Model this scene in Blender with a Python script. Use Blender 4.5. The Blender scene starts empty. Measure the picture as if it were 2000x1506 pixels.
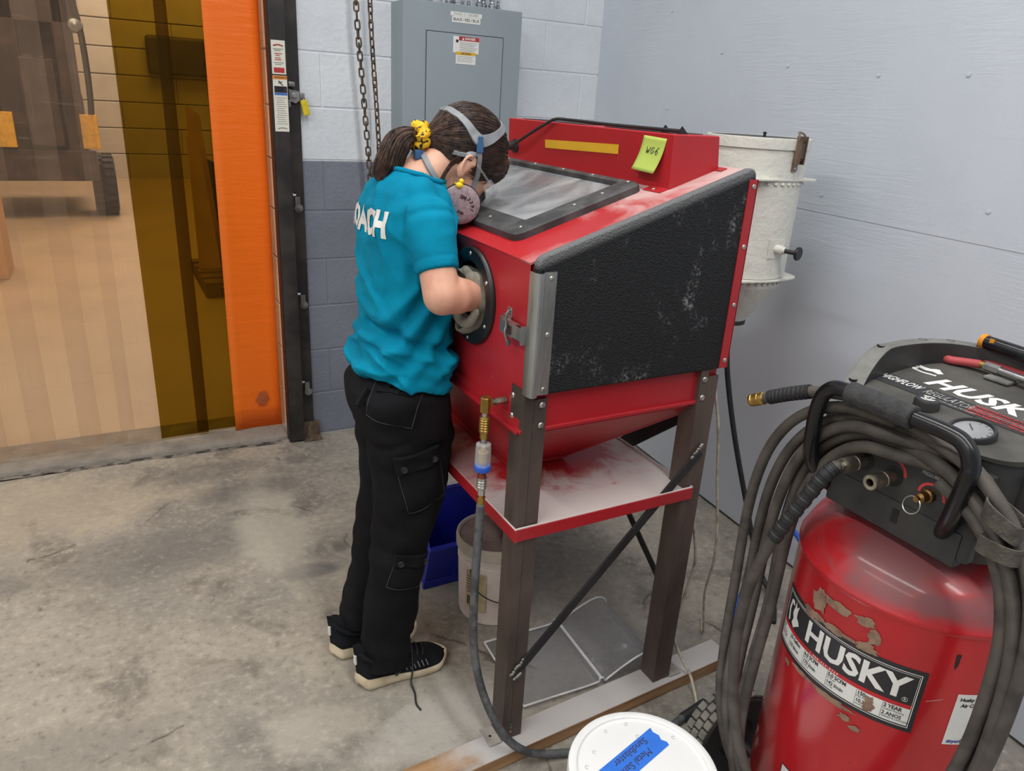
import bpy, bmesh, math, random
from mathutils import Vector, Matrix, noise
from mathutils.bvhtree import BVHTree
random.seed(7)
PI = math.pi
scene = bpy.context.scene
COL = scene.collection

# ---------------------------------------------------------------- camera
cam_d = bpy.data.cameras.new('camera')
cam_d.sensor_fit = 'HORIZONTAL'; cam_d.sensor_width = 36.0; cam_d.lens = 1450.0/2000.0*36.0
cam_d.clip_start = 0.05; cam_d.clip_end = 100
cam = bpy.data.objects.new('camera', cam_d); COL.objects.link(cam)
CAM = Vector((0.0, -3.1518, 1.4923))
RW = ((0.87906966, -0.1232503, 0.46048441), (-0.4733023, -0.3406862, 0.81235327), (0.0567579, -0.93206345, -0.35782155))
cam.matrix_world = Matrix(((RW[0][0], -RW[0][1], -RW[0][2], CAM.x), (RW[1][0], -RW[1][1], -RW[1][2], CAM.y),
                           (RW[2][0], -RW[2][1], -RW[2][2], CAM.z), (0, 0, 0, 1)))
scene.camera = cam

# ---------------------------------------------------------------- world and lights
w = bpy.data.worlds.new('room_ambient'); scene.world = w; w.use_nodes = True
w.node_tree.nodes['Background'].inputs[0].default_value = (0.90, 0.94, 1.0, 1)
w.node_tree.nodes['Background'].inputs[1].default_value = 0.30

def area(name, loc, sx, sy, power, color=(1, 1, 1), rot=(0, 0, 0)):
    d = bpy.data.lights.new(name, 'AREA'); d.shape = 'RECTANGLE'; d.size = sx; d.size_y = sy
    d.energy = power; d.color = color
    o = bpy.data.objects.new(name, d); COL.objects.link(o); o.location = loc; o.rotation_euler = rot
    return o
# rows of ceiling tube fixtures of the workshop
area('tube_light_row', (-1.35, -2.6, 3.5), 0.22, 4.2, 66, (1.0, 0.985, 0.96))
area('tube_light_row', (0.75, -3.1, 3.5), 0.22, 4.2, 66, (1.0, 0.985, 0.96))
area('tube_light_row', (-3.2, -3.0, 3.5), 0.22, 4.2, 40, (1.0, 0.95, 0.88))
# lamps of the hall behind the strip curtain
area('hall_lamp', (-0.6, 4.6, 4.2), 2.2, 2.2, 104, (1.0, 0.80, 0.58))
area('hall_lamp', (-0.2, 1.6, 3.6), 1.2, 1.2, 27, (1.0, 0.78, 0.54))
area('hall_lamp', (1.2, 8.6, 4.2), 2.2, 2.2, 110, (1.0, 0.82, 0.62))

vs = scene.view_settings
vs.view_transform = 'Standard'; vs.look = 'None'; vs.gamma = 1.0; vs.use_curve_mapping = False
vs.exposure = 0.25

# ---------------------------------------------------------------- colour and material helpers
def lin(c):
    c = c/255.0
    return c/12.92 if c <= 0.04045 else ((c+0.055)/1.055)**2.4
def rgb(r, g, b): return (lin(r), lin(g), lin(b), 1.0)
MATS = {}
class NT:
    def __init__(s, m):
        s.t = m.node_tree; s.n = s.t.nodes; s.l = s.t.links
        s.b = s.n['Principled BSDF']; s.out = s.n['Material Output']
    def add(s, k, **kw):
        n = s.n.new(k)
        for a, v in kw.items(): setattr(n, a, v)
        return n
    def link(s, a, b): s.l.new(a, b)
    def coord(s, scale=(1, 1, 1), kind='Object', rot=(0, 0, 0)):
        tc = s.add('ShaderNodeTexCoord'); mp = s.add('ShaderNodeMapping')
        mp.inputs['Scale'].default_value = scale; mp.inputs['Rotation'].default_value = rot
        if kind == 'World':
            g = s.add('ShaderNodeNewGeometry'); s.link(g.outputs['Position'], mp.inputs['Vector'])
        else: s.link(tc.outputs[kind], mp.inputs['Vector'])
        return mp.outputs['Vector']
    def noise(s, vec, scale=5, detail=4, rough=0.55, dist=0.0):
        n = s.add('ShaderNodeTexNoise'); n.inputs['Scale'].default_value = scale
        n.inputs['Detail'].default_value = detail; n.inputs['Roughness'].default_value = rough
        n.inputs['Distortion'].default_value = dist
        s.link(vec, n.inputs['Vector']); return n.outputs['Fac']
    def ramp(s, fac, stops):
        r = s.add('ShaderNodeValToRGB'); e = r.color_ramp.elements
        while len(e) < len(stops): e.new(0.5)
        for i, (p, c) in enumerate(stops):
            e[i].position = p; e[i].color = c if len(c) == 4 else (*c, 1)
        s.link(fac, r.inputs['Fac']); return r.outputs['Color']
    def fac(s, f, a, b):       # remap to 0..1 smooth between a and b
        r = s.add('ShaderNodeMapRange'); r.interpolation_type = 'SMOOTHSTEP'
        r.inputs['From Min'].default_value = a; r.inputs['From Max'].default_value = b
        s.link(f, r.inputs['Value']); return r.outputs['Result']
    def math(s, op, a, b=None):
        m = s.add('ShaderNodeMath', operation=op)
        for i, v in enumerate((a, b)):
            if v is None: continue
            if isinstance(v, (int, float)): m.inputs[i].default_value = v
            else: s.link(v, m.inputs[i])
        return m.outputs[0]
    def mix(s, f, a, b, mode='MIX'):
        m = s.add('ShaderNodeMix', data_type='RGBA', blend_type=mode)
        for k, v in ((0, f), (6, a), (7, b)):
            if isinstance(v, (int, float)): m.inputs[k].default_value = v
            elif isinstance(v, tuple): m.inputs[k].default_value = v
            else: s.link(v, m.inputs[k])
        return m.outputs[2]
    def sep(s, vec):
        x = s.add('ShaderNodeSeparateXYZ'); s.link(vec, x.inputs[0]); return x.outputs
    def bump(s, h, strength=0.3, dist=0.01):
        b = s.add('ShaderNodeBump'); b.inputs['Strength'].default_value = strength; b.inputs['Distance'].default_value = dist
        s.link(h, b.inputs['Height']); s.link(b.outputs['Normal'], s.b.inputs['Normal'])
def newmat(name, col, rough=0.5, metal=0.0, spec=None):
    m = bpy.data.materials.new(name); m.use_nodes = True; k = NT(m)
    k.b.inputs['Base Color'].default_value = col; k.b.inputs['Roughness'].default_value = rough
    k.b.inputs['Metallic'].default_value = metal
    if spec is not None: k.b.inputs['Specular IOR Level'].default_value = spec
    m.diffuse_color = col; MATS[name] = m
    return m, k
def grained(name, col, rough=0.5, metal=0.0, var=0.12, scale=14, bump=0.0, bscale=60, bdist=0.004, col2=None, spec=None, stretch=(1, 1, 1), lo=0.35, hi=0.7):
    """plain colour with a soft noise variation and optional fine relief"""
    m, k = newmat(name, col, rough, metal, spec)
    v = k.coord(stretch, 'World')
    f = k.noise(v, scale, 5)
    c2 = col2 if col2 else tuple(x*(1-var*2.2) for x in col[:3])+(1,)
    k.link(k.mix(k.fac(f, lo, hi), col, c2), k.b.inputs['Base Color'])
    if bump: k.bump(k.noise(v, bscale, 3), bump, bdist)
    return m

# ---------------------------------------------------------------- mesh helpers
class MB:
    """collects verts and faces, in world coordinates"""
    def __init__(s): s.v = []; s.f = []
    def add(s, vs_, fs):
        o = len(s.v); s.v += [tuple(p) for p in vs_]; s.f += [tuple(i+o for i in f) for f in fs]; return s
    def bm(s, bm):
        bm.verts.index_update(); s.add([v.co.copy() for v in bm.verts], [[v.index for v in f.verts] for f in bm.faces]); bm.free(); return s
    def box(s, lo, hi, bev=0.0, seg=2, M=None):
        bm = bmesh.new(); bmesh.ops.create_cube(bm, size=1.0)
        c = [(lo[i]+hi[i])/2 for i in range(3)]; d = [max(1e-5, hi[i]-lo[i]) for i in range(3)]
        for v in bm.verts: v.co = Vector((v.co.x*d[0]+c[0], v.co.y*d[1]+c[1], v.co.z*d[2]+c[2]))
        if bev: bmesh.ops.bevel(bm, geom=bm.edges[:], offset=bev, segments=seg, profile=0.5, affect='EDGES')
        if M is not None: bmesh.ops.transform(bm, matrix=M, verts=bm.verts)
        return s.bm(bm)
    def prism(s, pts, depth, bev=0.0, seg=2):
        """closed 3D polygon (list of Vector, flat) extruded along the vector depth"""
        bm = bmesh.new(); depth = Vector(depth)
        a = [bm.verts.new(Vector(p)) for p in pts]; b = [bm.verts.new(Vector(p)+depth) for p in pts]
        n = len(a); bm.faces.new(a); bm.faces.new(b[::-1])
        for i in range(n): bm.faces.new((a[i], b[i], b[(i+1) % n], a[(i+1) % n]))
        bmesh.ops.recalc_face_normals(bm, faces=bm.faces)
        if bev: bmesh.ops.bevel(bm, geom=bm.edges[:], offset=bev, segments=seg, profile=0.5, affect='EDGES')
        return s.bm(bm)
    def tube(s, path, r, n=10, closed=False, caps=True, rfun=None):
        path = [Vector(p) for p in path]; m = len(path)
        T = []
        for i in range(m):
            if closed: t = path[(i+1) % m]-path[i-1]
            else: t = path[min(i+1, m-1)]-path[max(i-1, 0)]
            T.append(t.normalized() if t.length > 1e-9 else Vector((0, 0, 1)))
        ref = Vector((0, 0, 1)) if abs(T[0].z) < 0.9 else Vector((1, 0, 0))
        N = (ref-T[0]*ref.dot(T[0])).normalized(); vs_ = []
        for i in range(m):
            N = (N-T[i]*N.dot(T[i])); N = N.normalized() if N.length > 1e-6 else T[i].orthogonal().normalized()
            B = T[i].cross(N); rr = rfun(i/(m-1 if m > 1 else 1)) if rfun else r
            for j in range(n):
                a = 2*PI*j/n; vs_.append(path[i]+(N*math.cos(a)+B*math.sin(a))*rr)
        fs = []
        for i in range(m if closed else m-1):
            for j in range(n):
                i2 = (i+1) % m; fs.append((i*n+j, i*n+(j+1) % n, i2*n+(j+1) % n, i2*n+j))
        if caps and not closed: fs += [tuple(range(n))[::-1], tuple((m-1)*n+j for j in range(n))]
        return s.add(vs_, fs)
    def lathe(s, prof, c=(0, 0, 0), n=48, axis='z', M=None, a0=0, a1=2*PI, caps=True):
        """prof: (radius, height) from bottom to top; closed rings"""
        full = abs(a1-a0-2*PI) < 1e-6; k = n if full else n+1; vs_ = []
        if len(prof) > 3 and prof[0][0] > 1e-6 and abs(prof[0][0]-prof[-1][0]) < 0.0012: prof = list(prof)+[prof[0]]; caps = False
        for (r, h) in prof:
            for j in range(k):
                a = a0+(a1-a0)*j/n; p = (r*math.cos(a), r*math.sin(a), h)
                if axis == 'x': p = (h, p[0], p[1])
                if axis == 'y': p = (p[1], h, p[0])
                p = Vector(p)
                if M is not None: p = M @ p
                vs_.append(p+Vector(c))
        fs = []
        for i in range(len(prof)-1):
            for j in range(n):
                j2 = (j+1) % k if full else j+1; fs.append((i*k+j, i*k+j2, (i+1)*k+j2, (i+1)*k+j))
        if full and caps:
            if prof[0][0] > 1e-6: fs.append(tuple(range(k))[::-1])
            if prof[-1][0] > 1e-6: fs.append(tuple((len(prof)-1)*k+j for j in range(k)))
        return s.add(vs_, fs)
    def loft(s, rings, cap=True, closed=True):
        n = len(rings[0]); vs_ = [p for r in rings for p in r]; fs = []
        for i in range(len(rings)-1):
            for j in range(n if closed else n-1):
                j2 = (j+1) % n; fs.append((i*n+j, i*n+j2, (i+1)*n+j2, (i+1)*n+j))
        if cap and closed: fs += [tuple(range(n))[::-1], tuple((len(rings)-1)*n+j for j in range(n))]
        return s.add(vs_, fs)
    def sphere(s, c, r, M=None, nu=20, nv=12):
        if isinstance(r, (int, float)): r = (r, r, r)
        bm = bmesh.new(); bmesh.ops.create_uvsphere(bm, u_segments=nu, v_segments=nv, radius=1.0)
        for v in bm.verts:
            p = Vector((v.co.x*r[0], v.co.y*r[1], v.co.z*r[2]))
            if M is not None: p = M @ p
            v.co = p+Vector(c)
        return s.bm(bm)
    def capsule(s, a, b, ra, rb, n=16, k=5):
        a = Vector(a); b = Vector(b); d = (b-a).normalized(); path = []; rad = []
        for i in range(k+1):
            t = i/k*PI/2; path.append(a-d*ra*math.cos(t)); rad.append(max(1e-4, ra*math.sin(t)))
        for i in range(k+1):
            t = i/k*PI/2; path.append(b+d*rb*math.sin(t)); rad.append(max(1e-4, rb*math.cos(t)))
        N = d.orthogonal().normalized(); B = d.cross(N)
        rings = [[p+(N*math.cos(2*PI*j/n)+B*math.sin(2*PI*j/n))*r for j in range(n)] for p, r in zip(path, rad)]
        return s.loft(rings)
    def grid(s, P):
        """P[i][j] points"""
        n = len(P[0]); return s.add([p for r in P for p in r], [(i*n+j, i*n+j+1, (i+1)*n+j+1, (i+1)*n+j) for i in range(len(P)-1) for j in range(n-1)])
    def screw(s, c, nrm, r=0.005, h=0.0025):
        nrm = Vector(nrm).normalized(); M = nrm.to_track_quat('Z', 'Y').to_matrix()
        return s.lathe([(r, 0), (r, h*0.35), (r*0.8, h*0.8), (r*0.35, h), (r*0.33, h*0.55), (0, h*0.5)], c, 10, M=M)
    def xf(s, f): s.v = [tuple(f(Vector(p))) for p in s.v]; return s

ORG = {}
def root_org(p):
    while p is not None:
        if p.name in ORG: return ORG[p.name]
        p = p.parent
    return Vector((0, 0, 0))
def obj(name, mb, mat, parent=None, smooth=35, org=None):
    me = bpy.data.meshes.new(name)
    o_ = root_org(parent) if parent is not None else (Vector(org) if org is not None else Vector((0, 0, 0)))
    vv = [(p[0]-o_.x, p[1]-o_.y, p[2]-o_.z) for p in mb.v]
    me.from_pydata(vv, [], mb.f); me.validate(); me.update()
    bm = bmesh.new(); bm.from_mesh(me); bmesh.ops.recalc_face_normals(bm, faces=bm.faces); bm.to_mesh(me); bm.free()
    if smooth:
        me.shade_smooth()
        if smooth < 180: me.set_sharp_from_angle(angle=math.radians(smooth))
    if mat is not None: me.materials.append(MATS[mat])
    o = bpy.data.objects.new(name, me); COL.objects.link(o)
    if smooth and smooth < 180 and len(mb.f) < 3000:
        wn = o.modifiers.new('face_normals', 'WEIGHTED_NORMAL'); wn.keep_sharp = True
    if parent is not None: o.parent = parent
    elif org is not None: o.location = o_; ORG[o.name] = o_
    return o
def tag(o, label=None, cat=None, group=None, kind=None):
    if label: o['label'] = label
    if cat: o['category'] = cat
    if group: o['group'] = group
    if kind: o['kind'] = kind
    return o
def thing(name, label, cat, loc=(0, 0, 0), group=None):
    o = bpy.data.objects.new(name, None); COL.objects.link(o); o.empty_display_size = 0.05
    o.location = loc; ORG[o.name] = Vector(loc); tag(o, label, cat, group); return o
def struct(name, mb, mat, parent=None, label=None, smooth=30):
    o = obj(name, mb, mat, parent, smooth)
    if parent is None: o['kind'] = 'structure'
    if label: o['label'] = label
    return o
def spline(pts, k=8, closed=False):
    """Catmull-Rom through the points"""
    P = [Vector(p) for p in pts]; n = len(P); out = []
    for i in range(n if closed else n-1):
        if closed: a, b, c, d = P[i-1], P[i], P[(i+1) % n], P[(i+2) % n]
        else: a, b, c, d = P[max(i-1, 0)], P[i], P[i+1], P[min(i+2, n-1)]
        for j in range(k):
            t = j/k; out.append(0.5*((2*b)+(c-a)*t+(2*a-5*b+4*c-d)*t*t+(3*b-a-3*c+d)*t*t*t))
    if not closed: out.append(P[-1].copy())
    return out
def text_mb(txt, size, bold=0.0, shear=0.0, align='CENTER', spacing=1.0, maxedge=None, sx=1.0):
    """flat text as an MB in the XY plane, centred on the origin when align is CENTER"""
    c = bpy.data.curves.new('t', 'FONT'); c.body = txt; c.size = size; c.align_x = align; c.align_y = 'CENTER'
    c.offset = bold; c.shear = shear; c.space_character = spacing; c.resolution_u = 2; c.fill_mode = 'FRONT'
    o = bpy.data.objects.new('t', c); COL.objects.link(o)
    dg = bpy.context.evaluated_depsgraph_get(); me = bpy.data.meshes.new_from_object(o.evaluated_get(dg))
    bm = bmesh.new(); bm.from_mesh(me); bmesh.ops.remove_doubles(bm, verts=bm.verts, dist=1e-6)
    if maxedge:
        bmesh.ops.triangulate(bm, faces=bm.faces)
        for _ in range(5):
            e = [x for x in bm.edges if x.calc_length() > maxedge]
            if not e: break
            bmesh.ops.subdivide_edges(bm, edges=e, cuts=1, use_grid_fill=False)
            bmesh.ops.triangulate(bm, faces=bm.faces)
    mb = MB().bm(bm); bpy.data.objects.remove(o); bpy.data.curves.remove(c); bpy.data.meshes.remove(me)
    if sx != 1.0: mb.xf(lambda p: Vector((p.x*sx, p.y, p.z)))
    return mb
def place(mb, o, u, v, off=0.0):
    """flat XY drawing onto the plane at o spanned by u (text right) and v (text up)"""
    o = Vector(o); u = Vector(u).normalized(); v = Vector(v); v = (v-u*v.dot(u)).normalized(); n = u.cross(v)
    return mb.xf(lambda p: o+u*p.x+v*p.y+n*(p.z+off))
def rect_mb(w_, h_, t=0.0006, cx=0, cy=0, nx=1, ny=1):
    m = MB(); m.box((cx-w_/2, cy-h_/2, -t), (cx+w_/2, cy+h_/2, 0)); return m
def remeshed(mb, voxel, smooth_it=3, smooth_f=0.5):
    """one continuous surface from overlapping closed pieces"""
    me = bpy.data.meshes.new('r'); me.from_pydata(mb.v, [], mb.f); me.update()
    bm = bmesh.new(); bm.from_mesh(me); bmesh.ops.recalc_face_normals(bm, faces=bm.faces); bm.to_mesh(me); bm.free()
    o = bpy.data.objects.new('r', me); COL.objects.link(o)
    r = o.modifiers.new('r', 'REMESH'); r.mode = 'VOXEL'; r.voxel_size = voxel; r.adaptivity = 0
    if smooth_it:
        s = o.modifiers.new('s', 'SMOOTH'); s.iterations = smooth_it; s.factor = smooth_f
    dg = bpy.context.evaluated_depsgraph_get(); ev = bpy.data.meshes.new_from_object(o.evaluated_get(dg))
    out = MB(); out.v = [tuple(v.co) for v in ev.vertices]; out.f = [tuple(p.vertices) for p in ev.polygons]
    bpy.data.objects.remove(o); bpy.data.meshes.remove(me); bpy.data.meshes.remove(ev)
    return out
def normals(mb):
    N = [Vector((0, 0, 0)) for _ in mb.v]; V = [Vector(p) for p in mb.v]
    for f in mb.f:
        n = (V[f[2]]-V[f[0]]).cross(V[f[-1]]-V[f[1]]) if len(f) > 3 else (V[f[1]]-V[f[0]]).cross(V[f[2]]-V[f[0]])
        for i in f: N[i] += n
    return [n.normalized() if n.length > 0 else n for n in N]
def displace(mb, fun):
    N = normals(mb); mb.v = [tuple(Vector(p)+n*fun(Vector(p), n)) for p, n in zip(mb.v, N)]; return mb
def sstep(x, a, b):
    t = min(1, max(0, (x-a)/(b-a))); return t*t*(3-2*t)
def gauss(x, s): return math.exp(-(x/s)**2)
class Surf:
    """projects drawings on a mesh"""
    def __init__(s, mb): s.t = BVHTree.FromPolygons([Vector(p) for p in mb.v], mb.f)
    def ray(s, o, d, dist=2.0):
        h = s.t.ray_cast(Vector(o), Vector(d).normalized(), dist); return (h[0], h[1]) if h[0] is not None else (None, None)
    def near(s, p):
        h = s.t.find_nearest(Vector(p)); return h[0], h[1]
    def patch(s, o, u, v, w_, h_, nx, ny, t, d, shape=None, bulge=None):
        """rectangle centred at o, cast along d onto the surface, raised by t"""
        o = Vector(o); u = Vector(u).normalized(); v = Vector(v).normalized(); d = Vector(d).normalized(); P = []; Q = []
        last = None
        for i in range(ny+1):
            r = []; q = []
            for j in range(nx+1):
                a = j/nx-0.5; b = i/ny-0.5
                if shape: a, b = shape(a, b)
                p = o+u*(a*w_)+v*(b*h_); hp, hn = s.ray(p-d*0.5, d)
                if hp is None: hp, hn = s.near(p)
                tt = t+(bulge(a, b) if bulge else 0)
                r.append(hp-d*tt); q.append(hp+d*0.004)
            P.append(r); Q.append(q)
        mb = MB(); mb.grid(P)
        # skirt so that the patch has thickness
        ring = [(0, j) for j in range(nx+1)]+[(i, nx) for i in range(1, ny+1)]+[(ny, j) for j in range(nx-1, -1, -1)]+[(i, 0) for i in range(ny-1, 0, -1)]
        k = len(ring); mb.add([P[i][j] for i, j in ring]+[Q[i][j] for i, j in ring], [(a, (a+1) % k, k+(a+1) % k, k+a) for a in range(k)])
        return mb
    def drape(s, mb, d, t):
        """cast every vertex along d"""
        d = Vector(d).normalized()
        def f(p):
            h, n = s.ray(p-d*0.5, d)
            if h is None: h, n = s.near(p)
            return h-d*t
        return mb.xf(f)
# ================================================================ materials of the setting
def mk_floor():
    m, k = newmat('concrete', rgb(168, 161, 150), 0.82)
    v = k.coord((1, 1, 1), 'World')
    big = k.noise(v, 1.1, 4, 0.55, 0.4); mid = k.noise(v, 4.2, 6, 0.62, 0.6); fine = k.noise(v, 38, 6, 0.7)
    c = k.mix(k.fac(big, 0.38, 0.66), rgb(156, 149, 137), rgb(132, 128, 121))
    c = k.mix(k.math('MULTIPLY', k.fac(mid, 0.50, 0.70), 0.62), c, rgb(84, 79, 72))
    c = k.mix(k.math('MULTIPLY', k.fac(mid, 0.48, 0.30), 0.38), c, rgb(184, 176, 160))
    c = k.mix(k.math('MULTIPLY', k.fac(fine, 0.50, 0.70), 0.55), c, rgb(186, 178, 164))
    c = k.mix(k.math('MULTIPLY', k.fac(fine, 0.48, 0.30), 0.60), c, rgb(104, 96, 88))
    sp = k.sep(v)
    # black scuffs, oil marks and a broad dark patch under the cabinet, each an ellipse broken up by noise
    for (x, y, rx, ry, s) in ((0.42, -0.42, 0.24, 0.10, 0.6), (0.47, -1.04, 0.11, 0.05, 0.75), (0.60, -0.94, 0.05, 0.05, 0.8), (0.58, -1.28, 0.10, 0.04, 0.8), (0.0, -0.75, 0.42, 0.18, 0.4),
                              (0.26, -0.20, 0.30, 0.09, 0.42), (-0.25, -1.55, 0.3, 0.12, 0.3), (0.62, -0.22, 0.08, 0.07, 0.6), (-0.55, -0.75, 0.3, 0.1, 0.3), (1.02, -1.35, 0.5, 0.25, 0.35)):
        dx = k.math('DIVIDE', k.math('SUBTRACT', sp[0], x), rx); dy = k.math('DIVIDE', k.math('SUBTRACT', sp[1], y), ry)
        d = k.math('ADD', k.math('MULTIPLY', dx, dx), k.math('MULTIPLY', dy, dy))
        d = k.math('ADD', d, k.math('MULTIPLY', k.math('SUBTRACT', mid, 0.5), 4.0))
        c = k.mix(k.math('MULTIPLY', k.fac(d, 1.1, 0.1), s), c, rgb(82, 80, 80))
    # pale patches: worn streak towards the cabinet, spilt blasting media, tan area by the curtain
    for (x, y, rx, ry, s, col) in ((0.42, -0.72, 0.14, 0.42, 0.5, rgb(186, 181, 168)), (0.30, -1.72, 0.18, 0.10, 0.4, rgb(186, 180, 167)), (0.60, -1.83, 0.22, 0.10, 0.5, rgb(184, 180, 173)), (1.0, -2.25, 0.75, 0.22, 0.55, rgb(172, 171, 168)),
                              (-0.45, -0.30, 0.7, 0.28, 0.45, rgb(176, 163, 142)), (-0.3, -2.3, 0.5, 0.3, 0.35, rgb(180, 172, 154)), (1.05, -1.75, 0.4, 0.16, 0.4, rgb(160, 158, 155))):
        dx = k.math('DIVIDE', k.math('SUBTRACT', sp[0], x), rx); dy = k.math('DIVIDE', k.math('SUBTRACT', sp[1], y), ry)
        d = k.math('ADD', k.math('MULTIPLY', dx, dx), k.math('MULTIPLY', dy, dy))
        d = k.math('ADD', d, k.math('MULTIPLY', k.math('SUBTRACT', mid, 0.5), 3.0))
        c = k.mix(k.math('MULTIPLY', k.fac(d, 1.2, 0.1), s), c, col)
    # hairline cracks
    vo = k.add('ShaderNodeTexVoronoi', feature='DISTANCE_TO_EDGE'); vo.inputs['Scale'].default_value = 0.9
    wv = k.add('ShaderNodeMixRGB', blend_type='ADD'); wv.inputs[0].default_value = 0.22
    nz = k.add('ShaderNodeTexNoise'); nz.inputs['Scale'].default_value = 3.0; nz.inputs['Detail'].default_value = 6; k.link(v, nz.inputs['Vector'])
    k.link(v, wv.inputs[1]); k.link(nz.outputs['Color'], wv.inputs[2]); k.link(wv.outputs[0], vo.inputs['Vector'])
    c = k.mix(k.math('MULTIPLY', k.fac(vo.outputs['Distance'], 0.006, 0.001), k.fac(mid, 0.5, 0.62)), c, rgb(96, 88, 80))
    k.link(c, k.b.inputs['Base Color'])
    h = k.math('ADD', k.math('MULTIPLY', fine, 0.5), k.noise(v, 120, 3))
    k.bump(h, 0.35, 0.004)
mk_floor()
def mk_block(name, col, col2):
    m, k = newmat(name, col, 0.6)
    v = k.coord((1, 1, 1), 'World')
    f = k.noise(v, 3.0, 5); c = k.mix(k.fac(f, 0.35, 0.7), col, col2)
    s = k.noise(v, 42, 3); c = k.mix(k.math('MULTIPLY', k.fac(s, 0.70, 0.78), 0.35), c, rgb(120, 118, 115))
    k.link(c, k.b.inputs['Base Color'])
    k.bump(k.math('ADD', k.noise(v, 55, 4), k.math('MULTIPLY', k.noise(v, 14, 3), 0.8)), 0.45, 0.006)
mk_block('block_white', rgb(222, 227, 232), rgb(210, 216, 223))
mk_block('block_grey', rgb(124, 129, 142), rgb(115, 120, 133))
mk_block('block_tan_lit', rgb(214, 180, 150), rgb(190, 160, 136))  # jamb blocks: tan tint of the warm light put into the colour
def mk_ply():
    m, k = newmat('painted_plywood', rgb(184, 191, 207), 0.55)
    v = k.coord((1, 1, 1), 'World'); vg = k.coord((2.0, 2.2, 34.0), 'World')
    f = k.noise(v, 1.6, 4); c = k.mix(k.fac(f, 0.3, 0.7), rgb(202, 209, 218), rgb(193, 201, 211))
    k.link(c, k.b.inputs['Base Color'])
    g = k.noise(vg, 2.6, 6, 0.65, 0.9); mask = k.fac(k.noise(v, 1.9, 3), 0.46, 0.62)
    k.bump(k.math('ADD', k.math('MULTIPLY', g, mask), k.math('MULTIPLY', k.noise(v, 90, 3), 0.25)), 0.34, 0.005)
mk_ply()
grained('ceiling_paint', rgb(205, 205, 205), 0.8)
grained('sill_concrete', rgb(142, 134, 124), 0.9, var=0.14, scale=9, bump=0.6, bscale=45, bdist=0.01)
grained('hall_floor', rgb(188, 160, 128), 0.5, var=0.06, scale=1.5)
grained('siding', rgb(200, 186, 165), 0.6, var=0.05, scale=3)
grained('siding_gap', rgb(110, 98, 84), 0.8)
grained('plug_grey', rgb(150, 152, 156), 0.6)

# ================================================================ floor, walls, ceiling
struct('floor', MB().box((-4.2, -6.2, -0.12), (2.4, 0.0, 0.0)), 'concrete')
# raised sill under the strip curtain with a broken front edge
sl = MB(); n = 60; front = []; 
for i in range(n+1):
    x = -1.6+2.36*i/n; f = 0.032-0.05*(x+0.47)/1.09+0.012*noise.noise(Vector((x*9, 1, 0)))+0.006*noise.noise(Vector((x*31, 5, 0)))
    if x > 0.645: f = max(f, 0.0)
    front.append((x, f))
top = []
for (x, f) in front:
    z = 0.022+0.004*noise.noise(Vector((x*14, 2, 0)))
    ys = (f, f+0.006, f+0.016, f+0.05, 0.10, 0.30)
    top.append([Vector((x, ys[0], -0.02)), Vector((x, ys[1], z*0.55)), Vector((x, ys[2], z)), Vector((x, ys[3], z+0.004)), Vector((x, ys[4], z+0.010)), Vector((x, ys[5], 0.016))])
sl.grid(top); struct('trim_1', sl, 'sill_concrete', label='worn concrete door sill under the strip curtain', smooth=60)
cr = MB(); L = [Vector((x, f-0.020-0.012*abs(noise.noise(Vector((x*20, 9, 0)))), 0.001)) for x, f in front if x < 0.62]
R_ = [Vector((x, f+0.004, 0.0018)) for x, f in front if x < 0.62]; cr.grid([L, R_])
grained('crack_dark', rgb(58, 56, 54), 0.95, var=0.3, scale=18, col2=rgb(128, 122, 114), lo=0.42, hi=0.58); obj('crack', cr, 'crack_dark', bpy.data.objects['trim_1'])

BW, BH = 0.4064, 0.2032
wall_back = struct('wall_back', MB().box((0.650, 0.0030, 0.0), (2.32, 0.195, 3.25)), 'block_white', label='painted concrete block wall, white above and grey below')
tag(wall_back, kind='structure')
bl_mesh = {}
def block(x0, x1, row):
    wdt = round(x1-x0-0.006, 4); key = (wdt, row < 6)
    if key not in bl_mesh:
        m = MB().box((-wdt/2, 0, -BH/2+0.003), (wdt/2, 0.2, BH/2-0.003), 0.0024, 1)
        o = obj('block', m, 'block_grey' if row < 6 else 'block_white', wall_back, 0); bl_mesh[key] = o.data
    else:
        o = bpy.data.objects.new('block', bl_mesh[key]); COL.objects.link(o); o.parent = wall_back
    o.location = ((x0+x1)/2, random.uniform(-0.0002, 0.0002), (row+0.5)*BH)
for row in range(16):
    off = 0.8372 if row % 2 == 1 else 1.0404
    xs = [off+BW*i for i in range(-1, 5)]
    edges = [0.644]+[x for x in xs if 0.70 < x < 2.22]+[2.30]
    for a, b in zip(edges[:-1], edges[1:]): block(a, b, row)
# grey paint of the mortar joints in the lower part
struct('mortar', MB().box((0.652, 0.0022, 0.0), (2.32, 0.0034, 6*BH-0.002)), 'block_grey', wall_back)
# block ends of the door jamb, warm light painted into their colour
jm = MB()
for row in range(16): jm.box((0.6425, 0.003, row*BH+0.004), (0.648, 0.198, (row+1)*BH-0.004), 0.002)
struct('jamb_face', jm, 'block_tan_lit', wall_back)['kind'] = 'stuff'

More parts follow.
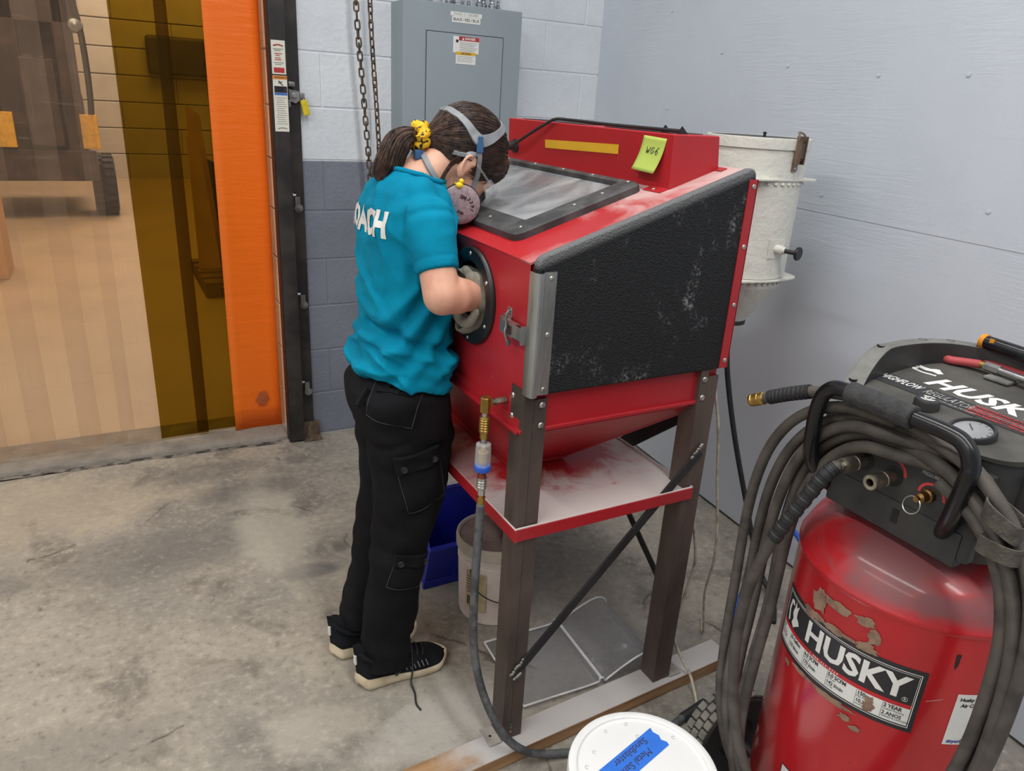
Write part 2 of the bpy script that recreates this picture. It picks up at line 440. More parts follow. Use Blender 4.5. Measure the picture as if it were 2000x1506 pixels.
# right wall: sheets of painted plywood, seam at four feet
def wr(y): return 2.15+0.085*y
def sheet(y0, y1, z0, z1, t=0.0):
    a = Vector((wr(y0)-t, y0, z0)); b = Vector((wr(y1)-t, y1, z0)); h = Vector((0, 0, z1-z0))
    return MB().prism([a, b, b+h, a+h], (0.10, 0, 0), 0.0004, 1)
wall_right = struct('wall_right', MB().prism([Vector((wr(0.1)+0.02, 0.1, 0)), Vector((wr(-6.2)+0.02, -6.2, 0)), Vector((wr(-6.2)+0.02, -6.2, 3.25)), Vector((wr(0.1)+0.02, 0.1, 3.25))], (0.12, 0, 0)), 'painted_plywood', label='blue-grey painted plywood wall')
for (y0, y1) in ((-2.44, 0.0), (-4.88, -2.442), (-6.2, -4.882)):
    for (z0, z1, t) in ((0.012, 1.2152, 0.0), (1.2154, 2.4345, 0.0012), (2.4365, 3.25, 0.0)):
        struct('plywood_panel', sheet(y0, y1, z0, z1, t), 'painted_plywood', wall_right)
sc = MB()
for (y, z) in ((-0.9, 1.7), (-1.25, 1.65), (-1.62, 1.62), (-1.9, 1.62), (-2.05, 1.30), (-1.5, 1.27), (-0.55, 1.86), (-0.6, 1.5)):
    sc.lathe([(0.004, 0), (0.006, 0.001), (0.003, 0.0016), (0, 0.0008)], (wr(y)-0.0026, y, z), 10, 'x', M=Matrix.Rotation(PI, 3, 'Z'))
struct('screw_head', sc, 'painted_plywood', wall_right)['kind'] = 'stuff'
struct('ceiling', MB().box((-4.2, -6.2, 3.56), (2.6, 0.2, 3.66)), 'ceiling_paint')
struct('wall_left', MB().box((-4.32, -6.2, 0), (-4.2, 0.2, 3.56)), 'block_white')
struct('lintel_wall_back', MB().box((-4.2, 0.0, 2.75), (0.65, 0.2, 3.56)), 'block_white', wall_back)
struct('wall_back_side', MB().box((-4.2, 0.0, 0.0), (-1.75, 0.2, 2.75)), 'block_white', wall_back)

# hall behind the curtain
struct('floor_hall', MB().box((-6, 0.28, -0.10), (7, 11.0, 0.012)), 'hall_floor')
wf = struct('wall_far', MB().box((-6, 10.32, 0), (7, 10.5, 5.0)), 'siding_gap')
first = None
for i in range(13):
    for j in range(4):
        if first is None:
            first = struct('siding_board', MB().box((0, 0, 0.006), (3.2, 0.03, 0.372), 0.008, 1), 'siding', wf); o = first
        else:
            o = bpy.data.objects.new('siding_board', first.data); COL.objects.link(o); o.parent = wf
        o.location = (-5.9+3.205*j+0.8*(i % 2), 10.295, 0.38*i)
struct('ceiling_hall', MB().box((-6, 0.2, 5.0), (7, 11.0, 5.1)), 'ceiling_paint')
struct('wall_hall_left', MB().box((-6.1, 0.2, 0), (-6, 11, 5)), 'siding')
struct('wall_hall_right', MB().box((7, 0.2, 0), (7.1, 11, 5)), 'siding')
# ================================================================ sandblasting cabinet
def mk_red(name, col, dusty=None, rough=0.38):
    """red enamel; dusty: list of dust rules (axis, from, to, strength)"""
    m, k = newmat(name, col, rough)
    v = k.coord((1, 1, 1), 'World'); sp = k.sep(v)
    n1 = k.noise(v, 9, 6, 0.65, 0.5); n2 = k.noise(v, 46, 4)
    c = k.mix(k.fac(k.noise(v, 2.5, 3), 0.35, 0.7), col, tuple(x*0.86 for x in col[:3])+(1,))
    c = k.mix(k.math('MULTIPLY', k.fac(n2, 0.66, 0.78), 0.25), c, rgb(214, 120, 112))
    rg = None
    for (ax, a, b, s, lo, hi) in (dusty or []):
        f = k.math('ADD', k.fac(sp[ax], a, b), k.math('MULTIPLY', k.math('SUBTRACT', n1, 0.5), 1.6))
        f = k.math('MULTIPLY', k.fac(f, lo, hi), s)
        c = k.mix(f, c, rgb(206, 198, 194)); rg = f if rg is None else k.math('MAXIMUM', rg, f)
    k.link(c, k.b.inputs['Base Color'])
    if rg is not None: k.link(k.math('ADD', k.math('MULTIPLY', rg, 0.5), rough), k.b.inputs['Roughness'])
RED = rgb(176, 34, 42)
mk_red('red_enamel', RED)
mk_red('red_top', rgb(182, 36, 42), [(0, 0.70, 1.18, 0.62, 0.30, 1.0), (1, -1.86, -1.97, 0.25, 0.4, 1.0)])
mk_red('red_tray', rgb(176, 34, 42), [(1, -1.62, -1.93, 0.92, 0.45, 0.85), (0, 0.92, 0.70, 0.6, 0.5, 1.0), (0, 1.02, 1.19, 0.9, 0.35, 0.9)], 0.45)
def mk_black_panel():
    m, k = newmat('black_pebbled', rgb(30, 31, 33), 0.6, 0.0, 0.3)
    v = k.coord((1, 1, 1), 'World'); vo = k.add('ShaderNodeTexVoronoi'); vo.inputs['Scale'].default_value = 300; k.link(v, vo.inputs['Vector'])
    d = k.noise(k.coord((1, 1, 0.6), 'World', (0.0, 0.6, 0)), 9, 6, 0.65, 0.4); f = k.math('MULTIPLY', k.fac(d, 0.53, 0.70), k.fac(k.noise(v, 150, 2), 0.45, 0.7))
    sp = k.sep(v)
    # dust lies on the rounded top edge
    zz = k.math('SUBTRACT', sp[2], k.math('MULTIPLY', sp[0], 0.3346))
    e = k.math('MULTIPLY', k.fac(zz, 0.957, 0.976), 0.42)
    c = k.mix(k.math('MAXIMUM', k.math('MULTIPLY', f, 0.75), e), rgb(30, 31, 33), rgb(160, 161, 163))
    k.link(c, k.b.inputs['Base Color'])
    h = k.math('ADD', k.math('MULTIPLY', vo.outputs['Distance'], 1.0), k.math('MULTIPLY', k.noise(v, 330, 2), 0.6)); k.bump(h, 0.75, 0.0025)
mk_black_panel()
def mk_steel(name, a, b, rough, metal=0.9, scale=6, stretch=(1, 1, 0.25)):
    m, k = newmat(name, a, rough, metal); v = k.coord(stretch, 'World')
    k.link(k.mix(k.fac(k.noise(v, scale, 6, 0.6, 0.6), 0.36, 0.66), a, b), k.b.inputs['Base Color'])
    k.link(k.math('ADD', k.math('MULTIPLY', k.noise(v, 25, 3), 0.25), rough-0.1), k.b.inputs['Roughness'])
mk_steel('raw_steel', rgb(104, 90, 82), rgb(74, 64, 60), 0.5, 0.4)
mk_steel('dark_steel', rgb(64, 62, 63), rgb(46, 45, 46), 0.5, 0.5)
mk_steel('galvanised', rgb(186, 188, 184), rgb(140, 142, 140), 0.36, 0.85, 12)
mk_steel('zinc', rgb(200, 200, 198), rgb(160, 162, 160), 0.3, 0.95, 20)
mk_steel('screw_steel', rgb(205, 203, 198), rgb(170, 168, 160), 0.3, 0.9, 60)
mk_steel('brass', rgb(196, 164, 92), rgb(150, 118, 60), 0.32, 0.95, 30)
mk_steel('old_brass', rgb(150, 118, 70), rgb(110, 86, 50), 0.4, 0.9, 30)
mk_steel('weld', rgb(170, 168, 162), rgb(105, 102, 98), 0.45, 0.9, 60)
grained('black_rubber', rgb(34, 34, 36), 0.6, var=0.1, bump=0.2, bscale=120)
grained('black_plastic', rgb(30, 30, 32), 0.42, var=0.1)
grained('frame_black', rgb(52, 52, 53), 0.62, var=0.2, scale=18, bump=0.35, bscale=260, bdist=0.002, col2=rgb(84, 84, 84))
grained('hose_grey', rgb(92, 93, 95), 0.6, var=0.2, scale=30, col2=rgb(62, 62, 64), lo=0.4, hi=0.6)
grained('pine', rgb(190, 158, 118), 0.75, var=0.2, scale=9, stretch=(0.25, 4, 4), bump=0.2)
m_, k_ = newmat('pine_dusty', rgb(186, 160, 128), 0.8)
v_ = k_.coord((0.25, 4, 4), 'World'); w_ = k_.coord((1, 1, 1), 'World'); sp_ = k_.sep(w_)
c_ = k_.mix(k_.fac(k_.noise(v_, 9, 5), 0.35, 0.7), rgb(168, 132, 94), rgb(122, 88, 58))
dz_ = k_.math('MULTIPLY', k_.fac(sp_[2], 0.0365, 0.0379), k_.fac(k_.math('ADD', k_.fac(sp_[0], 0.45, 0.75), k_.math('MULTIPLY', k_.math('SUBTRACT', k_.noise(w_, 11, 4), 0.5), 1.2)), 0.2, 0.8))
k_.link(k_.mix(k_.math('MULTIPLY', dz_, 0.93), c_, rgb(186, 184, 182)), k_.b.inputs['Base Color'])
def mk_glass_dusty():
    m, k = newmat('dusty_glass', rgb(150, 155, 160), 0.25)
    v = k.coord((1, 1, 1), 'World'); n = k.noise(v, 5.5, 5, 0.6, 1.4); s = k.noise(k.coord((2, 9, 9), 'World', (0, 0, 0.7)), 5, 5, 0.7, 2.0)
    f = k.math('MAXIMUM', k.math('MULTIPLY', k.fac(n, 0.36, 0.68), 0.9), k.math('MULTIPLY', k.fac(s, 0.55, 0.75), 0.8))
    c = k.mix(f, rgb(128, 130, 133), rgb(164, 165, 166)); k.link(c, k.b.inputs['Base Color'])
    k.link(k.math('ADD', 0.12, k.math('MULTIPLY', f, 0.5)), k.b.inputs['Roughness'])
    tr = k.add('ShaderNodeBsdfTransparent'); tr.inputs[0].default_value = (0.75, 0.78, 0.8, 1)
    mx = k.add('ShaderNodeMixShader'); k.link(k.math('ADD', 0.80, k.math('MULTIPLY', f, 0.16)), mx.inputs[0])
    k.link(tr.outputs[0], mx.inputs[1]); k.link(k.b.outputs[0], mx.inputs[2]); k.link(mx.outputs[0], k.out.inputs['Surface'])
mk_glass_dusty()
grained('glove_canvas', rgb(150, 145, 132), 0.9, var=0.12, scale=20, bump=0.35, bscale=140, col2=rgb(112, 107, 96))
grained('note_green', rgb(180, 200, 92), 0.7, var=0.03)
grained('tape_yellow', rgb(222, 172, 40), 0.6, var=0.05)
grained('ink_dark', rgb(52, 52, 58), 0.6)
grained('ink_black', rgb(22, 22, 24), 0.5)
grained('label_white', rgb(226, 226, 222), 0.5, var=0.03)
grained('label_black', rgb(44, 44, 47), 0.45)
grained('chrome_rough', rgb(190, 190, 190), 0.25, 0.95)

grained('plate_dusty', rgb(166, 160, 152), 0.8, var=0.15, scale=30)
X0, X1, YN, YF = 0.705, 1.222, -1.967, -1.067
SL = 0.3346
def ztop(x): return 1.208+(x-X0)*SL
SLV = Vector((1, 0, SL)).normalized(); SLN = Vector((-SL, 0, 1)).normalized()
cab = thing('sandblast_cabinet', 'red sandblasting cabinet on dark steel legs with a black pebbled side door', 'sandblaster', ((X0+X1)/2, (YN+YF)/2, 0.0))
ya, yb = YN+0.014, YF-0.014
# hollow shell: walls 4 mm thick with two arm holes in the front wall
HOLES = ((-1.712, 1.086), (-1.322, 1.086)); HR = 0.080
def plate_with_holes(x0, x1, y0, y1, z0, z1, holes, r):
    """plate normal to x with round holes, as a mesh"""
    bm = bmesh.new(); n = 32
    ys = [y0]+[(holes[0][0]+holes[1][0])/2]+[y1]
    for (ylo, yhi), (hy, hz) in zip(((ys[0], ys[1]), (ys[1], ys[2])), holes):
        ring = [(hy+r*math.cos(2*PI*(i+0.5)/n), hz+r*math.sin(2*PI*(i+0.5)/n)) for i in range(n)]
        outer = []
        for (py, pz) in ring:
            dy, dz = py-hy, pz-hz; t = 1e9
            if dy > 1e-9: t = min(t, (yhi-hy)/dy)
            if dy < -1e-9: t = min(t, (ylo-hy)/dy)
            if dz > 1e-9: t = min(t, (z1-hz)/dz)
            if dz < -1e-9: t = min(t, (z0-hz)/dz)
            outer.append((hy+dy*t, hz+dz*t))
        for xx, flip in ((x0, 0), (x1, 1)):
            R1 = [bm.verts.new((xx, *p)) for p in ring]; R2 = [bm.verts.new((xx, *p)) for p in outer]
            for i in range(n):
                j = (i+1) % n; bm.faces.new((R1[i], R1[j], R2[j], R2[i]))
            # corner fills
            for i in range(n):
                a, b = outer[i], outer[(i+1) % n]
                if abs(a[0]-b[0]) > 1e-6 and abs(a[1]-b[1]) > 1e-6:
                    cy = yhi if max(a[0], b[0]) > yhi-1e-6 else ylo; cz = z1 if max(a[1], b[1]) > z1-1e-6 else z0
                    bm.faces.new((R2[i], R2[(i+1) % n], bm.verts.new((xx, cy, cz))))
            if flip: 
                for i in range(n): bm.faces.new((prev[i], prev[(i+1) % n], R1[(i+1) % n], R1[i]))
            prev = R1
    return bm
sh = MB(); sh.bm(plate_with_holes(X0, X0+0.004, ya, yb, 0.868, ztop(X0), HOLES, HR))
for (y0, y1) in ((ya, ya+0.004), (yb-0.004, yb)):
    sh.prism([Vector((X0+0.004, y0, 0.868)), Vector((X1, y0, 0.868)), Vector((X1, y0, ztop(X1)-0.004)), Vector((X0+0.004, y0, ztop(X0)-0.004))], (0, y1-y0, 0))
sh.box((X1-0.004, ya, 0.868), (X1, yb, ztop(X1)-0.004))
obj('body', sh, 'red_enamel', cab, 30)
# sloped top with the window opening, folded front edge
def on_top(x, y, h=0.0): return Vector((x, y, ztop(x)))+SLN*h
GX0, GX1, GY0, GY1 = 0.79, 1.03, -1.765, -1.269
tp = MB()
for (a, b, c, d) in ((X0-0.002, GX0, ya-0.002, yb+0.002), (GX1, X1+0.002, ya-0.002, yb+0.002), (GX0, GX1, ya-0.002, GY0), (GX0, GX1, GY1, yb+0.002)):
    tp.prism([on_top(a, c, -0.002), on_top(b, c, -0.002), on_top(b, d, -0.002), on_top(a, d, -0.002)], SLN*0.004)
obj('sloped_top', tp, 'red_top', cab, 30)
# window
wf_ = MB(); FX0, FX1, FY0, FY1 = 0.744, 1.052, -1.826, -1.208
def rrect(x0, x1, y0, y1, r, k=5):
    P = []
    for (cx, cy, a0) in ((x1-r, y1-r, 0), (x0+r, y1-r, PI/2), (x0+r, y0+r, PI), (x1-r, y0+r, 1.5*PI)):
        for i in range(k+1): a = a0+PI/2*i/k; P.append((cx+r*math.cos(a), cy+r*math.sin(a)))
    return P
out = rrect(FX0, FX1, FY0, FY1, 0.020); inn = rrect(0.800, 1.028, -1.768, -1.266, 0.004)
out2 = rrect(FX0+0.006, FX1-0.006, FY0+0.006, FY1-0.006, 0.015); inn2 = rrect(0.797, 1.031, -1.771, -1.263, 0.005)
wf_.loft([[on_top(x, y, 0.002) for x, y in out], [on_top(x, y, 0.016) for x, y in out], [on_top(x, y, 0.021) for x, y in out2], [on_top(x, y, 0.021) for x, y in inn2], [on_top(x, y, 0.004) for x, y in inn]], cap=False)
win = obj('window_frame', wf_, 'frame_black', cab, 40)
g = MB().prism([on_top(x, y, 0.006) for x, y in ((0.792, -1.775), (1.036, -1.775), (1.036, -1.259), (0.792, -1.259))], SLN*0.004)
obj('window_pane', g, 'dusty_glass', win)
for (x, y) in ((0.77, -1.80), (0.77, -1.66), (0.77, -1.52), (0.77, -1.38), (0.77, -1.23), (1.041, -1.79), (1.041, -1.65), (1.041, -1.52), (1.041, -1.38), (1.041, -1.23), (0.90, -1.797), (0.97, -1.797), (0.9, -1.237)):
    obj('screw', MB().screw(on_top(x, y, 0.021), SLN, 0.0045, 0.002), 'screw_steel', win)
# lamp housing across the top rear
LB0, LB1 = -1.883, -1.152
lb = MB()
prof = [(1.074, ztop(1.074)), (1.070, 1.446), (1.196, 1.446), (1.206, ztop(1.206))]
lb.prism([Vector((x, LB0, z)) for x, z in prof], (0, LB1-LB0, 0), 0.002, 1)
lbo = obj('lamp_housing', lb, 'red_enamel', cab, 30)
fl = MB()
fl.prism([on_top(1.052, LB0+0.002, 0.0025), on_top(1.075, LB0+0.002, 0.0025), on_top(1.075, LB0+0.06, 0.0025), on_top(1.052, LB0+0.06, 0.0025)], SLN*0.002)
obj('mounting_tab', fl, 'red_enamel', lbo); fl = MB()
fl.prism([on_top(1.195, LB0-0.02, 0.0025), on_top(1.212, LB0-0.02, 0.0025), on_top(1.212, LB0+0.03, 0.0025), on_top(1.195, LB0+0.03, 0.0025)], SLN*0.002)
obj('mounting_tab', fl, 'red_enamel', lbo); obj('screw', MB().screw(on_top(1.062, LB0+0.035, 0.0046), SLN, 0.005), 'screw_steel', lbo)
for ya_, yb_ in ((-1.84, -1.60), (-1.50, -1.2)): obj('vent_plate', MB().box((1.090, ya_, 1.4462), (1.185, yb_, 1.4475)), 'black_plastic', lbo)
for y in (-1.8555, -1.80): obj('bent_tab', MB().prism([Vector((1.10, y, 1.446)), Vector((1.13, y, 1.446)), Vector((1.112, y, 1.462))], (0, 0.002, 0)), 'black_plastic', lbo)
# lamp cable and its gland on the front of the housing
gl = MB().lathe([(0.019, 0), (0.019, 0.006), (0.013, 0.008), (0.012, 0.022), (0.008, 0.026), (0, 0.026)], (1.0735, -1.196, 1.372), 18, 'x', M=Matrix.Rotation(PI, 3, 'Z'))
obj('cable_gland', gl, 'black_rubber', lbo)
cb = spline([(1.052, -1.196, 1.372), (1.046, -1.222, 1.374), (1.046, -1.27, 1.392), (1.050, -1.33, 1.418), (1.056, -1.385, 1.441), (1.064, -1.42, 1.4545), (1.082, -1.46, 1.4545), (1.09, -1.60, 1.4525), (1.088, -1.75, 1.4525), (1.094, -1.87, 1.4525)], 8)
obj('lamp_cable', MB().tube(cb, 0.0040, 8), 'black_rubber', lbo)
# black side door
pr_ = [(0.7085, 0.9435), (1.2245, 0.9435), (1.2285, 0.950), (1.2285, 1.366), (1.2265, 1.378), (1.2205, 1.3865), (1.2100, 1.3885)]
pr_ += [(0.7235, 1.2265), (0.7135, 1.2205), (0.7085, 1.2110)]
dm = MB().prism([Vector((x, ya-0.002, z)) for x, z in pr_], (0, -0.022, 0), 0.006, 3)
door = obj('side_door', dm, 'black_pebbled', cab, 40); tag(door, 'black pebbled side door')
stp = MB().box((1.2075, -1.9795, 0.946), (1.2315, -1.9745, 1.366), 0.001, 1); stp.box((1.2290, -1.9795, 0.946), (1.2315, -1.94, 1.366))
hs = obj('hinge_strip', stp, 'red_enamel', cab)
for z in (0.965, 1.095, 1.225, 1.352): obj('screw', MB().screw((1.2200, -1.9795, z), (0, -1, 0), 0.0055, 0.003), 'screw_steel', hs)
# galvanised edge strip round the front corner of the door
es = MB(); P = [(0.748, -1.9805), (0.7225, -1.9805), (0.7195, -1.984), (0.716, -1.990), (0.710, -1.9925), (0.7035, -1.991), (0.700, -1.985), (0.6985, -1.976), (0.6985, -1.962), (0.7010, -1.962), (0.7010, -1.976), (0.7025, -1.983), (0.7055, -1.9885), (0.710, -1.99), (0.7145, -1.988), (0.7175, -1.983), (0.7215, -1.9785), (0.748, -1.9785)]
es.prism([Vector((x, y, 0.9465)) for x, y in P], (0, 0, 0.249)); eo = obj('edge_strip', es, 'galvanised', cab, 40)
for z in (0.958, 1.072, 1.183): obj('screw', MB().screw((0.736, -1.9805, z), (0, -1, 0), 0.0055, 0.003), 'screw_steel', eo)
# draw latch holding the door
lt = thing_part = obj('latch', MB().box((0.6995, -1.895, 1.048), (0.7045, -1.862, 1.088), 0.0015), 'zinc', cab)
l2 = MB(); l2.box((0.684, -1.935, 1.056), (0.700, -1.885, 1.060)); l2.box((0.684, -1.935, 1.079), (0.700, -1.885, 1.083)); l2.box((0.690, -1.893, 1.054), (0.6935, -1.868, 1.085), 0.001)
l2.box((0.686, -1.962, 1.057), (0.690, -1.925, 1.082), 0.001); l2.box((0.686, -1.9645, 1.050), (0.700, -1.9615, 1.088))
obj('latch_lever', l2, 'zinc', lt)
l3 = MB().tube(spline([(0.684, -1.917, 1.110), (0.678, -1.914, 1.096), (0.682, -1.911, 1.078), (0.679, -1.912, 1.062), (0.684, -1.915, 1.044)], 6), 0.0028, 8); l3.box((0.686, -1.922, 1.098), (0.689, -1.904, 1.114), 0.001); l3.lathe([(0.0065, 0), (0.0065, 0.004), (0, 0.004)], (0.684, -1.916, 1.041), 12, 'x')
obj('latch_hook', l3, 'zinc', lt)
# arm ports with their rings and gauntlets
for i, (hy, hz) in enumerate(HOLES):
    ring = obj('arm_port_ring', MB().lathe([(0.078, 0.002), (0.108, 0.002), (0.1085, -0.004), (0.105, -0.009), (0.084, -0.0105), (0.0775, -0.007), (0.0765, 0.030), (0.078, 0.030)], (X0-0.002, hy, hz), 56, 'x'), 'black_plastic', cab, 40)
    for j in range(6):
        a = PI/6+PI/3*j
        obj('screw', MB().screw((X0-0.0115, hy+0.0945*math.cos(a), hz+0.0945*math.sin(a)), (-1, 0, 0), 0.0048, 0.003), 'screw_steel', ring)
    # sleeve: crumpled canvas collar leading inwards
    rings = []; ns = 48
    for s_i in range(20):
        t = s_i/19; x = X0-0.024+0.30*t; r = 0.0745-0.028*sstep(t, 0.05, 0.4)+(-0.012*gauss(t, 0.05))
        rg = []
        for j in range(ns):
            a = 2*PI*j/ns
            rr = r+0.0075*math.sin(3*a+9*t+i)*gauss(t-0.15, 0.35)+0.005*math.sin(7*a-14*t)*gauss(t-0.1, 0.3)
            rg.append(Vector((x+0.010*math.sin(2*a+1.0+i)+0.006*math.sin(5*a), hy+rr*math.cos(a)*0.98, hz-0.004-0.05*t+rr*math.sin(a))))
        rings.append(rg)
    sl_ = MB().loft(rings, cap=False)
    go = obj('gauntlet', sl_, 'glove_canvas', cab, 80)
    md = go.modifiers.new('thick', 'SOLIDIFY'); md.thickness = 0.004
# folds of canvas bunched round the arm in the near port
hy, hz = HOLES[0]
for (a0, a1, rr, xx, th) in ((-2.5, 0.9, 0.054, X0-0.012, 0.017), (0.3, 2.7, 0.050, X0-0.004, 0.016), (-2.9, -0.7, 0.058, X0-0.020, 0.013)):
    P = [(xx-0.006*math.sin(3*t), hy+(rr+0.004*math.sin(9*t))*math.cos(a0+(a1-a0)*t), hz+(rr+0.004*math.sin(7*t))*math.sin(a0+(a1-a0)*t)) for t in [i/14 for i in range(15)]]
    f_ = MB().tube(P, th, 14, rfun=lambda t, th=th: th*(0.35+0.65*math.sin(PI*min(1, max(0, t)))**0.5))
    displace(f_, lambda p, n: 0.003*noise.noise(p*45)); obj('canvas_fold', f_, 'glove_canvas', cab, 180)
# lower skirt and hopper
sk = MB(); sk.box((X0-0.001, ya-0.004, 0.866), (X1+0.001, ya, 0.945)); sk.box((X0-0.001, yb, 0.866), (X1+0.001, yb+0.004, 0.945)); sk.box((X0-0.004, ya, 0.858), (X0, yb, 0.885)); sk.box((X1, ya, 0.862), (X1+0.004, yb, 0.945))
sk.box((X0-0.008, ya-0.012, 0.858), (X1+0.006, ya+0.01, 0.866), 0.001, 1); sk.box((X0-0.010, ya, 0.852), (X0+0.01, yb, 0.860), 0.001, 1); sk.box((X0, yb-0.01, 0.858), (X1, yb+0.012, 0.866))
obj('skirt', sk, 'red_enamel', cab, 30)
hp = MB(); a = [(X0+0.004, ya+0.002), (X1-0.002, ya+0.002), (X1-0.002, yb-0.002), (X0+0.004, yb-0.002)]; b = [(0.818, -1.722), (0.985, -1.722), (0.985, -1.312), (0.818, -1.312)]
hp.loft([[Vector((x, y, 0.866)) for x, y in a], [Vector((x, y, 0.848)) for x, y in a], [Vector((x, y, 0.647)) for x, y in b], [Vector((x, y, 0.641)) for x, y in b]]); obj('hopper', hp, 'red_enamel', cab, 20)
for xa, xb in ((X1-0.002, 0.985), (X0+0.004, 0.818)): obj('hopper_seam', MB().tube([(xa, ya+0.002, 0.848), (xb, -1.722, 0.647)], 0.003, 6), 'red_enamel', cab)
obj('drain_spout', MB().lathe([(0.035, 0.6362), (0.035, 0.650)], (0.905, -1.52, 0), 20), 'dark_steel', cab)
# tray under the hopper
tr_ = MB(); tr_.box((0.701, -1.974, 0.632), (1.188, -1.06, 0.636)); tr_.box((0.699, -1.976, 0.609), (1.190, -1.972, 0.641), 0.001, 1); tr_.box((0.699, -1.976, 0.606), (0.703, -1.058, 0.637), 0.001, 1)
tr_.box((1.186, -1.976, 0.609), (1.190, -1.058, 0.641)); tr_.box((0.699, -1.062, 0.609), (1.190, -1.058, 0.641))
obj('shelf_tray', tr_, 'red_tray', cab, 30)
obj('shelf_lip', MB().box((0.699, -1.9775, 0.6085), (1.190, -1.9745, 0.6385), 0.001, 1).box((0.6975, -1.976, 0.6055), (0.6995, -1.06, 0.6340)), 'red_enamel', cab, 30)
# legs: two steel angles joined to a box section, seam along the outer faces
def leg(x0, x1, y0, y1, z0, z1, near=True):
    m = MB(); t = 0.004; xs = x0+(x1-x0)*0.42
    m.box((x0, y0, z0), (xs-0.0006, y0+t, z1)); m.box((xs+0.0006, y0+0.001, z0), (x1, y0+t, z1-0.02)); m.box((x0, y0+t, z0), (x0+t, y1, z1)); m.box((x1-t, y0+t, z0), (x1, y1, z1-0.02)); m.box((x0+t, y1-t, z0), (x1-t, y1, z1-0.03))
    o = obj('leg', m, 'raw_steel', cab, 30)
    return o
LEGS = [(0.7015, 0.7555, -1.969, -1.914, 0.040, 0.952), (1.166, 1.2215, -1.969, -1.914, 0.040, 0.944), (0.7015, 0.7555, -1.120, -1.065, 0.040, 0.952), (1.166, 1.2215, -1.120, -1.065, 0.040, 0.944)]
for i, L_ in enumerate(LEGS):
    o = leg(*L_)
    s = -1 if i < 2 else 1; yb_ = L_[2] if i < 2 else L_[3]
    for z in (0.925, 0.880) if i < 2 else ():
        bx_ = L_[1]-0.012 if i == 0 else L_[0]+0.012
        obj('bolt', MB().screw((bx_, L_[2]-0.0002, z-0.006), (0, -1, 0), 0.0072, 0.004), 'screw_steel', o)
        if i == 0: obj('bolt', MB().screw((L_[0]-0.0002, -1.922, z+0.004), (-1, 0, 0), 0.0072, 0.004), 'screw_steel', o)
    px = (0.6675, 0.7015) if i % 2 == 0 else (1.2215, 1.2620)
    y0_, y1_ = (-1.972, -1.915) if i < 2 else (-1.12, -1.065)
    obj('foot_plate', MB().box((px[0], y0_, 0.0385), (px[1]+0.0, y1_, 0.0425), 0.0008, 1), 'plate_dusty', o)
    if i == 0:
        obj('bolt_hole', MB().lathe([(0.0035, 0), (0.0035, 0.0003), (0, 0.0003)], (0.682, -1.945, 0.0425), 12), 'ink_black', o)
        wd = MB()
        for z in (0.062, 0.074, 0.082): wd.sphere((0.724, -1.970, z), (0.003, 0.003, 0.004), nu=8, nv=6)
        obj('weld_bead', wd, 'weld', o)['kind'] = 'stuff'
# flat bar braces
def flatbar(a, b, wd, th, nrm):
    a = Vector(a); b = Vector(b); d = (b-a).normalized(); n = Vector(nrm); s = d.cross(n).normalized()*wd/2
    return MB().prism([a-s, b-s, b+s, a+s], n*th, 0.0006, 1)
br = obj('brace', flatbar((0.722, -1.969, 0.238), (1.198, -1.969, 0.732), 0.024, 0.005, (0, -1, 0)), 'dark_steel', cab)
br2 = MB().prism([Vector((0.722-0.0085, -1.969, 0.238+0.0085)), Vector((1.198-0.0085, -1.969, 0.732+0.0085)), Vector((1.198-0.0085, -1.9505, 0.732+0.0085)), Vector((0.722-0.0085, -1.9505, 0.238+0.0085))], Vector((0.0024, 0, -0.0024)))
wdm = MB()
for i in range(9):
    t = i/8
    wdm.sphere((0.712+0.030*t, -1.9745, 0.243+0.032*t+0.003*math.sin(i*5)), (0.005, 0.004, 0.0045), nu=8, nv=6)
    wdm.sphere((1.172+0.026*t, -1.9745, 0.722+0.028*t+0.002*math.sin(i*4)), (0.005, 0.004, 0.0045), nu=8, nv=6)
    if i < 5: wdm.sphere((0.722+0.022*t*1.4, -1.9745, 0.228+0.014*t*1.5), (0.005, 0.004, 0.004), nu=8, nv=6)
obj('weld_bead', wdm, 'weld', br)['kind'] = 'stuff'
obj('brace', flatbar((1.2215, -1.94, 0.846), (1.2215, -1.10, 0.150), 0.040, 0.005, (1, 0, 0)), 'dark_steel', cab)
obj('brace', flatbar((1.2265, -1.93, 0.242), (1.2265, -1.10, 0.860), 0.022, 0.005, (1, 0, 0)), 'dark_steel', cab)
obj('brace', flatbar((0.74, -1.065, 0.238), (1.198, -1.065, 0.732), 0.024, 0.005, (0, 1, 0)), 'dark_steel', cab)

# yellow tape and the note
tp_ = MB(); P = [[], []]
for i in range(13):
    t = i/12; y = -1.362-0.331*t; z = 1.390+0.0115*t
    P[0].append(Vector((1.0704, y-0.003*(1-t), z-0.0105))); P[1].append(Vector((1.0698, y, z+0.0105)))
o = obj('tape_strip', tp_.grid(P), 'tape_yellow', org=(1.0707, -1.53, 1.396), smooth=0); o.modifiers.new('t', 'SOLIDIFY').thickness = 0.0004
tag(o, 'strip of yellow tape on the front of the red lamp housing', 'tape')
nt = MB(); G = []
def note_pt(u, v):      # u 0..1 to the right, v 0..1 upwards
    y = -1.7825-0.078*u+0.010*(1-v)*1.2; z = 1.4385-0.072*(1-v)-0.003*u
    return Vector((1.0705-0.017*(1-v)**2.2-0.0025*math.sin(PI*u)*(1-v)-0.0008, y, z))
G = [[note_pt(j/8, i/10) for j in range(9)] for i in range(11)]
note = thing('sticky_note', 'lime green sticky note reading WG6 with a curled bottom edge', 'note', (1.07, -1.82, 1.4))
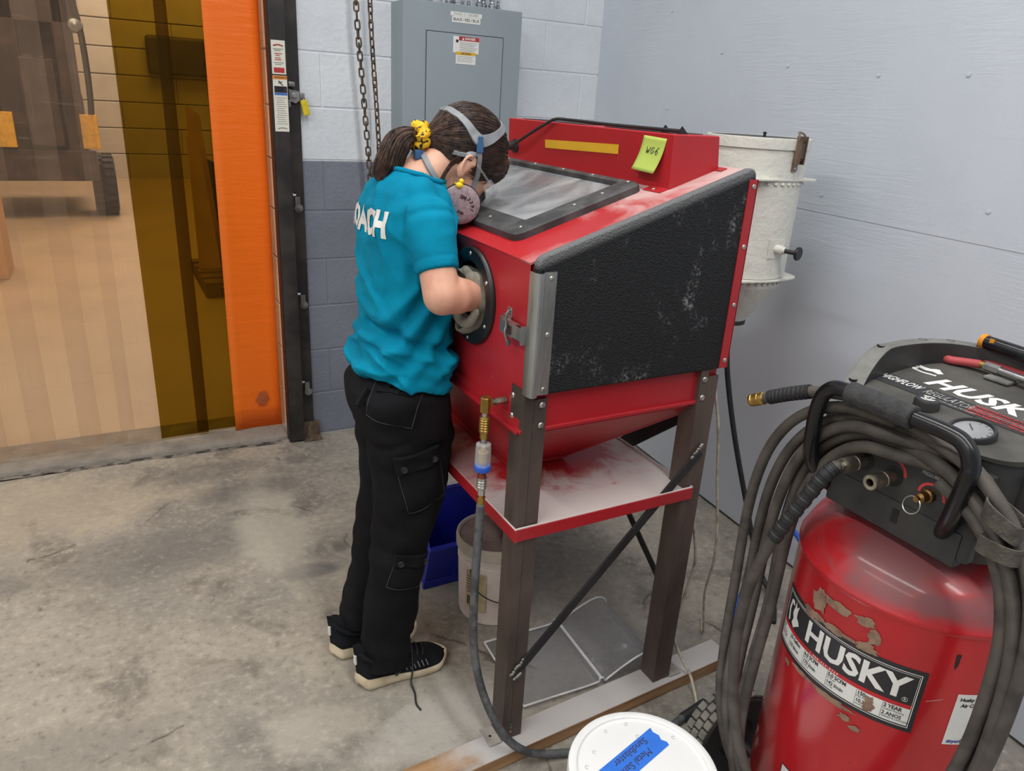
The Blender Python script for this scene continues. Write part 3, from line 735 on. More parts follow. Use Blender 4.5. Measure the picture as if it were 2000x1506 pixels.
o = obj('paper', nt.grid(G), 'note_green', note, 180); o.modifiers.new('t', 'SOLIDIFY').thickness = 0.0004
def pen(strokes, f, r, name, mat, parent):
    m = MB()
    for s in strokes:
        pts = spline([(x, y, 0) for x, y in s], 5)
        m.tube([f(p.x, p.y) for p in pts], r, 5)
    return obj(name, m, mat, parent, 60)
W_ = [[(0.30, 0.70), (0.33, 0.52), (0.37, 0.62), (0.40, 0.52), (0.45, 0.70)], [(0.62, 0.68), (0.55, 0.70), (0.50, 0.60), (0.54, 0.53), (0.61, 0.56), (0.62, 0.61), (0.56, 0.61)], [(0.80, 0.72), (0.72, 0.64), (0.70, 0.56), (0.76, 0.52), (0.80, 0.57), (0.76, 0.62), (0.71, 0.58)]]
pen(W_, lambda u, v: note_pt(u, v)+Vector((-0.0006, 0, 0)), 0.0007, 'handwriting', 'ink_dark', note)

# 2x4 under the legs, one on each side
bd = MB().prism([Vector((0.30, -2.0265, 0.0002)), Vector((1.445, -1.9755, 0.0002)), Vector((1.442, -1.898, 0.0002)), Vector((0.297, -1.949, 0.0002))], (0, 0, 0.0378), 0.002, 1)
tag(obj('timber_board', bd, 'pine_dusty', org=(0.9, -1.945, 0)), 'dusty timber board lying under the two near steel legs', 'board', 'boards under the cabinet legs')
tag(obj('timber_board', MB().box((0.66, -1.135, 0.0002), (1.30, -1.05, 0.0385), 0.002, 1), 'pine', org=(0.95, -1.09, 0)), 'timber board lying under the two far steel legs of the cabinet', 'board', 'boards under the cabinet legs')

# ================================================================ dust collector
mk_block('collector_white', rgb(222, 222, 212), rgb(206, 206, 197))
DCX, DCY = 1.708, -1.497
dc = thing('dust_collector', 'white metal drum dust collector with a cone bottom beside the blue-grey wall', 'dust collector', (DCX, DCY, 0.88))
obj('drum', MB().lathe([(0.128, 1.040), (0.1385, 1.046), (0.1395, 1.300), (0.1395, 1.335), (0.1425, 1.338), (0.1425, 1.4)], (DCX, DCY, 0), 64), 'collector_white', dc, 40)
obj('upper_drum', MB().lathe([(0.1430, 1.330), (0.1430, 1.404), (0.1415, 1.408)], (DCX, DCY, 0), 64), 'collector_white', dc, 40)
def flange(z, w_, r=0.142):
    m = MB(); P = []
    # square corner flange: round plate with four ears
    pts = []
    for j in range(72):
        a = 2*PI*j/72; pts.append(Vector((DCX+(r+w_*abs(math.cos(2*(a+0.80)))**5)*math.cos(a), DCY+(r+w_*abs(math.cos(2*(a+0.80)))**5)*math.sin(a), z)))
    return m.prism(pts, (0, 0, 0.004))
obj('mounting_flange', flange(1.326, 0.034, 0.1445), 'collector_white', dc, 30)
obj('mounting_flange', flange(1.040, 0.022, 0.150), 'collector_white', dc, 30)
lid = obj('lid', MB().lathe([(0.1440, 1.408), (0.1475, 1.408), (0.1480, 1.434), (0.1460, 1.4375), (0.138, 1.4375), (0.136, 1.434), (0, 1.434)], (DCX, DCY, 0), 64), 'collector_white', dc, 40)
obj('lid_felt', MB().lathe([(0.1355, 1.4342), (0.1355, 1.437), (0.0, 1.437)], (DCX, DCY, 0), 48), 'frame_black', lid)
obj('lid_knob', MB().lathe([(0.004, 1.436), (0.004, 1.446), (0.007, 1.448), (0, 1.452)], (DCX-0.03, DCY-0.05, 0), 12), 'black_plastic', lid)
cone = obj('cone', MB().lathe([(0.048, 0.890), (0.050, 0.893), (0.128, 1.012), (0.134, 1.022), (0.134, 1.042)], (DCX, DCY, 0), 64), 'collector_white', dc, 40)
obj('cone_cap', MB().lathe([(0.044, 0.878), (0.051, 0.880), (0.052, 0.893), (0.048, 0.894)], (DCX, DCY, 0), 40), 'dark_steel', cone)
for (zz, rr) in ((1.316, 0.1405), (1.030, 0.1352)):      # crimped scallops under the flanges
    cm = MB()
    for j in range(40):
        a = 2*PI*j/40; cm.sphere((DCX+rr*math.cos(a), DCY+rr*math.sin(a), zz), (0.006, 0.006, 0.0048), nu=8, nv=6)
    obj('crimped_edge', cm, 'collector_white', dc, 60)['kind'] = 'stuff'
# clamp on the lid rim, facing the camera side
ca = math.radians(-88); cd = Vector((math.cos(ca), math.sin(ca), 0)); cs = Vector((-cd.y, cd.x, 0)); cp = Vector((DCX, DCY, 0))+cd*0.146
mk_steel('rusty_steel', rgb(150, 132, 116), rgb(104, 88, 76), 0.5, 0.7, 40)
def lbx(m, u0, u1, n0, n1, z0, z1): return m.prism([cp+cs*u0+cd*n0+Vector((0, 0, z0)), cp+cs*u1+cd*n0+Vector((0, 0, z0)), cp+cs*u1+cd*n1+Vector((0, 0, z0)), cp+cs*u0+cd*n1+Vector((0, 0, z0))], (0, 0, z1-z0))
cl_ = MB(); lbx(cl_, -0.010, 0.010, -0.003, 0.001, 1.352, 1.395); lbx(cl_, -0.012, -0.008, 0, 0.020, 1.372, 1.446); lbx(cl_, 0.008, 0.012, 0, 0.020, 1.372, 1.446); lbx(cl_, -0.010, 0.010, 0.014, 0.018, 1.388, 1.428)
cl_.tube([cp+cs*-0.013+cd*0.012+Vector((0, 0, 1.385)), cp+cs*0.013+cd*0.012+Vector((0, 0, 1.385))], 0.005, 8)
cl_.tube(spline([cp+cs*-0.009+cd*0.012+Vector((0, 0, 1.40)), cp+cs*-0.012+cd*0.008+Vector((0, 0, 1.445)), cp+cd*-0.006+Vector((0, 0, 1.456)), cp+cs*0.012+cd*0.008+Vector((0, 0, 1.445)), cp+cs*0.009+cd*0.012+Vector((0, 0, 1.40))], 5), 0.0028, 7)
clo = obj('clamp', cl_, 'rusty_steel', dc, 40); obj('screw', MB().screw(cp+cd*0.001+Vector((0, 0, 1.360)), cd, 0.004), 'screw_steel', clo)
# damper rod
da = math.radians(-90); dd = Vector((math.cos(da), math.sin(da), 0)); dp = Vector((DCX, DCY, 1.135))+dd*0.137
sq = MB(); s2 = Vector((-dd.y, dd.x, 0)); sq.prism([dp+s2*-0.030+Vector((0, 0, -0.027)), dp+s2*0.030+Vector((0, 0, -0.027)), dp+s2*0.030+Vector((0, 0, 0.027)), dp+s2*-0.030+Vector((0, 0, 0.027))], dd*0.003); obj('damper_plate', sq, 'collector_white', dc)
kd = (Vector((0.25, -1, -0.02))).normalized(); kM = kd.to_track_quat('Z', 'Y').to_matrix()
obj('damper_sleeve', MB().lathe([(0.013, -0.005), (0.013, 0.022), (0.010, 0.024), (0.010, 0.030), (0, 0.030)], dp, 18, M=kM), 'collector_white', dc)
obj('damper_rod', MB().lathe([(0.0065, 0.02), (0.0065, 0.066), (0, 0.066)], dp, 12, M=kM), 'dark_steel', dc)
obj('damper_knob', MB().lathe([(0.004, 0.062), (0.019, 0.066), (0.0195, 0.071), (0.018, 0.0735), (0, 0.0735)], dp, 28, M=kM), 'black_plastic', dc)
# duct to the cabinet carries it
obj('duct', MB().tube([(X1+0.010, -1.497, 1.22), (1.40, -1.497, 1.22), (1.575, -1.497, 1.22)], 0.05, 24), 'collector_white', dc)

# ================================================================ cords behind the cabinet
grained('cord_white', rgb(196, 188, 170), 0.55, var=0.1, scale=40, col2=rgb(150, 140, 120))
def cord(name, pts, r, mat, label, cat, k=8, n=8, group=None):
    P = spline(pts, k); o = obj(name, MB().tube(P, r, n), mat, org=pts[-1], smooth=180); return tag(o, label, cat, group)
cord('power_cord', [(1.235, -1.925, 0.93), (1.238, -1.930, 0.86), (1.232, -1.935, 0.78), (1.236, -1.93, 0.66), (1.262, -1.92, 0.52), (1.288, -1.925, 0.40), (1.296, -1.92, 0.33), (1.262, -1.925, 0.20), (1.242, -1.94, 0.15), (1.262, -1.965, 0.085), (1.275, -1.995, 0.044), (1.262, -2.04, 0.008), (1.235, -2.075, 0.006), (1.21, -2.12, 0.006)], 0.0042, 'cord_white', 'yellowed white cord hanging against the near rear steel leg', 'cord')
cord('power_cord', [(1.26, -1.905, 0.94), (1.262, -1.915, 0.90), (1.270, -1.925, 0.84), (1.285, -1.935, 0.76), (1.31, -1.935, 0.62), (1.335, -1.94, 0.48), (1.352, -1.935, 0.36), (1.40, -1.88, 0.2), (1.455, -1.85, 0.03), (1.48, -1.82, 0.007), (1.52, -1.78, 0.006)], 0.0034, 'cord_white', 'thin white cord hanging free between the cabinet and the coiled hose', 'cord')
cord('power_cord', [(DCX-0.02, DCY-0.02, 0.874), (DCX-0.022, DCY-0.03, 0.84), (DCX-0.015, DCY-0.05, 0.72), (DCX+0.02, DCY-0.09, 0.52), (DCX+0.07, DCY-0.14, 0.30), (DCX+0.10, DCY-0.22, 0.08), (DCX+0.08, DCY-0.32, 0.012), (DCX+0.0, DCY-0.40, 0.010)], 0.0085, 'black_rubber', 'thick black cord hanging from the cone of the white dust collector', 'cord')
# ================================================================ air line of the cabinet
mk_steel('nickel', rgb(196, 192, 176), rgb(150, 146, 130), 0.33, 0.95, 40)
def mk_clear(name, col, tint, haze, rough=0.1, edge=None):
    """clear plastic: see-through with a little haze"""
    m, k = newmat(name, col, rough)
    tr = k.add('ShaderNodeBsdfTransparent'); tr.inputs[0].default_value = tint
    mx = k.add('ShaderNodeMixShader')
    v = k.coord((1, 1, 1), 'World'); f = k.fac(k.noise(v, 12, 4), 0.3, 0.75)
    lw = k.add('ShaderNodeLayerWeight'); lw.inputs['Blend'].default_value = 0.3
    a = k.math('ADD', haze, k.math('MULTIPLY', f, haze*0.6)); a = k.math('ADD', a, k.math('MULTIPLY', lw.outputs['Facing'], edge if edge is not None else 0.35))
    a.node.use_clamp = True
    k.link(a, mx.inputs[0]); k.link(tr.outputs[0], mx.inputs[1]); k.link(k.b.outputs[0], mx.inputs[2]); k.link(mx.outputs[0], k.out.inputs['Surface'])
mk_clear('bowl_clear', rgb(225, 225, 225), (0.93, 0.93, 0.93, 1), 0.12, 0.12)
grained('blue_plastic', rgb(38, 88, 190), 0.35, var=0.05)
grained('copper_red', rgb(150, 78, 58), 0.4, 0.7)
grained('filter_tan', rgb(206, 176, 132), 0.8)
AX, AY = 0.655, -1.890
al = thing('air_line', 'grey air hose with brass fittings and a clear filter bowl at the cabinet front', 'hose', (AX, AY, 0.0))
Mx = Matrix.Rotation(PI, 3, 'Z')
obj('hex_nipple', MB().lathe([(0.0085, 0), (0.0085, 0.028), (0.006, 0.028), (0.006, 0.045)], (0.7035, AY, 0.906), 6, 'x', M=Mx), 'nickel', al, 20)
el = MB().lathe([(0.0115, 0.886), (0.0115, 0.917), (0.010, 0.9195), (0, 0.9195)], (AX, AY, 0), 8); el.box((AX, AY-0.008, 0.897), (AX+0.014, AY+0.008, 0.914), 0.002)
obj('elbow', el, 'brass', al, 25)
obj('threaded_stub', MB().lathe([(0.007, 0.872), (0.007, 0.888)], (AX, AY, 0), 12), 'zinc', al)
pf = [(0.0095, 0.826), (0.0095, 0.838), (0.0115, 0.840)]
for i in range(5): z = 0.842+i*0.0058; pf += [(0.0118, z), (0.0118, z+0.0035), (0.0108, z+0.0045), (0.0108, z+0.0054)]
pf += [(0.0118, 0.872), (0.010, 0.876), (0, 0.876)]
obj('coupler', MB().lathe(pf, (AX, AY, 0), 24), 'brass', al)
obj('neck', MB().lathe([(0.006, 0.812), (0.006, 0.828)], (AX, AY, 0), 14), 'zinc', al)
bw = obj('filter_bowl', MB().lathe([(0.0175, 0.760), (0.0170, 0.800), (0.0160, 0.812), (0.009, 0.8165), (0.009, 0.8145), (0.0145, 0.810), (0.0152, 0.800), (0.0158, 0.762), (0.0175, 0.760)], (AX, AY, 0), 32), 'bowl_clear', al)
obj('filter_element', MB().lathe([(0.0095, 0.766), (0.0095, 0.790), (0.0115, 0.7905), (0.0115, 0.7935), (0.006, 0.7935), (0.005, 0.812)], (AX, AY, 0), 20), 'filter_tan', bw)
obj('blue_ring', MB().lathe([(0.010, 0.748), (0.0175, 0.750), (0.0190, 0.7535), (0.0190, 0.761), (0.0175, 0.7635), (0.012, 0.768), (0, 0.768)], (AX, AY, 0), 32), 'blue_plastic', al)
obj('red_nut', MB().lathe([(0.0085, 0.733), (0.0085, 0.741), (0.007, 0.743), (0.007, 0.750)], (AX, AY, 0), 16), 'copper_red', al)
pf = [(0.0075, 0.690), (0.0085, 0.692), (0.0085, 0.704), (0.0105, 0.706)]
for i in range(3): z = 0.708+i*0.006; pf += [(0.0112, z), (0.0112, z+0.004), (0.010, z+0.005)]
pf += [(0.0112, 0.727), (0.0108, 0.733), (0, 0.733)]
obj('quick_coupler', MB().lathe(pf, (AX, AY, 0), 20), 'zinc', al)
obj('ferrule', MB().lathe([(0.0088, 0.655), (0.0088, 0.680), (0.0095, 0.681), (0.0095, 0.685), (0.0068, 0.686), (0.0068, 0.692)], (AX, AY, 0), 20), 'brass', al)
hp_ = spline([(AX, AY, 0.668), (AX-0.002, AY, 0.60), (0.648, -1.893, 0.45), (0.645, -1.908, 0.30), (0.655, -1.945, 0.19), (0.685, -1.998, 0.10), (0.735, -2.024, 0.047), (0.79, -2.032, 0.020), (0.86, -2.052, 0.0125), (0.96, -2.090, 0.0115), (1.08, -2.100, 0.0115), (1.178, -2.082, 0.0135), (1.262, -2.073, 0.022)], 8)
obj('hose', MB().tube(hp_, 0.0098, 12), 'hose_grey', al, 180)
obj('hose_end', MB().tube(hp_[-9:], 0.0118, 12), 'black_rubber', al, 180)
cord('blue_air_hose', [(1.268, -2.073, 0.0225), (1.31, -2.070, 0.026), (1.38, -2.02, 0.014), (1.52, -1.88, 0.012), (1.68, -1.78, 0.05), (1.76, -1.76, 0.20), (1.80, -1.765, 0.272), (1.785, -1.82, 0.292), (1.73, -1.92, 0.30), (1.66, -2.05, 0.24), (1.56, -2.22, 0.12), (1.52, -2.34, 0.02)], 0.0085, 'blue_plastic', 'bright blue air hose running from the grey hose to behind the compressor', 'hose')

# ================================================================ small bucket behind the leg
grained('bucket_pink', rgb(236, 222, 214), 0.5, var=0.08, scale=8, col2=rgb(214, 198, 188))
grained('lid_brown', rgb(152, 136, 128), 0.75, var=0.2, scale=10, col2=rgb(124, 108, 102))
grained('rim_cream', rgb(206, 194, 178), 0.55, var=0.1, scale=12)
BX, BY = 0.940, -1.448
bk1 = thing('bucket', 'dirty pinkish white bucket with a brown lid behind the near front leg', 'bucket', (BX, BY, 0))
obj('body', MB().lathe([(0.096, 0.0), (0.102, 0.003), (0.104, 0.010), (0.111, 0.190), (0.1125, 0.192), (0.1125, 0.204), (0.111, 0.206), (0.1115, 0.222), (0.1135, 0.224), (0.1135, 0.238), (0.1115, 0.24), (0.110, 0.252)], (BX, BY, 0), 56), 'bucket_pink', bk1, 35)
lo_ = obj('lid', MB().lathe([(0.1185, 0.236), (0.1195, 0.262), (0.1180, 0.270), (0.1140, 0.2725), (0.1105, 0.270), (0.108, 0.262)], (BX, BY, 0), 56, caps=False), 'rim_cream', bk1, 40)
obj('lid_disc', MB().lathe([(0.1095, 0.2605), (0.104, 0.264), (0.100, 0.262), (0.040, 0.262), (0.037, 0.2645), (0.034, 0.262), (0.022, 0.262), (0.020, 0.264), (0, 0.264)], (BX, BY, 0), 48), 'lid_brown', lo_, 40)
hnd = spline([(BX-0.104, BY-0.045, 0.205), (BX-0.108, BY-0.085, 0.155), (BX-0.062, BY-0.118, 0.115), (BX, BY-0.128, 0.10), (BX+0.062, BY-0.105, 0.11), (BX+0.112, BY-0.03, 0.16), (BX+0.118, BY+0.02, 0.205)], 8)
obj('handle', MB().tube(hnd, 0.002, 6), 'dark_steel', bk1)
ea = math.atan2(-0.045, -0.104); eN = Vector((math.cos(ea), math.sin(ea), 0))
obj('handle_lug', MB().lathe([(0.012, 0), (0.012, 0.008), (0.007, 0.011), (0, 0.011)], Vector((BX, BY, 0.207))+eN*0.1115, 16, M=eN.to_track_quat('Z', 'Y').to_matrix()), 'bucket_pink', bk1)
def cyl_patch(c, r, a0, a1, z0, z1, n=16):
    """thin curved patch on a vertical cylinder"""
    P = [[Vector((c[0]+r*math.cos(a0+(a1-a0)*j/n), c[1]+r*math.sin(a0+(a1-a0)*j/n), z)) for j in range(n+1)] for z in (z0, (z0+z1)/2, z1)]
    return MB().grid(P)
grained('paper_beige', rgb(196, 176, 136), 0.7, var=0.12, scale=30)
obj('paper_label', cyl_patch((BX, BY), 0.1135, math.radians(196), math.radians(232), 0.055, 0.185), 'paper_beige', bk1)
bc = MB()
for i in range(9): a = math.radians(200+i*1.5); bc.add(cyl_patch((BX, BY), 0.1141, a, a+math.radians(0.8 if i % 3 else 1.1), 0.068, 0.100, 2).v, cyl_patch((0, 0), 1, 0, 1, 0, 1, 2).f)
obj('barcode', bc, 'ink_black', bk1)['kind'] = 'stuff'
tl = MB()
for i in range(7): tl.add(cyl_patch((BX, BY), 0.1141, math.radians(199), math.radians(199+10+(i*7) % 12), 0.112+0.009*i, 0.112+0.009*i+0.003, 4).v, cyl_patch((0, 0), 1, 0, 1, 0, 1, 4).f)
obj('label_print', tl, 'ink_dark', bk1)['kind'] = 'stuff'
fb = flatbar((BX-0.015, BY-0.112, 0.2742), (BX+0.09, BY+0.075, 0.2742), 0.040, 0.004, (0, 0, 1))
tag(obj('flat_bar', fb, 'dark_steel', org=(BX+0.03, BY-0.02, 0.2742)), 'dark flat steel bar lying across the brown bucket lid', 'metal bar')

# ================================================================ blue bin
grained('bin_blue', rgb(30, 44, 168), 0.42, var=0.12, scale=7, col2=rgb(22, 32, 134))
bn = thing('storage_bin', 'blue plastic open-front storage bin on the floor behind the person and bucket', 'bin', (0.95, -1.19, 0))
def panel(p, t): return MB().prism([Vector(q) for q in p], t, 0.0015, 1)
b0, b1, f_, r_ = 0.778, 1.10, -1.285, -1.145
obj('front_wall', panel([(b0, f_, 0.022), (b1, f_, 0.022), (b1+0.012, f_-0.014, 0.148), (b0-0.012+0.024, f_-0.014, 0.148)], (0, 0.004, 0)), 'bin_blue', bn)
obj('front_lip', panel([(b0+0.010, f_-0.022, 0.145), (b1+0.014, f_-0.022, 0.145), (b1+0.014, f_-0.008, 0.152), (b0+0.010, f_-0.008, 0.152)], (0, 0, 0.006)), 'bin_blue', bn)
obj('base_rim', panel([(b0-0.006, f_-0.006, 0.0), (b1+0.006, f_-0.006, 0.0), (b1+0.004, f_-0.004, 0.026), (b0-0.004, f_-0.004, 0.026)], (0, 0.012, 0)), 'bin_blue', bn)
obj('floor_panel', MB().box((b0, f_, 0.010), (b1, r_, 0.016)), 'bin_blue', bn)
obj('back_wall', MB().box((b0+0.02, r_-0.005, 0.012), (b1, r_, 0.272), 0.001), 'bin_blue', bn)
for x in (b0, b1-0.004): obj('side_wall', panel([(x, f_, 0.012), (x, r_, 0.012), (x+0.01, r_, 0.262), (x+0.016, f_+0.075, 0.262), (x+0.012, f_-0.010, 0.150)], (0.004, 0, 0)), 'bin_blue', bn)
rm = MB().tube([(b0+0.014, f_+0.07, 0.266), (b0+0.012, r_, 0.272), (b1, r_, 0.272), (b1+0.01, f_+0.07, 0.266)], 0.007, 8); obj('rim', rm, 'bin_blue', bn)
obj('front_rib', MB().box((0.872, f_-0.012, 0.026), (0.876, f_+0.002, 0.140), 0.001), 'bin_blue', bn)

# ================================================================ clear plastic cover on the floor
mk_clear('cover_clear', rgb(205, 207, 209), (0.92, 0.92, 0.93, 1), 0.09, 0.15, 0.10)
grained('cover_edge', rgb(226, 227, 227), 0.35)
cv = thing('plastic_cover', 'dusty clear plastic cover with a raised curved end lying on the floor under the cabinet', 'plastic cover', (1.03, -1.75, 0))
prf = [(0.828, 0.010), (0.90, 0.011), (1.045, 0.012), (1.060, 0.024), (1.070, 0.024), (1.078, 0.012), (1.092, 0.020), (1.14, 0.046), (1.185, 0.064), (1.212, 0.066), (1.232, 0.056), (1.244, 0.032), (1.247, 0.008)]
pv = [p for p in spline([(x, 0, z) for x, z in prf], 4)]
ang = math.radians(-3.2)
def cvp(x, y, z):
    c_, s_ = math.cos(ang), math.sin(ang); dx, dy = x-1.03, y+1.75; return Vector((1.03+dx*c_-dy*s_, -1.75+dx*s_+dy*c_, z))
Y0_, Y1_ = -1.882, -1.618
o = obj('sheet', MB().grid([[cvp(p.x, y, p.z) for p in pv] for y in (Y0_, Y1_)]), 'cover_clear', cv, 60); o.modifiers.new('t', 'SOLIDIFY').thickness = 0.003
for y in (Y0_, Y1_): obj('edge_bead', MB().tube([cvp(p.x, y, p.z+0.0015) for p in pv], 0.0032, 8), 'cover_edge', cv, 180)
obj('edge_bead', MB().tube([cvp(0.828, Y0_, 0.0112), cvp(0.828, Y1_, 0.0112)], 0.003, 8), 'cover_edge', cv)
obj('ridge', MB().tube([cvp(1.065, Y0_, 0.0255), cvp(1.065, Y1_, 0.0255)], 0.0042, 8), 'cover_edge', cv)
obj('end_skirt', MB().prism([cvp(p.x, Y0_+0.004, p.z-0.002) for p in pv[20:]]+[cvp(1.245, Y0_+0.004, 0.0005), cvp(1.09, Y0_+0.004, 0.0005)], (0, 0.002, 0)), 'cover_clear', cv)

# ================================================================ white bucket in the foreground
def mk_lid():
    m, k = newmat('lid_white', rgb(236, 237, 236), 0.4); v = k.coord((1, 1, 1), 'World')
    f = k.fac(k.noise(v, 120, 5, 0.7), 0.62, 0.70); g = k.fac(k.noise(v, 9, 3), 0.45, 0.65)
    c = k.mix(k.math('MULTIPLY', f, k.math('MULTIPLY', g, 0.55)), rgb(236, 237, 236), rgb(120, 120, 116))
    k.link(c, k.b.inputs['Base Color'])
mk_lid(); grained('bucket_white', rgb(238, 239, 238), 0.38, var=0.02)
WX, WY, WZ = 0.800, -2.352, 0.293
wb = thing('lidded_bucket', 'white lidded bucket with handwritten blue tape, cut by the bottom of the photo', 'bucket', (WX, WY, 0))
obj('body', MB().lathe([(0.122, 0.0), (0.128, 0.004), (0.137, 0.225), (0.1395, 0.228), (0.1395, 0.236), (0.138, 0.238), (0.1385, 0.250), (0.141, 0.252), (0.141, 0.262), (0.139, 0.27)], (WX, WY, 0), 64), 'bucket_white', wb, 35)
wl = obj('lid', MB().lathe([(0.1455, 0.246), (0.1475, 0.250), (0.1480, 0.284), (0.1460, 0.2905), (0.1410, 0.2930), (0.1335, 0.2930), (0.1305, 0.2915), (0.1295, 0.2872), (0.1275, 0.2858), (0.120, 0.2862), (0, 0.2868)], (WX, WY, 0), 80), 'lid_white', wb, 40)
mks = MB()
for (a, r) in ((95, 0.112), (70, 0.117), (128, 0.10), (60, 0.085), (20, 0.115), (150, 0.11)):
    q = (WX+r*math.cos(math.radians(a)), WY+r*math.sin(math.radians(a)), 0.2866)
    mks.tube([(q[0]+0.004*math.cos(t*1.2), q[1]+0.004*math.sin(t*1.2), 0.28665) for t in range(5)], 0.0005, 4)
grained('mould_mark', rgb(170, 170, 166), 0.5); obj('mould_mark', mks, 'mould_mark', wl)['kind'] = 'stuff'
grained('painters_tape', rgb(46, 118, 224), 0.6, var=0.05, scale=30)
tu = (Vector((0.813, -2.289, 0))-Vector((0.886, -2.272, 0))).normalized(); tu = (tu+(Vector((0.811, -2.345, 0))-Vector((0.883, -2.324, 0))).normalized()).normalized(); tv = Vector((-tu.y, tu.x, 0))
t0 = Vector((0.8845, -2.298, 0.2872)); hw = 0.026
ed = [(-0.002, -hw), (0.003, -hw*0.6), (0.0, -hw*0.1), (0.006, hw*0.3), (0.001, hw*0.7), (0.004, hw)]
P2 = [t0+tu*a+tv*b for a, b in ed]; P2 += [t0+tu*0.200+tv*hw, t0+tu*0.200-tv*hw]
tape = thing('tape_label', 'blue painters tape with black handwriting across the white bucket lid', 'tape', (0.80, -2.31, 0.2872))
obj('strip', MB().prism(P2, (0, 0, 0.0003)), 'painters_tape', tape)
grained('marker_ink', rgb(58, 38, 52), 0.6)
for txt, off, s0 in (('Metal Sand', 0.0085, 0.042), ('Sandblaster', -0.0135, 0.028)):
    mb = text_mb(txt, 0.0225, 0.0, 0.18, 'LEFT', 0.96)
    # text runs along tu, its up side points away from tv so that it reads from the far side
    up = Vector((0, 0, 1)).cross(tu); place(mb, t0+tu*s0+tv*(off if up.dot(tv) > 0 else -off)+Vector((0, 0, 0.0004)), tu, up); obj('handwriting', mb, 'marker_ink', tape, 0)
# ================================================================ steel door track at the opening
grained('track_black', rgb(42, 40, 40), 0.55, 0.3, var=0.3, scale=9, col2=rgb(66, 61, 58), bump=0.15)
grained('track_edge', rgb(24, 24, 26), 0.5)
grained('sticker_cream', rgb(218, 216, 204), 0.55, var=0.03)
grained('sticker_red', rgb(186, 50, 50), 0.5); grained('sticker_orange', rgb(232, 140, 40), 0.5); grained('sticker_blue', rgb(60, 110, 190), 0.5)
grained('print_grey', rgb(140, 140, 134), 0.6); grained('tag_yellow', rgb(222, 196, 40), 0.5, var=0.1, scale=60)
trk = thing('door_track', 'black steel door track bolted to the block wall beside the strip curtain', 'door track', (0.69, -0.03, 0))
obj('channel', MB().box((0.632, -0.062, 0.006), (0.694, 0.0, 3.1), 0.004, 2), 'track_black', trk)
obj('flange', MB().box((0.694, -0.014, 0.006), (0.748, -0.001, 3.1), 0.002, 1), 'track_black', trk)
obj('edge_bead', MB().box((0.6285, -0.058, 0.006), (0.634, -0.004, 3.1), 0.002, 1), 'track_edge', trk)
obj('base_angle', MB().box((0.69, -0.075, 0.0), (0.772, -0.015, 0.006)).box((0.700, -0.02, 0.0), (0.772, -0.0145, 0.075)), 'rusty_steel', trk)
for (x, z) in ((0.724, 1.03), (0.728, 0.62), (0.730, 0.22)):
    bl = obj('anchor_bolt', MB().lathe([(0.017, 0), (0.017, 0.003), (0.009, 0.0035), (0.009, 0.010), (0.005, 0.0105), (0.005, 0.020), (0, 0.020)], (x, -0.014, z), 16, 'y', M=Matrix.Rotation(PI, 3, 'X')), 'galvanised', trk, 30)
    obj('washer_strap', MB().box((x-0.014, -0.0165, z+0.012), (x+0.006, -0.014, z+0.046), 0.001), 'galvanised', bl)
    obj('side_bolt', MB().lathe([(0.010, 0), (0.010, 0.006), (0.005, 0.007), (0.005, 0.016), (0, 0.016)], (0.694, -0.032, z+0.055), 6, 'x'), 'galvanised', trk, 20)
# stickers
def stick(name, x0, x1, z0, z1, mat, parent, d=0.0, y=-0.062): return obj(name, MB().box((x0, y-0.0008-d, z0), (x1, y-d, z1)), mat, parent)
s1 = stick('notice_sticker', 0.637, 0.688, 1.535, 1.652, 'sticker_cream', trk)
obj('sticker_print', MB().box((0.643, -0.0632, 1.540), (0.682, -0.0628, 1.558)), 'sticker_red', s1)
arc = MB().tube([(0.6445+0.036*t, -0.0631, 1.633+0.004*math.sin(PI*t)) for t in [i/10 for i in range(11)]], 0.0022, 6); obj('sticker_print', arc, 'sticker_red', s1)
def lines(x0, x1, zs, mat, parent, th=0.0014):
    for i, z in enumerate(zs): obj('print_line', MB().box((x0+0.002*((i*5) % 3), -0.0632, z-th), (x1-0.003*((i*7) % 4), -0.0628, z+th)), mat, parent)
lines(0.644, 0.681, (1.622, 1.617), 'print_grey', s1); lines(0.648, 0.676, (1.606, 1.600, 1.591, 1.585), 'sticker_red', s1); lines(0.644, 0.681, (1.575, 1.569), 'print_grey', s1)
s2 = stick('warning_sticker', 0.637, 0.690, 1.330, 1.530, 'sticker_cream', trk)
obj('orange_header', MB().box((0.6375, -0.0632, 1.517), (0.6895, -0.0628, 1.5295)), 'sticker_orange', s2)
obj('black_field', MB().box((0.641, -0.0632, 1.470), (0.6885, -0.0628, 1.493)), 'label_black', s2); obj('blue_field', MB().box((0.641, -0.0632, 1.461), (0.6885, -0.0628, 1.4695)), 'sticker_blue', s2)
obj('falling_figure', MB().tube(spline([(0.658, -0.0632, 1.512), (0.664, -0.0632, 1.506), (0.668, -0.0632, 1.500), (0.674, -0.0632, 1.496)], 4), 0.0018, 6).tube([(0.657, -0.0632, 1.503), (0.663, -0.0632, 1.507), (0.672, -0.0632, 1.508)], 0.0013, 5), 'label_black', s2)
obj('lettering', place(text_mb('WARNING', 0.0095, 0.0002, 0, 'CENTER'), (0.666, -0.0634, 1.523), (1, 0, 0), (0, 0, 1)), 'label_black', s2, 0)
lines(0.644, 0.685, (1.488, 1.483, 1.477), 'sticker_cream', s2, 0.0009)
lines(0.645, 0.685, [1.452-0.0078*i for i in range(13)], 'print_grey', s2, 0.0009)
obj('sticker_print', MB().tube([(0.648+0.034*t, -0.0631, 1.341+0.003*math.sin(PI*t)) for t in [i/10 for i in range(11)]], 0.0016, 6), 'print_grey', s2)
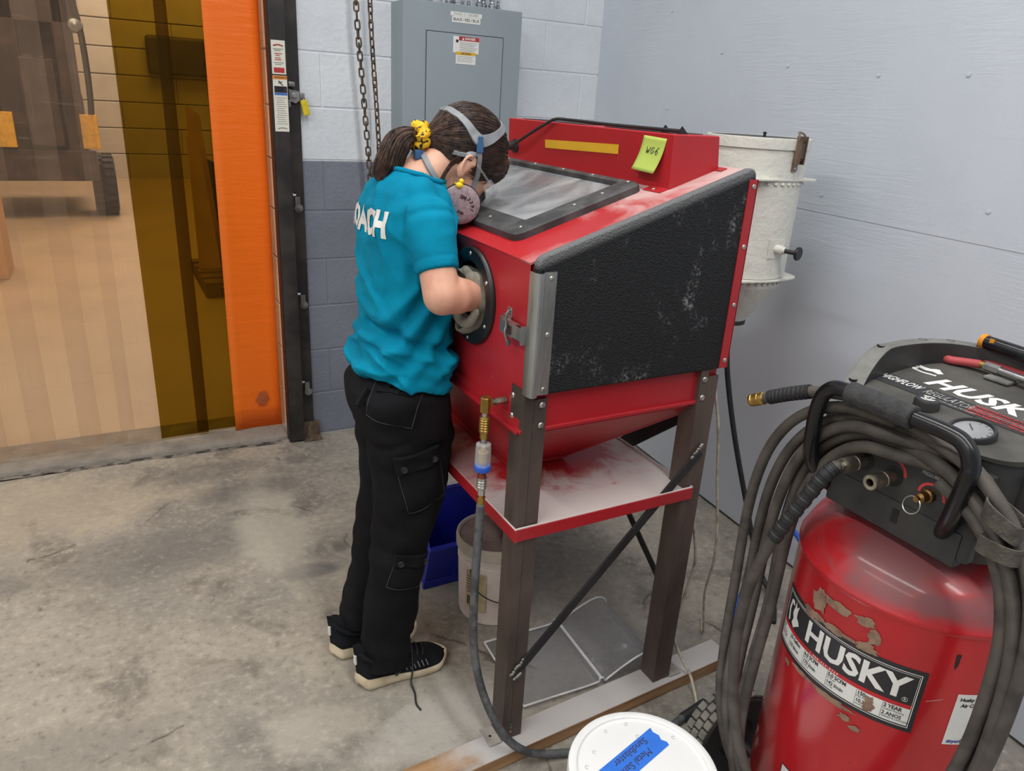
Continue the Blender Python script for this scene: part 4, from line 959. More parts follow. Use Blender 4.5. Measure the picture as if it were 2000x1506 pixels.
# latch keeper with a yellow tag
lk = obj('latch_keeper', MB().prism([Vector((0.700, -0.016, 1.488)), Vector((0.742, -0.016, 1.478)), Vector((0.752, -0.016, 1.452)), Vector((0.728, -0.016, 1.432)), Vector((0.704, -0.016, 1.440))], (0, -0.012, 0), 0.002, 1), 'galvanised', trk)
obj('pivot_bolt', MB().lathe([(0.012, 0), (0.012, 0.004), (0.007, 0.0045), (0.007, 0.010), (0, 0.010)], (0.722, -0.028, 1.462), 14, 'y', M=Matrix.Rotation(PI, 3, 'X')), 'zinc', lk)
obj('keeper_arm', MB().box((0.698, -0.030, 1.418), (0.708, -0.014, 1.446), 0.002).box((0.742, -0.034, 1.452), (0.762, -0.018, 1.474), 0.003), 'galvanised', lk)
obj('keeper_lug', MB().box((0.698, -0.045, 1.493), (0.724, -0.016, 1.512), 0.004), 'galvanised', lk)
tg = MB().box((-0.0135, -0.006, -0.058), (0.0135, 0.006, 0.0), 0.004, 2, Matrix.Translation((0.757, -0.026, 1.448)) @ Matrix.Rotation(-0.22, 4, 'Y')); obj('yellow_tag', tg, 'tag_yellow', lk)
obj('tag_ring', MB().tube([(0.757+0.006*math.cos(t), -0.026, 1.452+0.007*math.sin(t)) for t in [2*PI*i/14 for i in range(14)]], 0.0012, 5, closed=True), 'dark_steel', lk)

# ================================================================ hoist chain loop
mk_steel('chain_rust', rgb(122, 100, 82), rgb(86, 78, 70), 0.55, 0.75, 14, (1, 1, 1))
ch = thing('hoist_chain', 'rusty steel hoist chain hanging in a loop in front of the block wall', 'chain', (1.0, -0.12, 0.62))
def link_mb():
    P = []; a, b = 0.0086, 0.0092
    for i in range(20):
        t = 2*PI*i/20; P.append(Vector((a*math.cos(t), 0, b*math.copysign(1, math.sin(t))*(1 if abs(math.sin(t)) > 0.01 else 0)+a*math.sin(t))))
    return MB().tube(P, 0.0033, 7, closed=True)
ORG[ch.name] = Vector((0, 0, 0)); l0 = obj('link', link_mb(), 'chain_rust', ch, 180); ORG[ch.name] = Vector(ch.location)
COLs = []
def chain_path():
    A = [Vector((0.944+0.0155*(1.83-z)/0.12*0+0.046*sstep(1.85-z, 0, 0.65), -0.12, z)) for z in [2.15-0.01*i for i in range(116)]]
    return A
pa = spline([(0.940, -0.12, 2.16), (0.946, -0.12, 1.80), (0.968, -0.12, 1.50), (0.992, -0.12, 1.19), (1.004, -0.12, 0.95), (1.008, -0.12, 0.76), (1.016, -0.12, 0.70), (1.026, -0.12, 0.70), (1.034, -0.12, 0.76), (1.036, -0.12, 0.95), (1.035, -0.12, 1.20), (1.024, -0.12, 1.42), (1.010, -0.12, 1.62), (1.000, -0.12, 1.82), (0.992, -0.12, 2.16)], 30)
d_ = 0; last = pa[0]; n_ = 0; step = 0.0285
for p, q in zip(pa[:-1], pa[1:]):
    d_ += (q-p).length
    if d_ >= step:
        d_ -= step; dirv = (q-last).normalized(); last = q.copy()
        o = l0 if n_ == 0 else bpy.data.objects.new('link', l0.data)
        if n_: COL.objects.link(o); o.parent = ch
        zq = dirv.to_track_quat('Z', 'Y'); roll = Matrix.Rotation((0.5 if n_ % 2 else 0.5+PI/2)+random.uniform(-0.12, 0.12), 4, 'Z')
        o.matrix_local = Matrix.Translation(q-Vector(ch.location)) @ (zq.to_matrix().to_4x4() @ roll); n_ += 1

# ================================================================ electrical panel
grained('panel_grey', rgb(146, 157, 163), 0.45, var=0.03, scale=3)
grained('panel_gap', rgb(66, 74, 80), 0.6)
ep = thing('electrical_panel', 'tall grey electrical panel mounted on the white block wall', 'electrical panel', (1.37, -0.07, 0.9))
obj('box', MB().box((1.126, -0.138, 0.86), (1.640, -0.0015, 1.832), 0.002, 1), 'panel_grey', ep)
pc = obj('cover', MB().box((1.122, -0.1495, 0.855), (1.6445, -0.137, 1.836), 0.004, 2), 'panel_grey', ep)
obj('door_gap', MB().box((1.2165, -0.1500, 0.94), (1.5615, -0.1493, 1.7325)), 'panel_gap', pc)
pd = obj('door', MB().box((1.2195, -0.1535, 0.944), (1.5580, -0.1490, 1.7295), 0.0035, 2), 'panel_grey', pc)
def elabel(name, x0, x1, z0, z1, mat='label_white', y=-0.1495, parent=None): return obj(name, MB().box((x0, y-0.0006, z0), (x1, y, z1)), mat, parent or pc)
e1 = elabel('name_label', 1.320, 1.458, 1.7935, 1.8085, y=-0.1496); obj('lettering', place(text_mb('PANEL C 120/208V', 0.0135, 0.0001, 0, 'CENTER'), (1.389, -0.1503, 1.801), (1, 0, 0), (0, 0, 1)), 'print_grey', e1, 0)
e2 = elabel('phase_label', 1.327, 1.452, 1.7705, 1.7925, y=-0.1496); obj('lettering', place(text_mb('BLACK / RED / BLUE', 0.0150, 0.0003, 0, 'CENTER', 1.0, sx=0.86), (1.3895, -0.1503, 1.7815), (1, 0, 0), (0, 0, 1)), 'ink_dark', e2, 0)
dy = -0.1536
e3 = elabel('danger_label', 1.333, 1.447, 1.660, 1.7205, y=dy, parent=pd)
obj('red_header', MB().box((1.358, dy-0.0010, 1.7055), (1.447, dy-0.0006, 1.7205)), 'sticker_red', e3); obj('lettering', place(text_mb('DANGER', 0.0115, 0.0004, 0, 'CENTER'), (1.407, dy-0.0012, 1.713), (1, 0, 0), (0, 0, 1)), 'label_white', e3, 0)
obj('hazard_triangle', MB().add([(1.371, dy-0.0012, 1.708), (1.381, dy-0.0012, 1.708), (1.376, dy-0.0012, 1.718)], [(0, 1, 2)]), 'label_white', e3, 0)
obj('round_pictogram', MB().lathe([(0.0058, 0), (0.0058, 0.0004), (0, 0.0004)], (1.350, dy-0.0007, 1.703), 16, 'y', M=Matrix.Rotation(PI, 3, 'X')), 'ink_black', e3)
for i in range(6): obj('print_line', MB().box((1.361, dy-0.0009, 1.698-0.0062*i), (1.440-0.006*(i % 3), dy-0.0006, 1.6995-0.0062*i)), 'print_grey', e3)
e4 = elabel('caution_label', 1.346, 1.434, 1.619, 1.662, y=dy-0.0001, parent=pd)
obj('yellow_header', MB().box((1.346, dy-0.0011, 1.6525), (1.434, dy-0.0007, 1.664)), 'tape_yellow', e4); obj('lettering', place(text_mb('CAUTION', 0.0100, 0.0003, 0, 'CENTER'), (1.390, dy-0.0013, 1.658), (1, 0, 0), (0, 0, 1)), 'ink_dark', e4, 0)
for i in range(4): obj('print_line', MB().box((1.352, dy-0.0010, 1.646-0.006*i), (1.426-0.007*(i % 2), dy-0.0007, 1.6474-0.006*i)), 'print_grey', e4)
# conduits out of the top
mk_steel('conduit_metal', rgb(190, 194, 196), rgb(140, 146, 150), 0.3, 0.9, 30)
def conduit(x, y, r, bend, label, mat='conduit_metal', flex=True):
    P = spline([(x, y, 1.8365), (x, y, 1.92), (x+bend*0.4, y+0.004, 2.10), (x+bend, y+0.008, 2.45)], 30)
    m = MB().tube(P, r, 12, rfun=(lambda t: r*(1.0+0.10*math.sin(t*2*PI*70))) if flex else None)
    t = thing('conduit', label, 'conduit', (x, y, 1.8365), 'conduits above the electrical panel')
    obj('pipe', m, mat, t, 60); obj('connector', MB().lathe([(r*1.35, 1.8365), (r*1.35, 1.846), (r*1.55, 1.847), (r*1.55, 1.854), (r*1.1, 1.856)], (x, y, 0), 14), 'conduit_metal', t, 30)
grained('conduit_orange', rgb(206, 92, 56), 0.5); grained('conduit_blue', rgb(150, 176, 210), 0.5)
for args in ((1.235, -0.09, 0.007, 0.02, 'silver flexible conduit, leftmost on the electrical panel top'), (1.262, -0.08, 0.007, 0.01, 'silver flexible conduit, second from the left on the panel'), (1.318, -0.085, 0.008, 0.0, 'thin grey conduit beside the orange one on the panel'), (1.432, -0.075, 0.005, 0.0, 'single slim conduit right of the blue fitting on the panel'),
             (1.474, -0.09, 0.010, -0.01, 'silver flexible conduit, first of the right-hand four'), (1.503, -0.065, 0.010, 0.0, 'silver flexible conduit, second of the right-hand four'), (1.532, -0.09, 0.010, 0.015, 'silver flexible conduit, third of the right-hand four'), (1.572, -0.065, 0.006, -0.02, 'dark slanting conduit, rightmost on the electrical panel top')): conduit(*args)
conduit(1.340, -0.08, 0.009, 0.0, 'orange conduit on the electrical panel top', 'conduit_orange', False)
conduit(1.378, -0.09, 0.016, 0.0, 'pale blue conduit fitting on the electrical panel top', 'conduit_blue', False)
# ================================================================ strip curtain
def mk_strip(name, col, tint, op, rough=0.18, scratch=0.5, haze_low=None):
    """PVC: tinted see-through sheet with haze, scratches and ripples"""
    m, k = newmat(name, col, rough)
    v = k.coord((1, 1, 1), 'World'); sp = k.sep(v)
    tr = k.add('ShaderNodeBsdfTransparent'); tr.inputs[0].default_value = tint
    mx = k.add('ShaderNodeMixShader')
    s1 = k.noise(k.coord((1.5, 1.5, 22), 'World'), 4, 5, 0.7, 0.8); s2 = k.noise(k.coord((60, 60, 1.6), 'World'), 2, 4, 0.6)
    a = k.math('ADD', op, k.math('MULTIPLY', k.fac(s1, 0.60, 0.78), 0.16*scratch)); a = k.math('ADD', a, k.math('MULTIPLY', k.fac(s2, 0.52, 0.75), 0.05*scratch))
    if haze_low: a = k.math('ADD', a, k.math('MULTIPLY', k.fac(k.math('ADD', sp[2], k.math('MULTIPLY', k.math('SUBTRACT', k.noise(v, 3, 3), 0.5), 0.5)), haze_low[0], haze_low[1]), haze_low[2]))
    a.node.use_clamp = True
    k.link(a, mx.inputs[0]); k.link(tr.outputs[0], mx.inputs[1]); k.link(k.b.outputs[0], mx.inputs[2]); k.link(mx.outputs[0], k.out.inputs['Surface'])
    k.bump(k.noise(k.coord((2, 2, 14), 'World'), 3, 3), 0.25, 0.01)
mk_strip('strip_clear', rgb(214, 186, 162), (0.965, 0.95, 0.93, 1), 0.048, 0.16, 0.8, (0.75, 0.25, 0.08))
mk_strip('strip_amber', rgb(110, 84, 22), (0.56, 0.46, 0.135, 1), 0.12, 0.2, 0.4)
mk_strip('strip_orange', rgb(250, 122, 30), (0.9, 0.40, 0.08, 1), 0.80, 0.32, 0.2)
def strip(x0, x1, y, mat, label, group, bow=0.005, z0=0.045, z1=2.7, th=0.003):
    P = []; nz = 24; nx = 6
    for i in range(nz+1):
        z = z0+(z1-z0)*i/nz; r = []
        for j in range(nx+1):
            t = j/nx; r.append(Vector((x0+(x1-x0)*t+0.002*math.sin(z*2.1+x0*9), y+bow*4*t*(1-t)+0.004*math.sin(z*3+x0*20), z)))
        P.append(r)
    o = obj('curtain_strip', MB().grid(P), mat, org=((x0+x1)/2, y, z0), smooth=180); md = o.modifiers.new('t', 'SOLIDIFY'); md.thickness = th; md.offset = 0
    return tag(o, label, 'curtain strip', group)
G1, G2, G3 = 'clear strips of the curtain', 'amber strips of the curtain', 'orange strips of the curtain'
for (a, b, yy, lab) in ((-0.031, 0.116, 0.088, 'clear curtain strip touching the amber ones'), (-0.18, 0.024, 0.122, 'clear curtain strip, second from the amber ones'), (-0.35, -0.102, 0.088, 'clear curtain strip, third from the amber ones'), (-0.50, -0.27, 0.122, 'clear curtain strip, fourth from the amber ones'), (-0.66, -0.43, 0.088, 'clear curtain strip, fifth from the amber ones'), (-0.80, -0.59, 0.122, 'clear curtain strip at the left edge of the photo, just cut off')):
    strip(a, b, yy, 'strip_clear', lab, G1)
strip(0.117, 0.308, 0.090, 'strip_amber', 'amber see-through curtain strip next to the clear ones', G2)
strip(0.266, 0.466, 0.122, 'strip_amber', 'amber see-through curtain strip next to the orange one', G2, 0.005, 0.04)
ors = strip(0.424, 0.628, 0.088, 'strip_orange', 'opaque orange curtain strip beside the black door track', G3, 0.005, 0.034)
obj_r = MB().box((-1.7, 0.085, 2.68), (0.64, 0.145, 2.74)); struct('trim_2', obj_r, 'galvanised', label='rail carrying the strip curtain')
grained('scuff_grey', rgb(176, 88, 46), 0.8)
obj('scuff_mark', MB().prism([Vector((0.545+0.022*math.cos(2*PI*i/16)*(1+0.3*math.sin(i*2.3))+0.012*math.sin(2*PI*i/16), 0.0845, 0.175+0.032*math.sin(2*PI*i/16)*(1+0.25*math.sin(i*3.7))-0.01*math.cos(2*PI*i/16))) for i in range(16)], (0, 0.002, 0)), 'scuff_grey', ors)

# ================================================================ things in the hall behind the curtain
grained('machine_dark', rgb(52, 42, 40), 0.55, 0.2, var=0.3, scale=5, col2=rgb(78, 62, 56))
grained('safety_yellow', rgb(240, 178, 40), 0.5); grained('board_yellow', rgb(214, 158, 60), 0.6, var=0.1, scale=4)
grained('carton', rgb(226, 172, 112), 0.8, var=0.05); grained('tyre_black', rgb(38, 36, 36), 0.7); grained('pallet_wood', rgb(132, 98, 62), 0.8, var=0.2, scale=6)
fk = thing('forklift', 'dark forklift with yellow bands and a treaded tyre behind the clear strips', 'forklift', (-0.35, 6.6, 0.012))
for (x, w2) in ((-0.92, 0.10), (-0.62, 0.12), (-0.10, 0.09)):
    mt = obj('mast_upright', MB().box((x-w2, 6.30, 0.5), (x+w2, 6.52, 3.3), 0.02), 'machine_dark', fk)
for x in (-0.72, 0.03): obj('yellow_band', MB().box((x-0.085, 6.22, 0.76), (x+0.075, 6.30, 1.10), 0.006), 'safety_yellow', fk)
obj('carriage', MB().box((-1.05, 6.28, 0.42), (0.06, 6.34, 0.74), 0.02), 'machine_dark', fk); obj('cross_member', MB().box((-1.05, 6.30, 1.95), (0.06, 6.42, 2.25), 0.02), 'machine_dark', fk)
obj('body', MB().box((-1.0, 6.8, 0.35), (0.0, 8.2, 1.35), 0.12, 3), 'machine_dark', fk)
obj('hydraulic_hose', MB().tube(spline([(-0.02, 6.28, 2.4), (0.06, 6.26, 1.9), (0.07, 6.27, 1.3), (0.03, 6.28, 0.8)], 8), 0.03, 8), 'tyre_black', fk, 180)
for x in (0.10, -1.08):
    ty = obj('tyre', MB().lathe([(0.18, -0.11), (0.30, -0.12), (0.325, -0.09), (0.325, 0.09), (0.30, 0.12), (0.18, 0.11)], (x, 6.72, 0.337), 40, 'x'), 'tyre_black', fk)
    tr2 = MB()
    for j in range(24):
        a = 2*PI*j/24
        for sx in (-1, 1):
            M = Matrix.Translation((x+sx*0.055, 6.72+0.325*math.cos(a+sx*0.06), 0.337+0.325*math.sin(a+sx*0.06))) @ Matrix.Rotation(a, 4, 'X'); tr2.box((-0.05, -0.018, -0.025), (0.05, 0.018, 0.025), 0, 1, M)
    obj('tyre_lugs', tr2, 'tyre_black', ty)['kind'] = 'stuff'
    obj('wheel_hub', MB().lathe([(0.18, -0.06), (0.18, 0.06)], (x, 6.72, 0.337), 24, 'x'), 'machine_dark', ty)
obj('mast_plate', MB().box((-1.06, 6.54, 0.45), (-0.02, 6.58, 3.4), 0.01), 'machine_dark', fk)
obj('load_backrest', MB().box((-0.52, 6.20, 0.78), (-0.22, 6.26, 1.62), 0.01), 'machine_dark', fk)
obj('work_lamp', MB().lathe([(0.0, -0.05), (0.06, -0.03), (0.075, 0.03), (0.07, 0.035), (0, 0.02)], (0.02, 6.25, 1.95), 20, 'y'), 'galvanised', fk)
cart = thing('carton', 'tan cardboard carton standing behind the leftmost clear strips', 'box', (-0.86, 3.7, 0.012))
obj('box', MB().box((-1.12, 3.50, 0.012), (-0.655, 3.95, 0.66), 0.006), 'carton', cart); obj('tape', MB().box((-0.92, 3.498, 0.012), (-0.86, 3.4995, 0.66)), 'board_yellow', cart)
gm = tag(obj('wall_cabinet', MB().box((0.92, 10.10, 1.55), (1.95, 10.29, 2.10), 0.05, 3), 'machine_dark', org=(1.4, 10.2, 1.55)), 'grey wall box on the far siding seen through the amber strips', 'wall box')
pal = thing('pallet', 'low wooden pallet behind the amber strips, boards leaning over it', 'pallet', (0.95, 2.95, 0.012))
for i in range(5): obj('deck_board', MB().box((0.62, 2.55+0.19*i, 0.105), (1.62, 2.68+0.19*i, 0.125), 0.002), 'pallet_wood', pal)
for x in (0.62, 1.07, 1.52): obj('stringer', MB().box((x, 2.55, 0.0125), (x+0.1, 3.44, 0.104), 0.002), 'pallet_wood', pal)
for i, (x0, x1, yy, zt_, lab) in enumerate(((0.66, 0.74, 3.02, 1.10, 'yellow board leaning upright behind the amber strip, left one'), (0.70, 0.80, 3.30, 1.32, 'yellow board leaning upright behind the amber strip, tall one'), (0.84, 1.0, 3.40, 0.9, 'dark board leaning behind the amber strip beside the yellow ones'))):
    o = obj('leaning_board', MB().prism([Vector((x0-0.02, yy, 0.1265)), Vector((x1+0.06, yy, 0.1265)), Vector((x1, yy+0.25, zt_-0.08)), Vector((x0, yy+0.25, zt_))], (0, 0.03, 0)), 'board_yellow' if i < 2 else 'machine_dark', org=((x0+x1)/2, yy, 0.1265)); tag(o, lab, 'board')
# ================================================================ air compressor
TX, TY, TR = 1.241, -2.511, 0.206
def C_(u, n, z): return Vector((TX-n, TY-u, z))      # u right along the panel, n towards its front
def mk_tank():
    m, k = newmat('tank_red', rgb(186, 34, 40), 0.24); k.b.inputs['Coat Weight'].default_value = 0.3; k.b.inputs['Coat Roughness'].default_value = 0.12
    v = k.coord((1, 1, 1), 'World'); sp = k.sep(v)
    n1 = k.noise(v, 7, 6, 0.6, 0.8); n2 = k.noise(v, 60, 3)
    c = k.mix(k.fac(k.noise(v, 3, 3), 0.3, 0.7), rgb(192, 36, 42), rgb(174, 30, 38))
    # grey oily grime settled on the dome, broken up
    dx = k.math('DIVIDE', k.math('SUBTRACT', sp[0], 1.20), 0.20); dy = k.math('DIVIDE', k.math('SUBTRACT', sp[1], -2.55), 0.20)
    d = k.math('ADD', k.math('MULTIPLY', dx, dx), k.math('MULTIPLY', dy, dy))
    g = k.math('MULTIPLY', k.fac(k.math('ADD', d, k.math('MULTIPLY', k.math('SUBTRACT', n1, 0.5), 3.2)), 1.15, 0.25), k.fac(sp[2], 0.745, 0.775))
    c = k.mix(k.math('MULTIPLY', g, 0.8), c, rgb(112, 82, 84))
    c = k.mix(k.math('MULTIPLY', k.fac(n2, 0.70, 0.76), 0.6), c, rgb(92, 34, 34))
    k.link(c, k.b.inputs['Base Color']); k.link(k.math('ADD', 0.22, k.math('MULTIPLY', g, 0.3)), k.b.inputs['Roughness'])
mk_tank()
grained('shroud_dusty', rgb(84, 82, 78), 0.78, var=0.2, scale=14, col2=rgb(64, 62, 59), bump=0.15)
grained('rim_dusty', rgb(124, 124, 120), 0.75, var=0.15, scale=20, col2=rgb(98, 98, 95))
grained('shroud_black', rgb(40, 40, 42), 0.5, var=0.2, scale=12, col2=rgb(58, 57, 56))
grained('strip_dark', rgb(52, 52, 54), 0.6, var=0.15, scale=25)
grained('logo_white', rgb(232, 232, 230), 0.5, var=0.05)
grained('logo_worn', rgb(170, 170, 168), 0.6, var=0.2, scale=60)
grained('print_red', rgb(196, 58, 60), 0.55)
grained('label_red', rgb(196, 40, 48), 0.4)
grained('gauge_face', rgb(150, 152, 154), 0.35)
grained('handle_black', rgb(20, 20, 23), 0.25)
grained('foam_grey', rgb(62, 62, 63), 0.95, var=0.15, scale=60, bump=0.8, bscale=160, bdist=0.004)
grained('hose_dusty', rgb(84, 78, 72), 0.7, var=0.25, scale=22, col2=rgb(58, 54, 51), bump=0.1)
grained('torn_paper', rgb(150, 124, 104), 0.9, var=0.25, scale=50, col2=rgb(120, 92, 78))
cmp_ = thing('air_compressor', 'red upright air compressor tank with a black control head in the foreground', 'air compressor', (TX, TY, 0))
pf = [(0.0, 0.085), (0.10, 0.092), (0.16, 0.112), (0.195, 0.145), (TR, 0.185), (TR, 0.742), (TR+0.0025, 0.745), (TR+0.0032, 0.750), (TR+0.0022, 0.755), (TR-0.001, 0.758), (0.2015, 0.772), (0.190, 0.796), (0.170, 0.818), (0.140, 0.836), (0.10, 0.848), (0.05, 0.8535), (0, 0.855)]
obj('tank', MB().lathe(pf, (TX, TY, 0), 96), 'tank_red', cmp_, 60)
obj('base_ring', MB().lathe([(0.150, 0.0), (0.158, 0.0), (0.158, 0.13), (0.150, 0.13)], (TX, TY, 0), 48), 'shroud_black', cmp_)
# label round the tank; angle 180 degrees faces the front
def wrap(mb, a_mid, z_mid, off):
    """XY drawing (x right, y up) onto the tank"""
    r = TR+off
    def f(p):
        a = math.radians(a_mid)+p.x/TR; return Vector((TX+(r+p.z)*math.cos(a), TY+(r+p.z)*math.sin(a), z_mid+p.y))
    return mb.xf(f)
def flat(x0, x1, y0, y1, nx=24, ny=2):
    return MB().grid([[Vector((x0+(x1-x0)*j/nx, y0+(y1-y0)*i/ny, 0)) for j in range(nx+1)] for i in range(ny+1)])
LW, LH = 0.300, 0.126
lab = obj('tank_label', wrap(flat(-LW/2, LW/2, -LH/2, LH/2, 40, 2), 182, 0.6015, 0.0006), 'label_black', cmp_, 60); tag(lab, 'black red and white maker label')
def lpart(name, mb, mat, off=0.0010): return obj(name, wrap(mb, 182, 0.6015, off), mat, lab, 60)
fr = MB()
for (a, b, c, d) in ((-0.143, 0.143, 0.0535, 0.0548), (-0.143, 0.143, -0.0548, -0.0535), (-0.143, -0.1417, -0.0548, 0.0548), (0.1417, 0.143, -0.0548, 0.0548)): 
    q = flat(a, b, c, d, 30 if b-a > 0.1 else 1, 1 if b-a > 0.1 else 4); fr.add(q.v, q.f)
for (a, b, c, d) in ((-0.1402, 0.1402, 0.0503, 0.0510), (-0.1402, 0.1402, -0.0510, -0.0503), (0.1395, 0.1402, -0.051, 0.051), (-0.1402, -0.1395, -0.051, 0.051)):
    q = flat(a, b, c, d, 30 if b-a > 0.1 else 1, 1 if b-a > 0.1 else 4); fr.add(q.v, q.f)
lpart('label_border', fr, 'label_white')
lpart('red_band', flat(-0.1395, 0.1395, -0.0165, -0.0085, 30, 1), 'label_red')
lpart('white_band', flat(-0.1395, 0.1395, -0.0503, -0.0165, 30, 2), 'label_white', 0.0009)
mb = text_mb('HUSKY', 0.060, 0.0019, 0.0, 'CENTER', 1.0, 0.008, 1.0); mb.xf(lambda p: p+Vector((0.033, 0.0205, 0))); lpart('lettering', mb, 'label_white', 0.0013)
def dog(s, ox, oy):
    """dog head emblem: neck stroke and head"""
    A = [(-0.020, -0.024), (-0.026, 0.000), (-0.022, 0.022), (-0.012, 0.026), (-0.004, 0.018), (-0.010, 0.016), (-0.016, 0.018), (-0.019, 0.002), (-0.013, -0.022)]
    B = [(-0.004, -0.020), (0.006, -0.026), (0.016, -0.016), (0.024, -0.010), (0.020, -0.003), (0.012, 0.002), (0.011, 0.014), (0.014, 0.028), (0.006, 0.019), (-0.001, 0.030), (-0.002, 0.016), (-0.006, 0.002), (0.000, -0.008)]
    m = MB()
    for poly in (A, B):
        bm = bmesh.new(); f = bm.faces.new([bm.verts.new((ox+x*s, oy+y*s, 0)) for x, y in poly]); bmesh.ops.triangulate(bm, faces=[f]); m.bm(bm)
    return m
lpart('dog_emblem', dog(0.95, -0.106, 0.019), 'label_white', 0.0013)
cols = ((-0.1395, '1.7', 'horsepower', '1.7 CV', ''), (-0.100, '33 Gallon', '', '125 litres', ''), (-0.052, '6.0 SCFM', 'at 40 psi', '170 l/min', 'a 2.76 bar'), (0.004, '5.0 SCFM', 'at 90 psi', '142 l/min', 'a 6.2 bar'), (0.058, '150 psi', 'Max Pressure', '10,34 bar', 'presion maxima'), (0.1, '2 YEAR', 'Limited Warranty', '2 ANOS', 'GARANTIA LIMITADA DE'))
tx = MB(); dv = MB()
for i, (x, a, b, c, d) in enumerate(cols):
    if i: q = flat(x-0.0016, x-0.0011, -0.050, -0.0175, 1, 2); dv.add(q.v, q.f)
    for (t, y, s, bd_) in ((a, -0.0225, 0.0108, 0.0003), (b, -0.0293, 0.0056, 0.0), (c, -0.0380, 0.0104, 0.0002), (d, -0.0448, 0.0050, 0.0)):
        if t:
            q = text_mb(t, s, bd_, 0, 'LEFT', 0.95, 0.012, 0.86); q.xf(lambda p: p+Vector((x, y, 0))); tx.add(q.v, q.f)
q = text_mb('1 - 8 8 8 - 4 3 4 - 8 7 5 9', 0.0062, 0.0001, 0, 'CENTER', 1.0, 0.012); q.xf(lambda p: p+Vector((-0.01, -0.0125, 0))); o = lpart('phone_line', q, 'label_white', 0.0014)
lpart('specification_text', tx, 'label_black', 0.0014)['kind'] = 'stuff'; lpart('column_line', dv, 'label_black', 0.0013)['kind'] = 'stuff'
q = text_mb('R', 0.006, 0.0001, 0, 'CENTER', 1, 0.01); q.xf(lambda p: p+Vector((0.127, 0.001, 0))); q.tube([Vector((0.127+0.0042*math.cos(2*PI*i/16), 0.001+0.0042*math.sin(2*PI*i/16), 0)) for i in range(16)], 0.0003, 4, closed=True); lpart('registered_mark', q, 'label_white', 0.0014)
# torn paper left from an older sticker
rnd = random.Random(3)
def blob(cx, cy, rx, ry, seed, n=60):
    rr_n = lambda t, sd: 0.8+0.45*noise.noise(Vector((math.cos(t)*1.6, math.sin(t)*1.6, sd)))+0.28*noise.noise(Vector((math.cos(t)*5, math.sin(t)*5, sd)))+0.16*noise.noise(Vector((math.cos(t)*13, math.sin(t)*13, sd)))
    pts = [(cx+rx*math.cos(t)*rr_n(t, seed), cy+ry*math.sin(t)*rr_n(t, seed)) for t in [2*PI*i/n for i in range(n)]]
    bm = bmesh.new(); f = bm.faces.new([bm.verts.new((x, y, 0)) for x, y in pts]); bmesh.ops.triangulate(bm, faces=[f]); return MB().bm(bm)
for i, (x, y, rx, ry) in enumerate(((-0.045, 0.098, 0.022, 0.022), (-0.010, 0.112, 0.036, 0.010), (0.042, 0.115, 0.022, 0.010), (0.060, 0.092, 0.012, 0.018), (-0.050, 0.064, 0.030, 0.010), (0.0, 0.066, 0.034, 0.009), (0.052, 0.068, 0.024, 0.009), (0.078, -0.036, 0.012, 0.016), (0.02, -0.068, 0.045, 0.007), (-0.045, -0.066, 0.035, 0.006), (0.048, -0.086, 0.012, 0.008), (-0.092, -0.078, 0.010, 0.007), (-0.062, 0.058, 0.016, 0.010), (0.068, -0.098, 0.012, 0.006))):
    obj('torn_paper', wrap(blob(x, y, rx, ry, i*3.1), 182, 0.6015, 0.0016), 'torn_paper', cmp_, 60)
# white sticker beyond the label, and a small warning sticker low down
st = obj('white_sticker', wrap(flat(-0.0, 0.066, -0.053, 0.053, 10, 2), 238, 0.581, 0.0007), 'label_white', cmp_, 60)
tx = MB()
for (t, y, s) in (('Husky Red', 0.042, 0.0098), ('Air Compressor', 0.030, 0.0098)):
    q = text_mb(t, s, 0.0003, 0, 'LEFT', 0.95, 0.012); q.xf(lambda p: p+Vector((0.006+(0.004 if y < 0.04 else 0), y, 0))); tx.add(q.v, q.f)
obj('sticker_text', wrap(tx, 238, 0.581, 0.0012), 'ink_black', st, 60)
grained('ink_blue', rgb(40, 70, 150), 0.6)
q = text_mb('tinyurl.com/', 0.0098, 0.0003, 0.2, 'LEFT', 0.95, 0.012); q.xf(lambda p: p+Vector((0.005, -0.0455, 0))); obj('sticker_link', wrap(q, 238, 0.581, 0.0012), 'ink_blue', st, 60)
ws = obj('warning_sticker', wrap(flat(-0.02, 0.06, -0.06, 0.0, 10, 2), 176, 0.322, 0.0007), 'label_black', cmp_, 60)
obj('warning_face', wrap(flat(-0.018, 0.024, -0.058, -0.002, 6, 2), 176, 0.322, 0.0011), 'label_white', ws, 60)
obj('warning_picture', wrap(blob(0.003, -0.026, 0.015, 0.015, 4.0), 176, 0.322, 0.0015), 'ink_black', ws, 60)
grained('scuff_dark', rgb(60, 40, 42), 0.6); grained('scuff_pale', rgb(206, 150, 146), 0.6)
obj('scuff_mark', wrap(blob(0, 0, 0.004, 0.020, 7), 233, 0.700, 0.0008), 'scuff_dark', cmp_, 60)
obj('scratch', wrap(flat(-0.012, 0.012, -0.001, 0.001, 6, 1).xf(lambda p: Vector((p.x, p.y+p.x*0.45, 0))), 229, 0.615, 0.0008), 'scuff_pale', cmp_, 60)
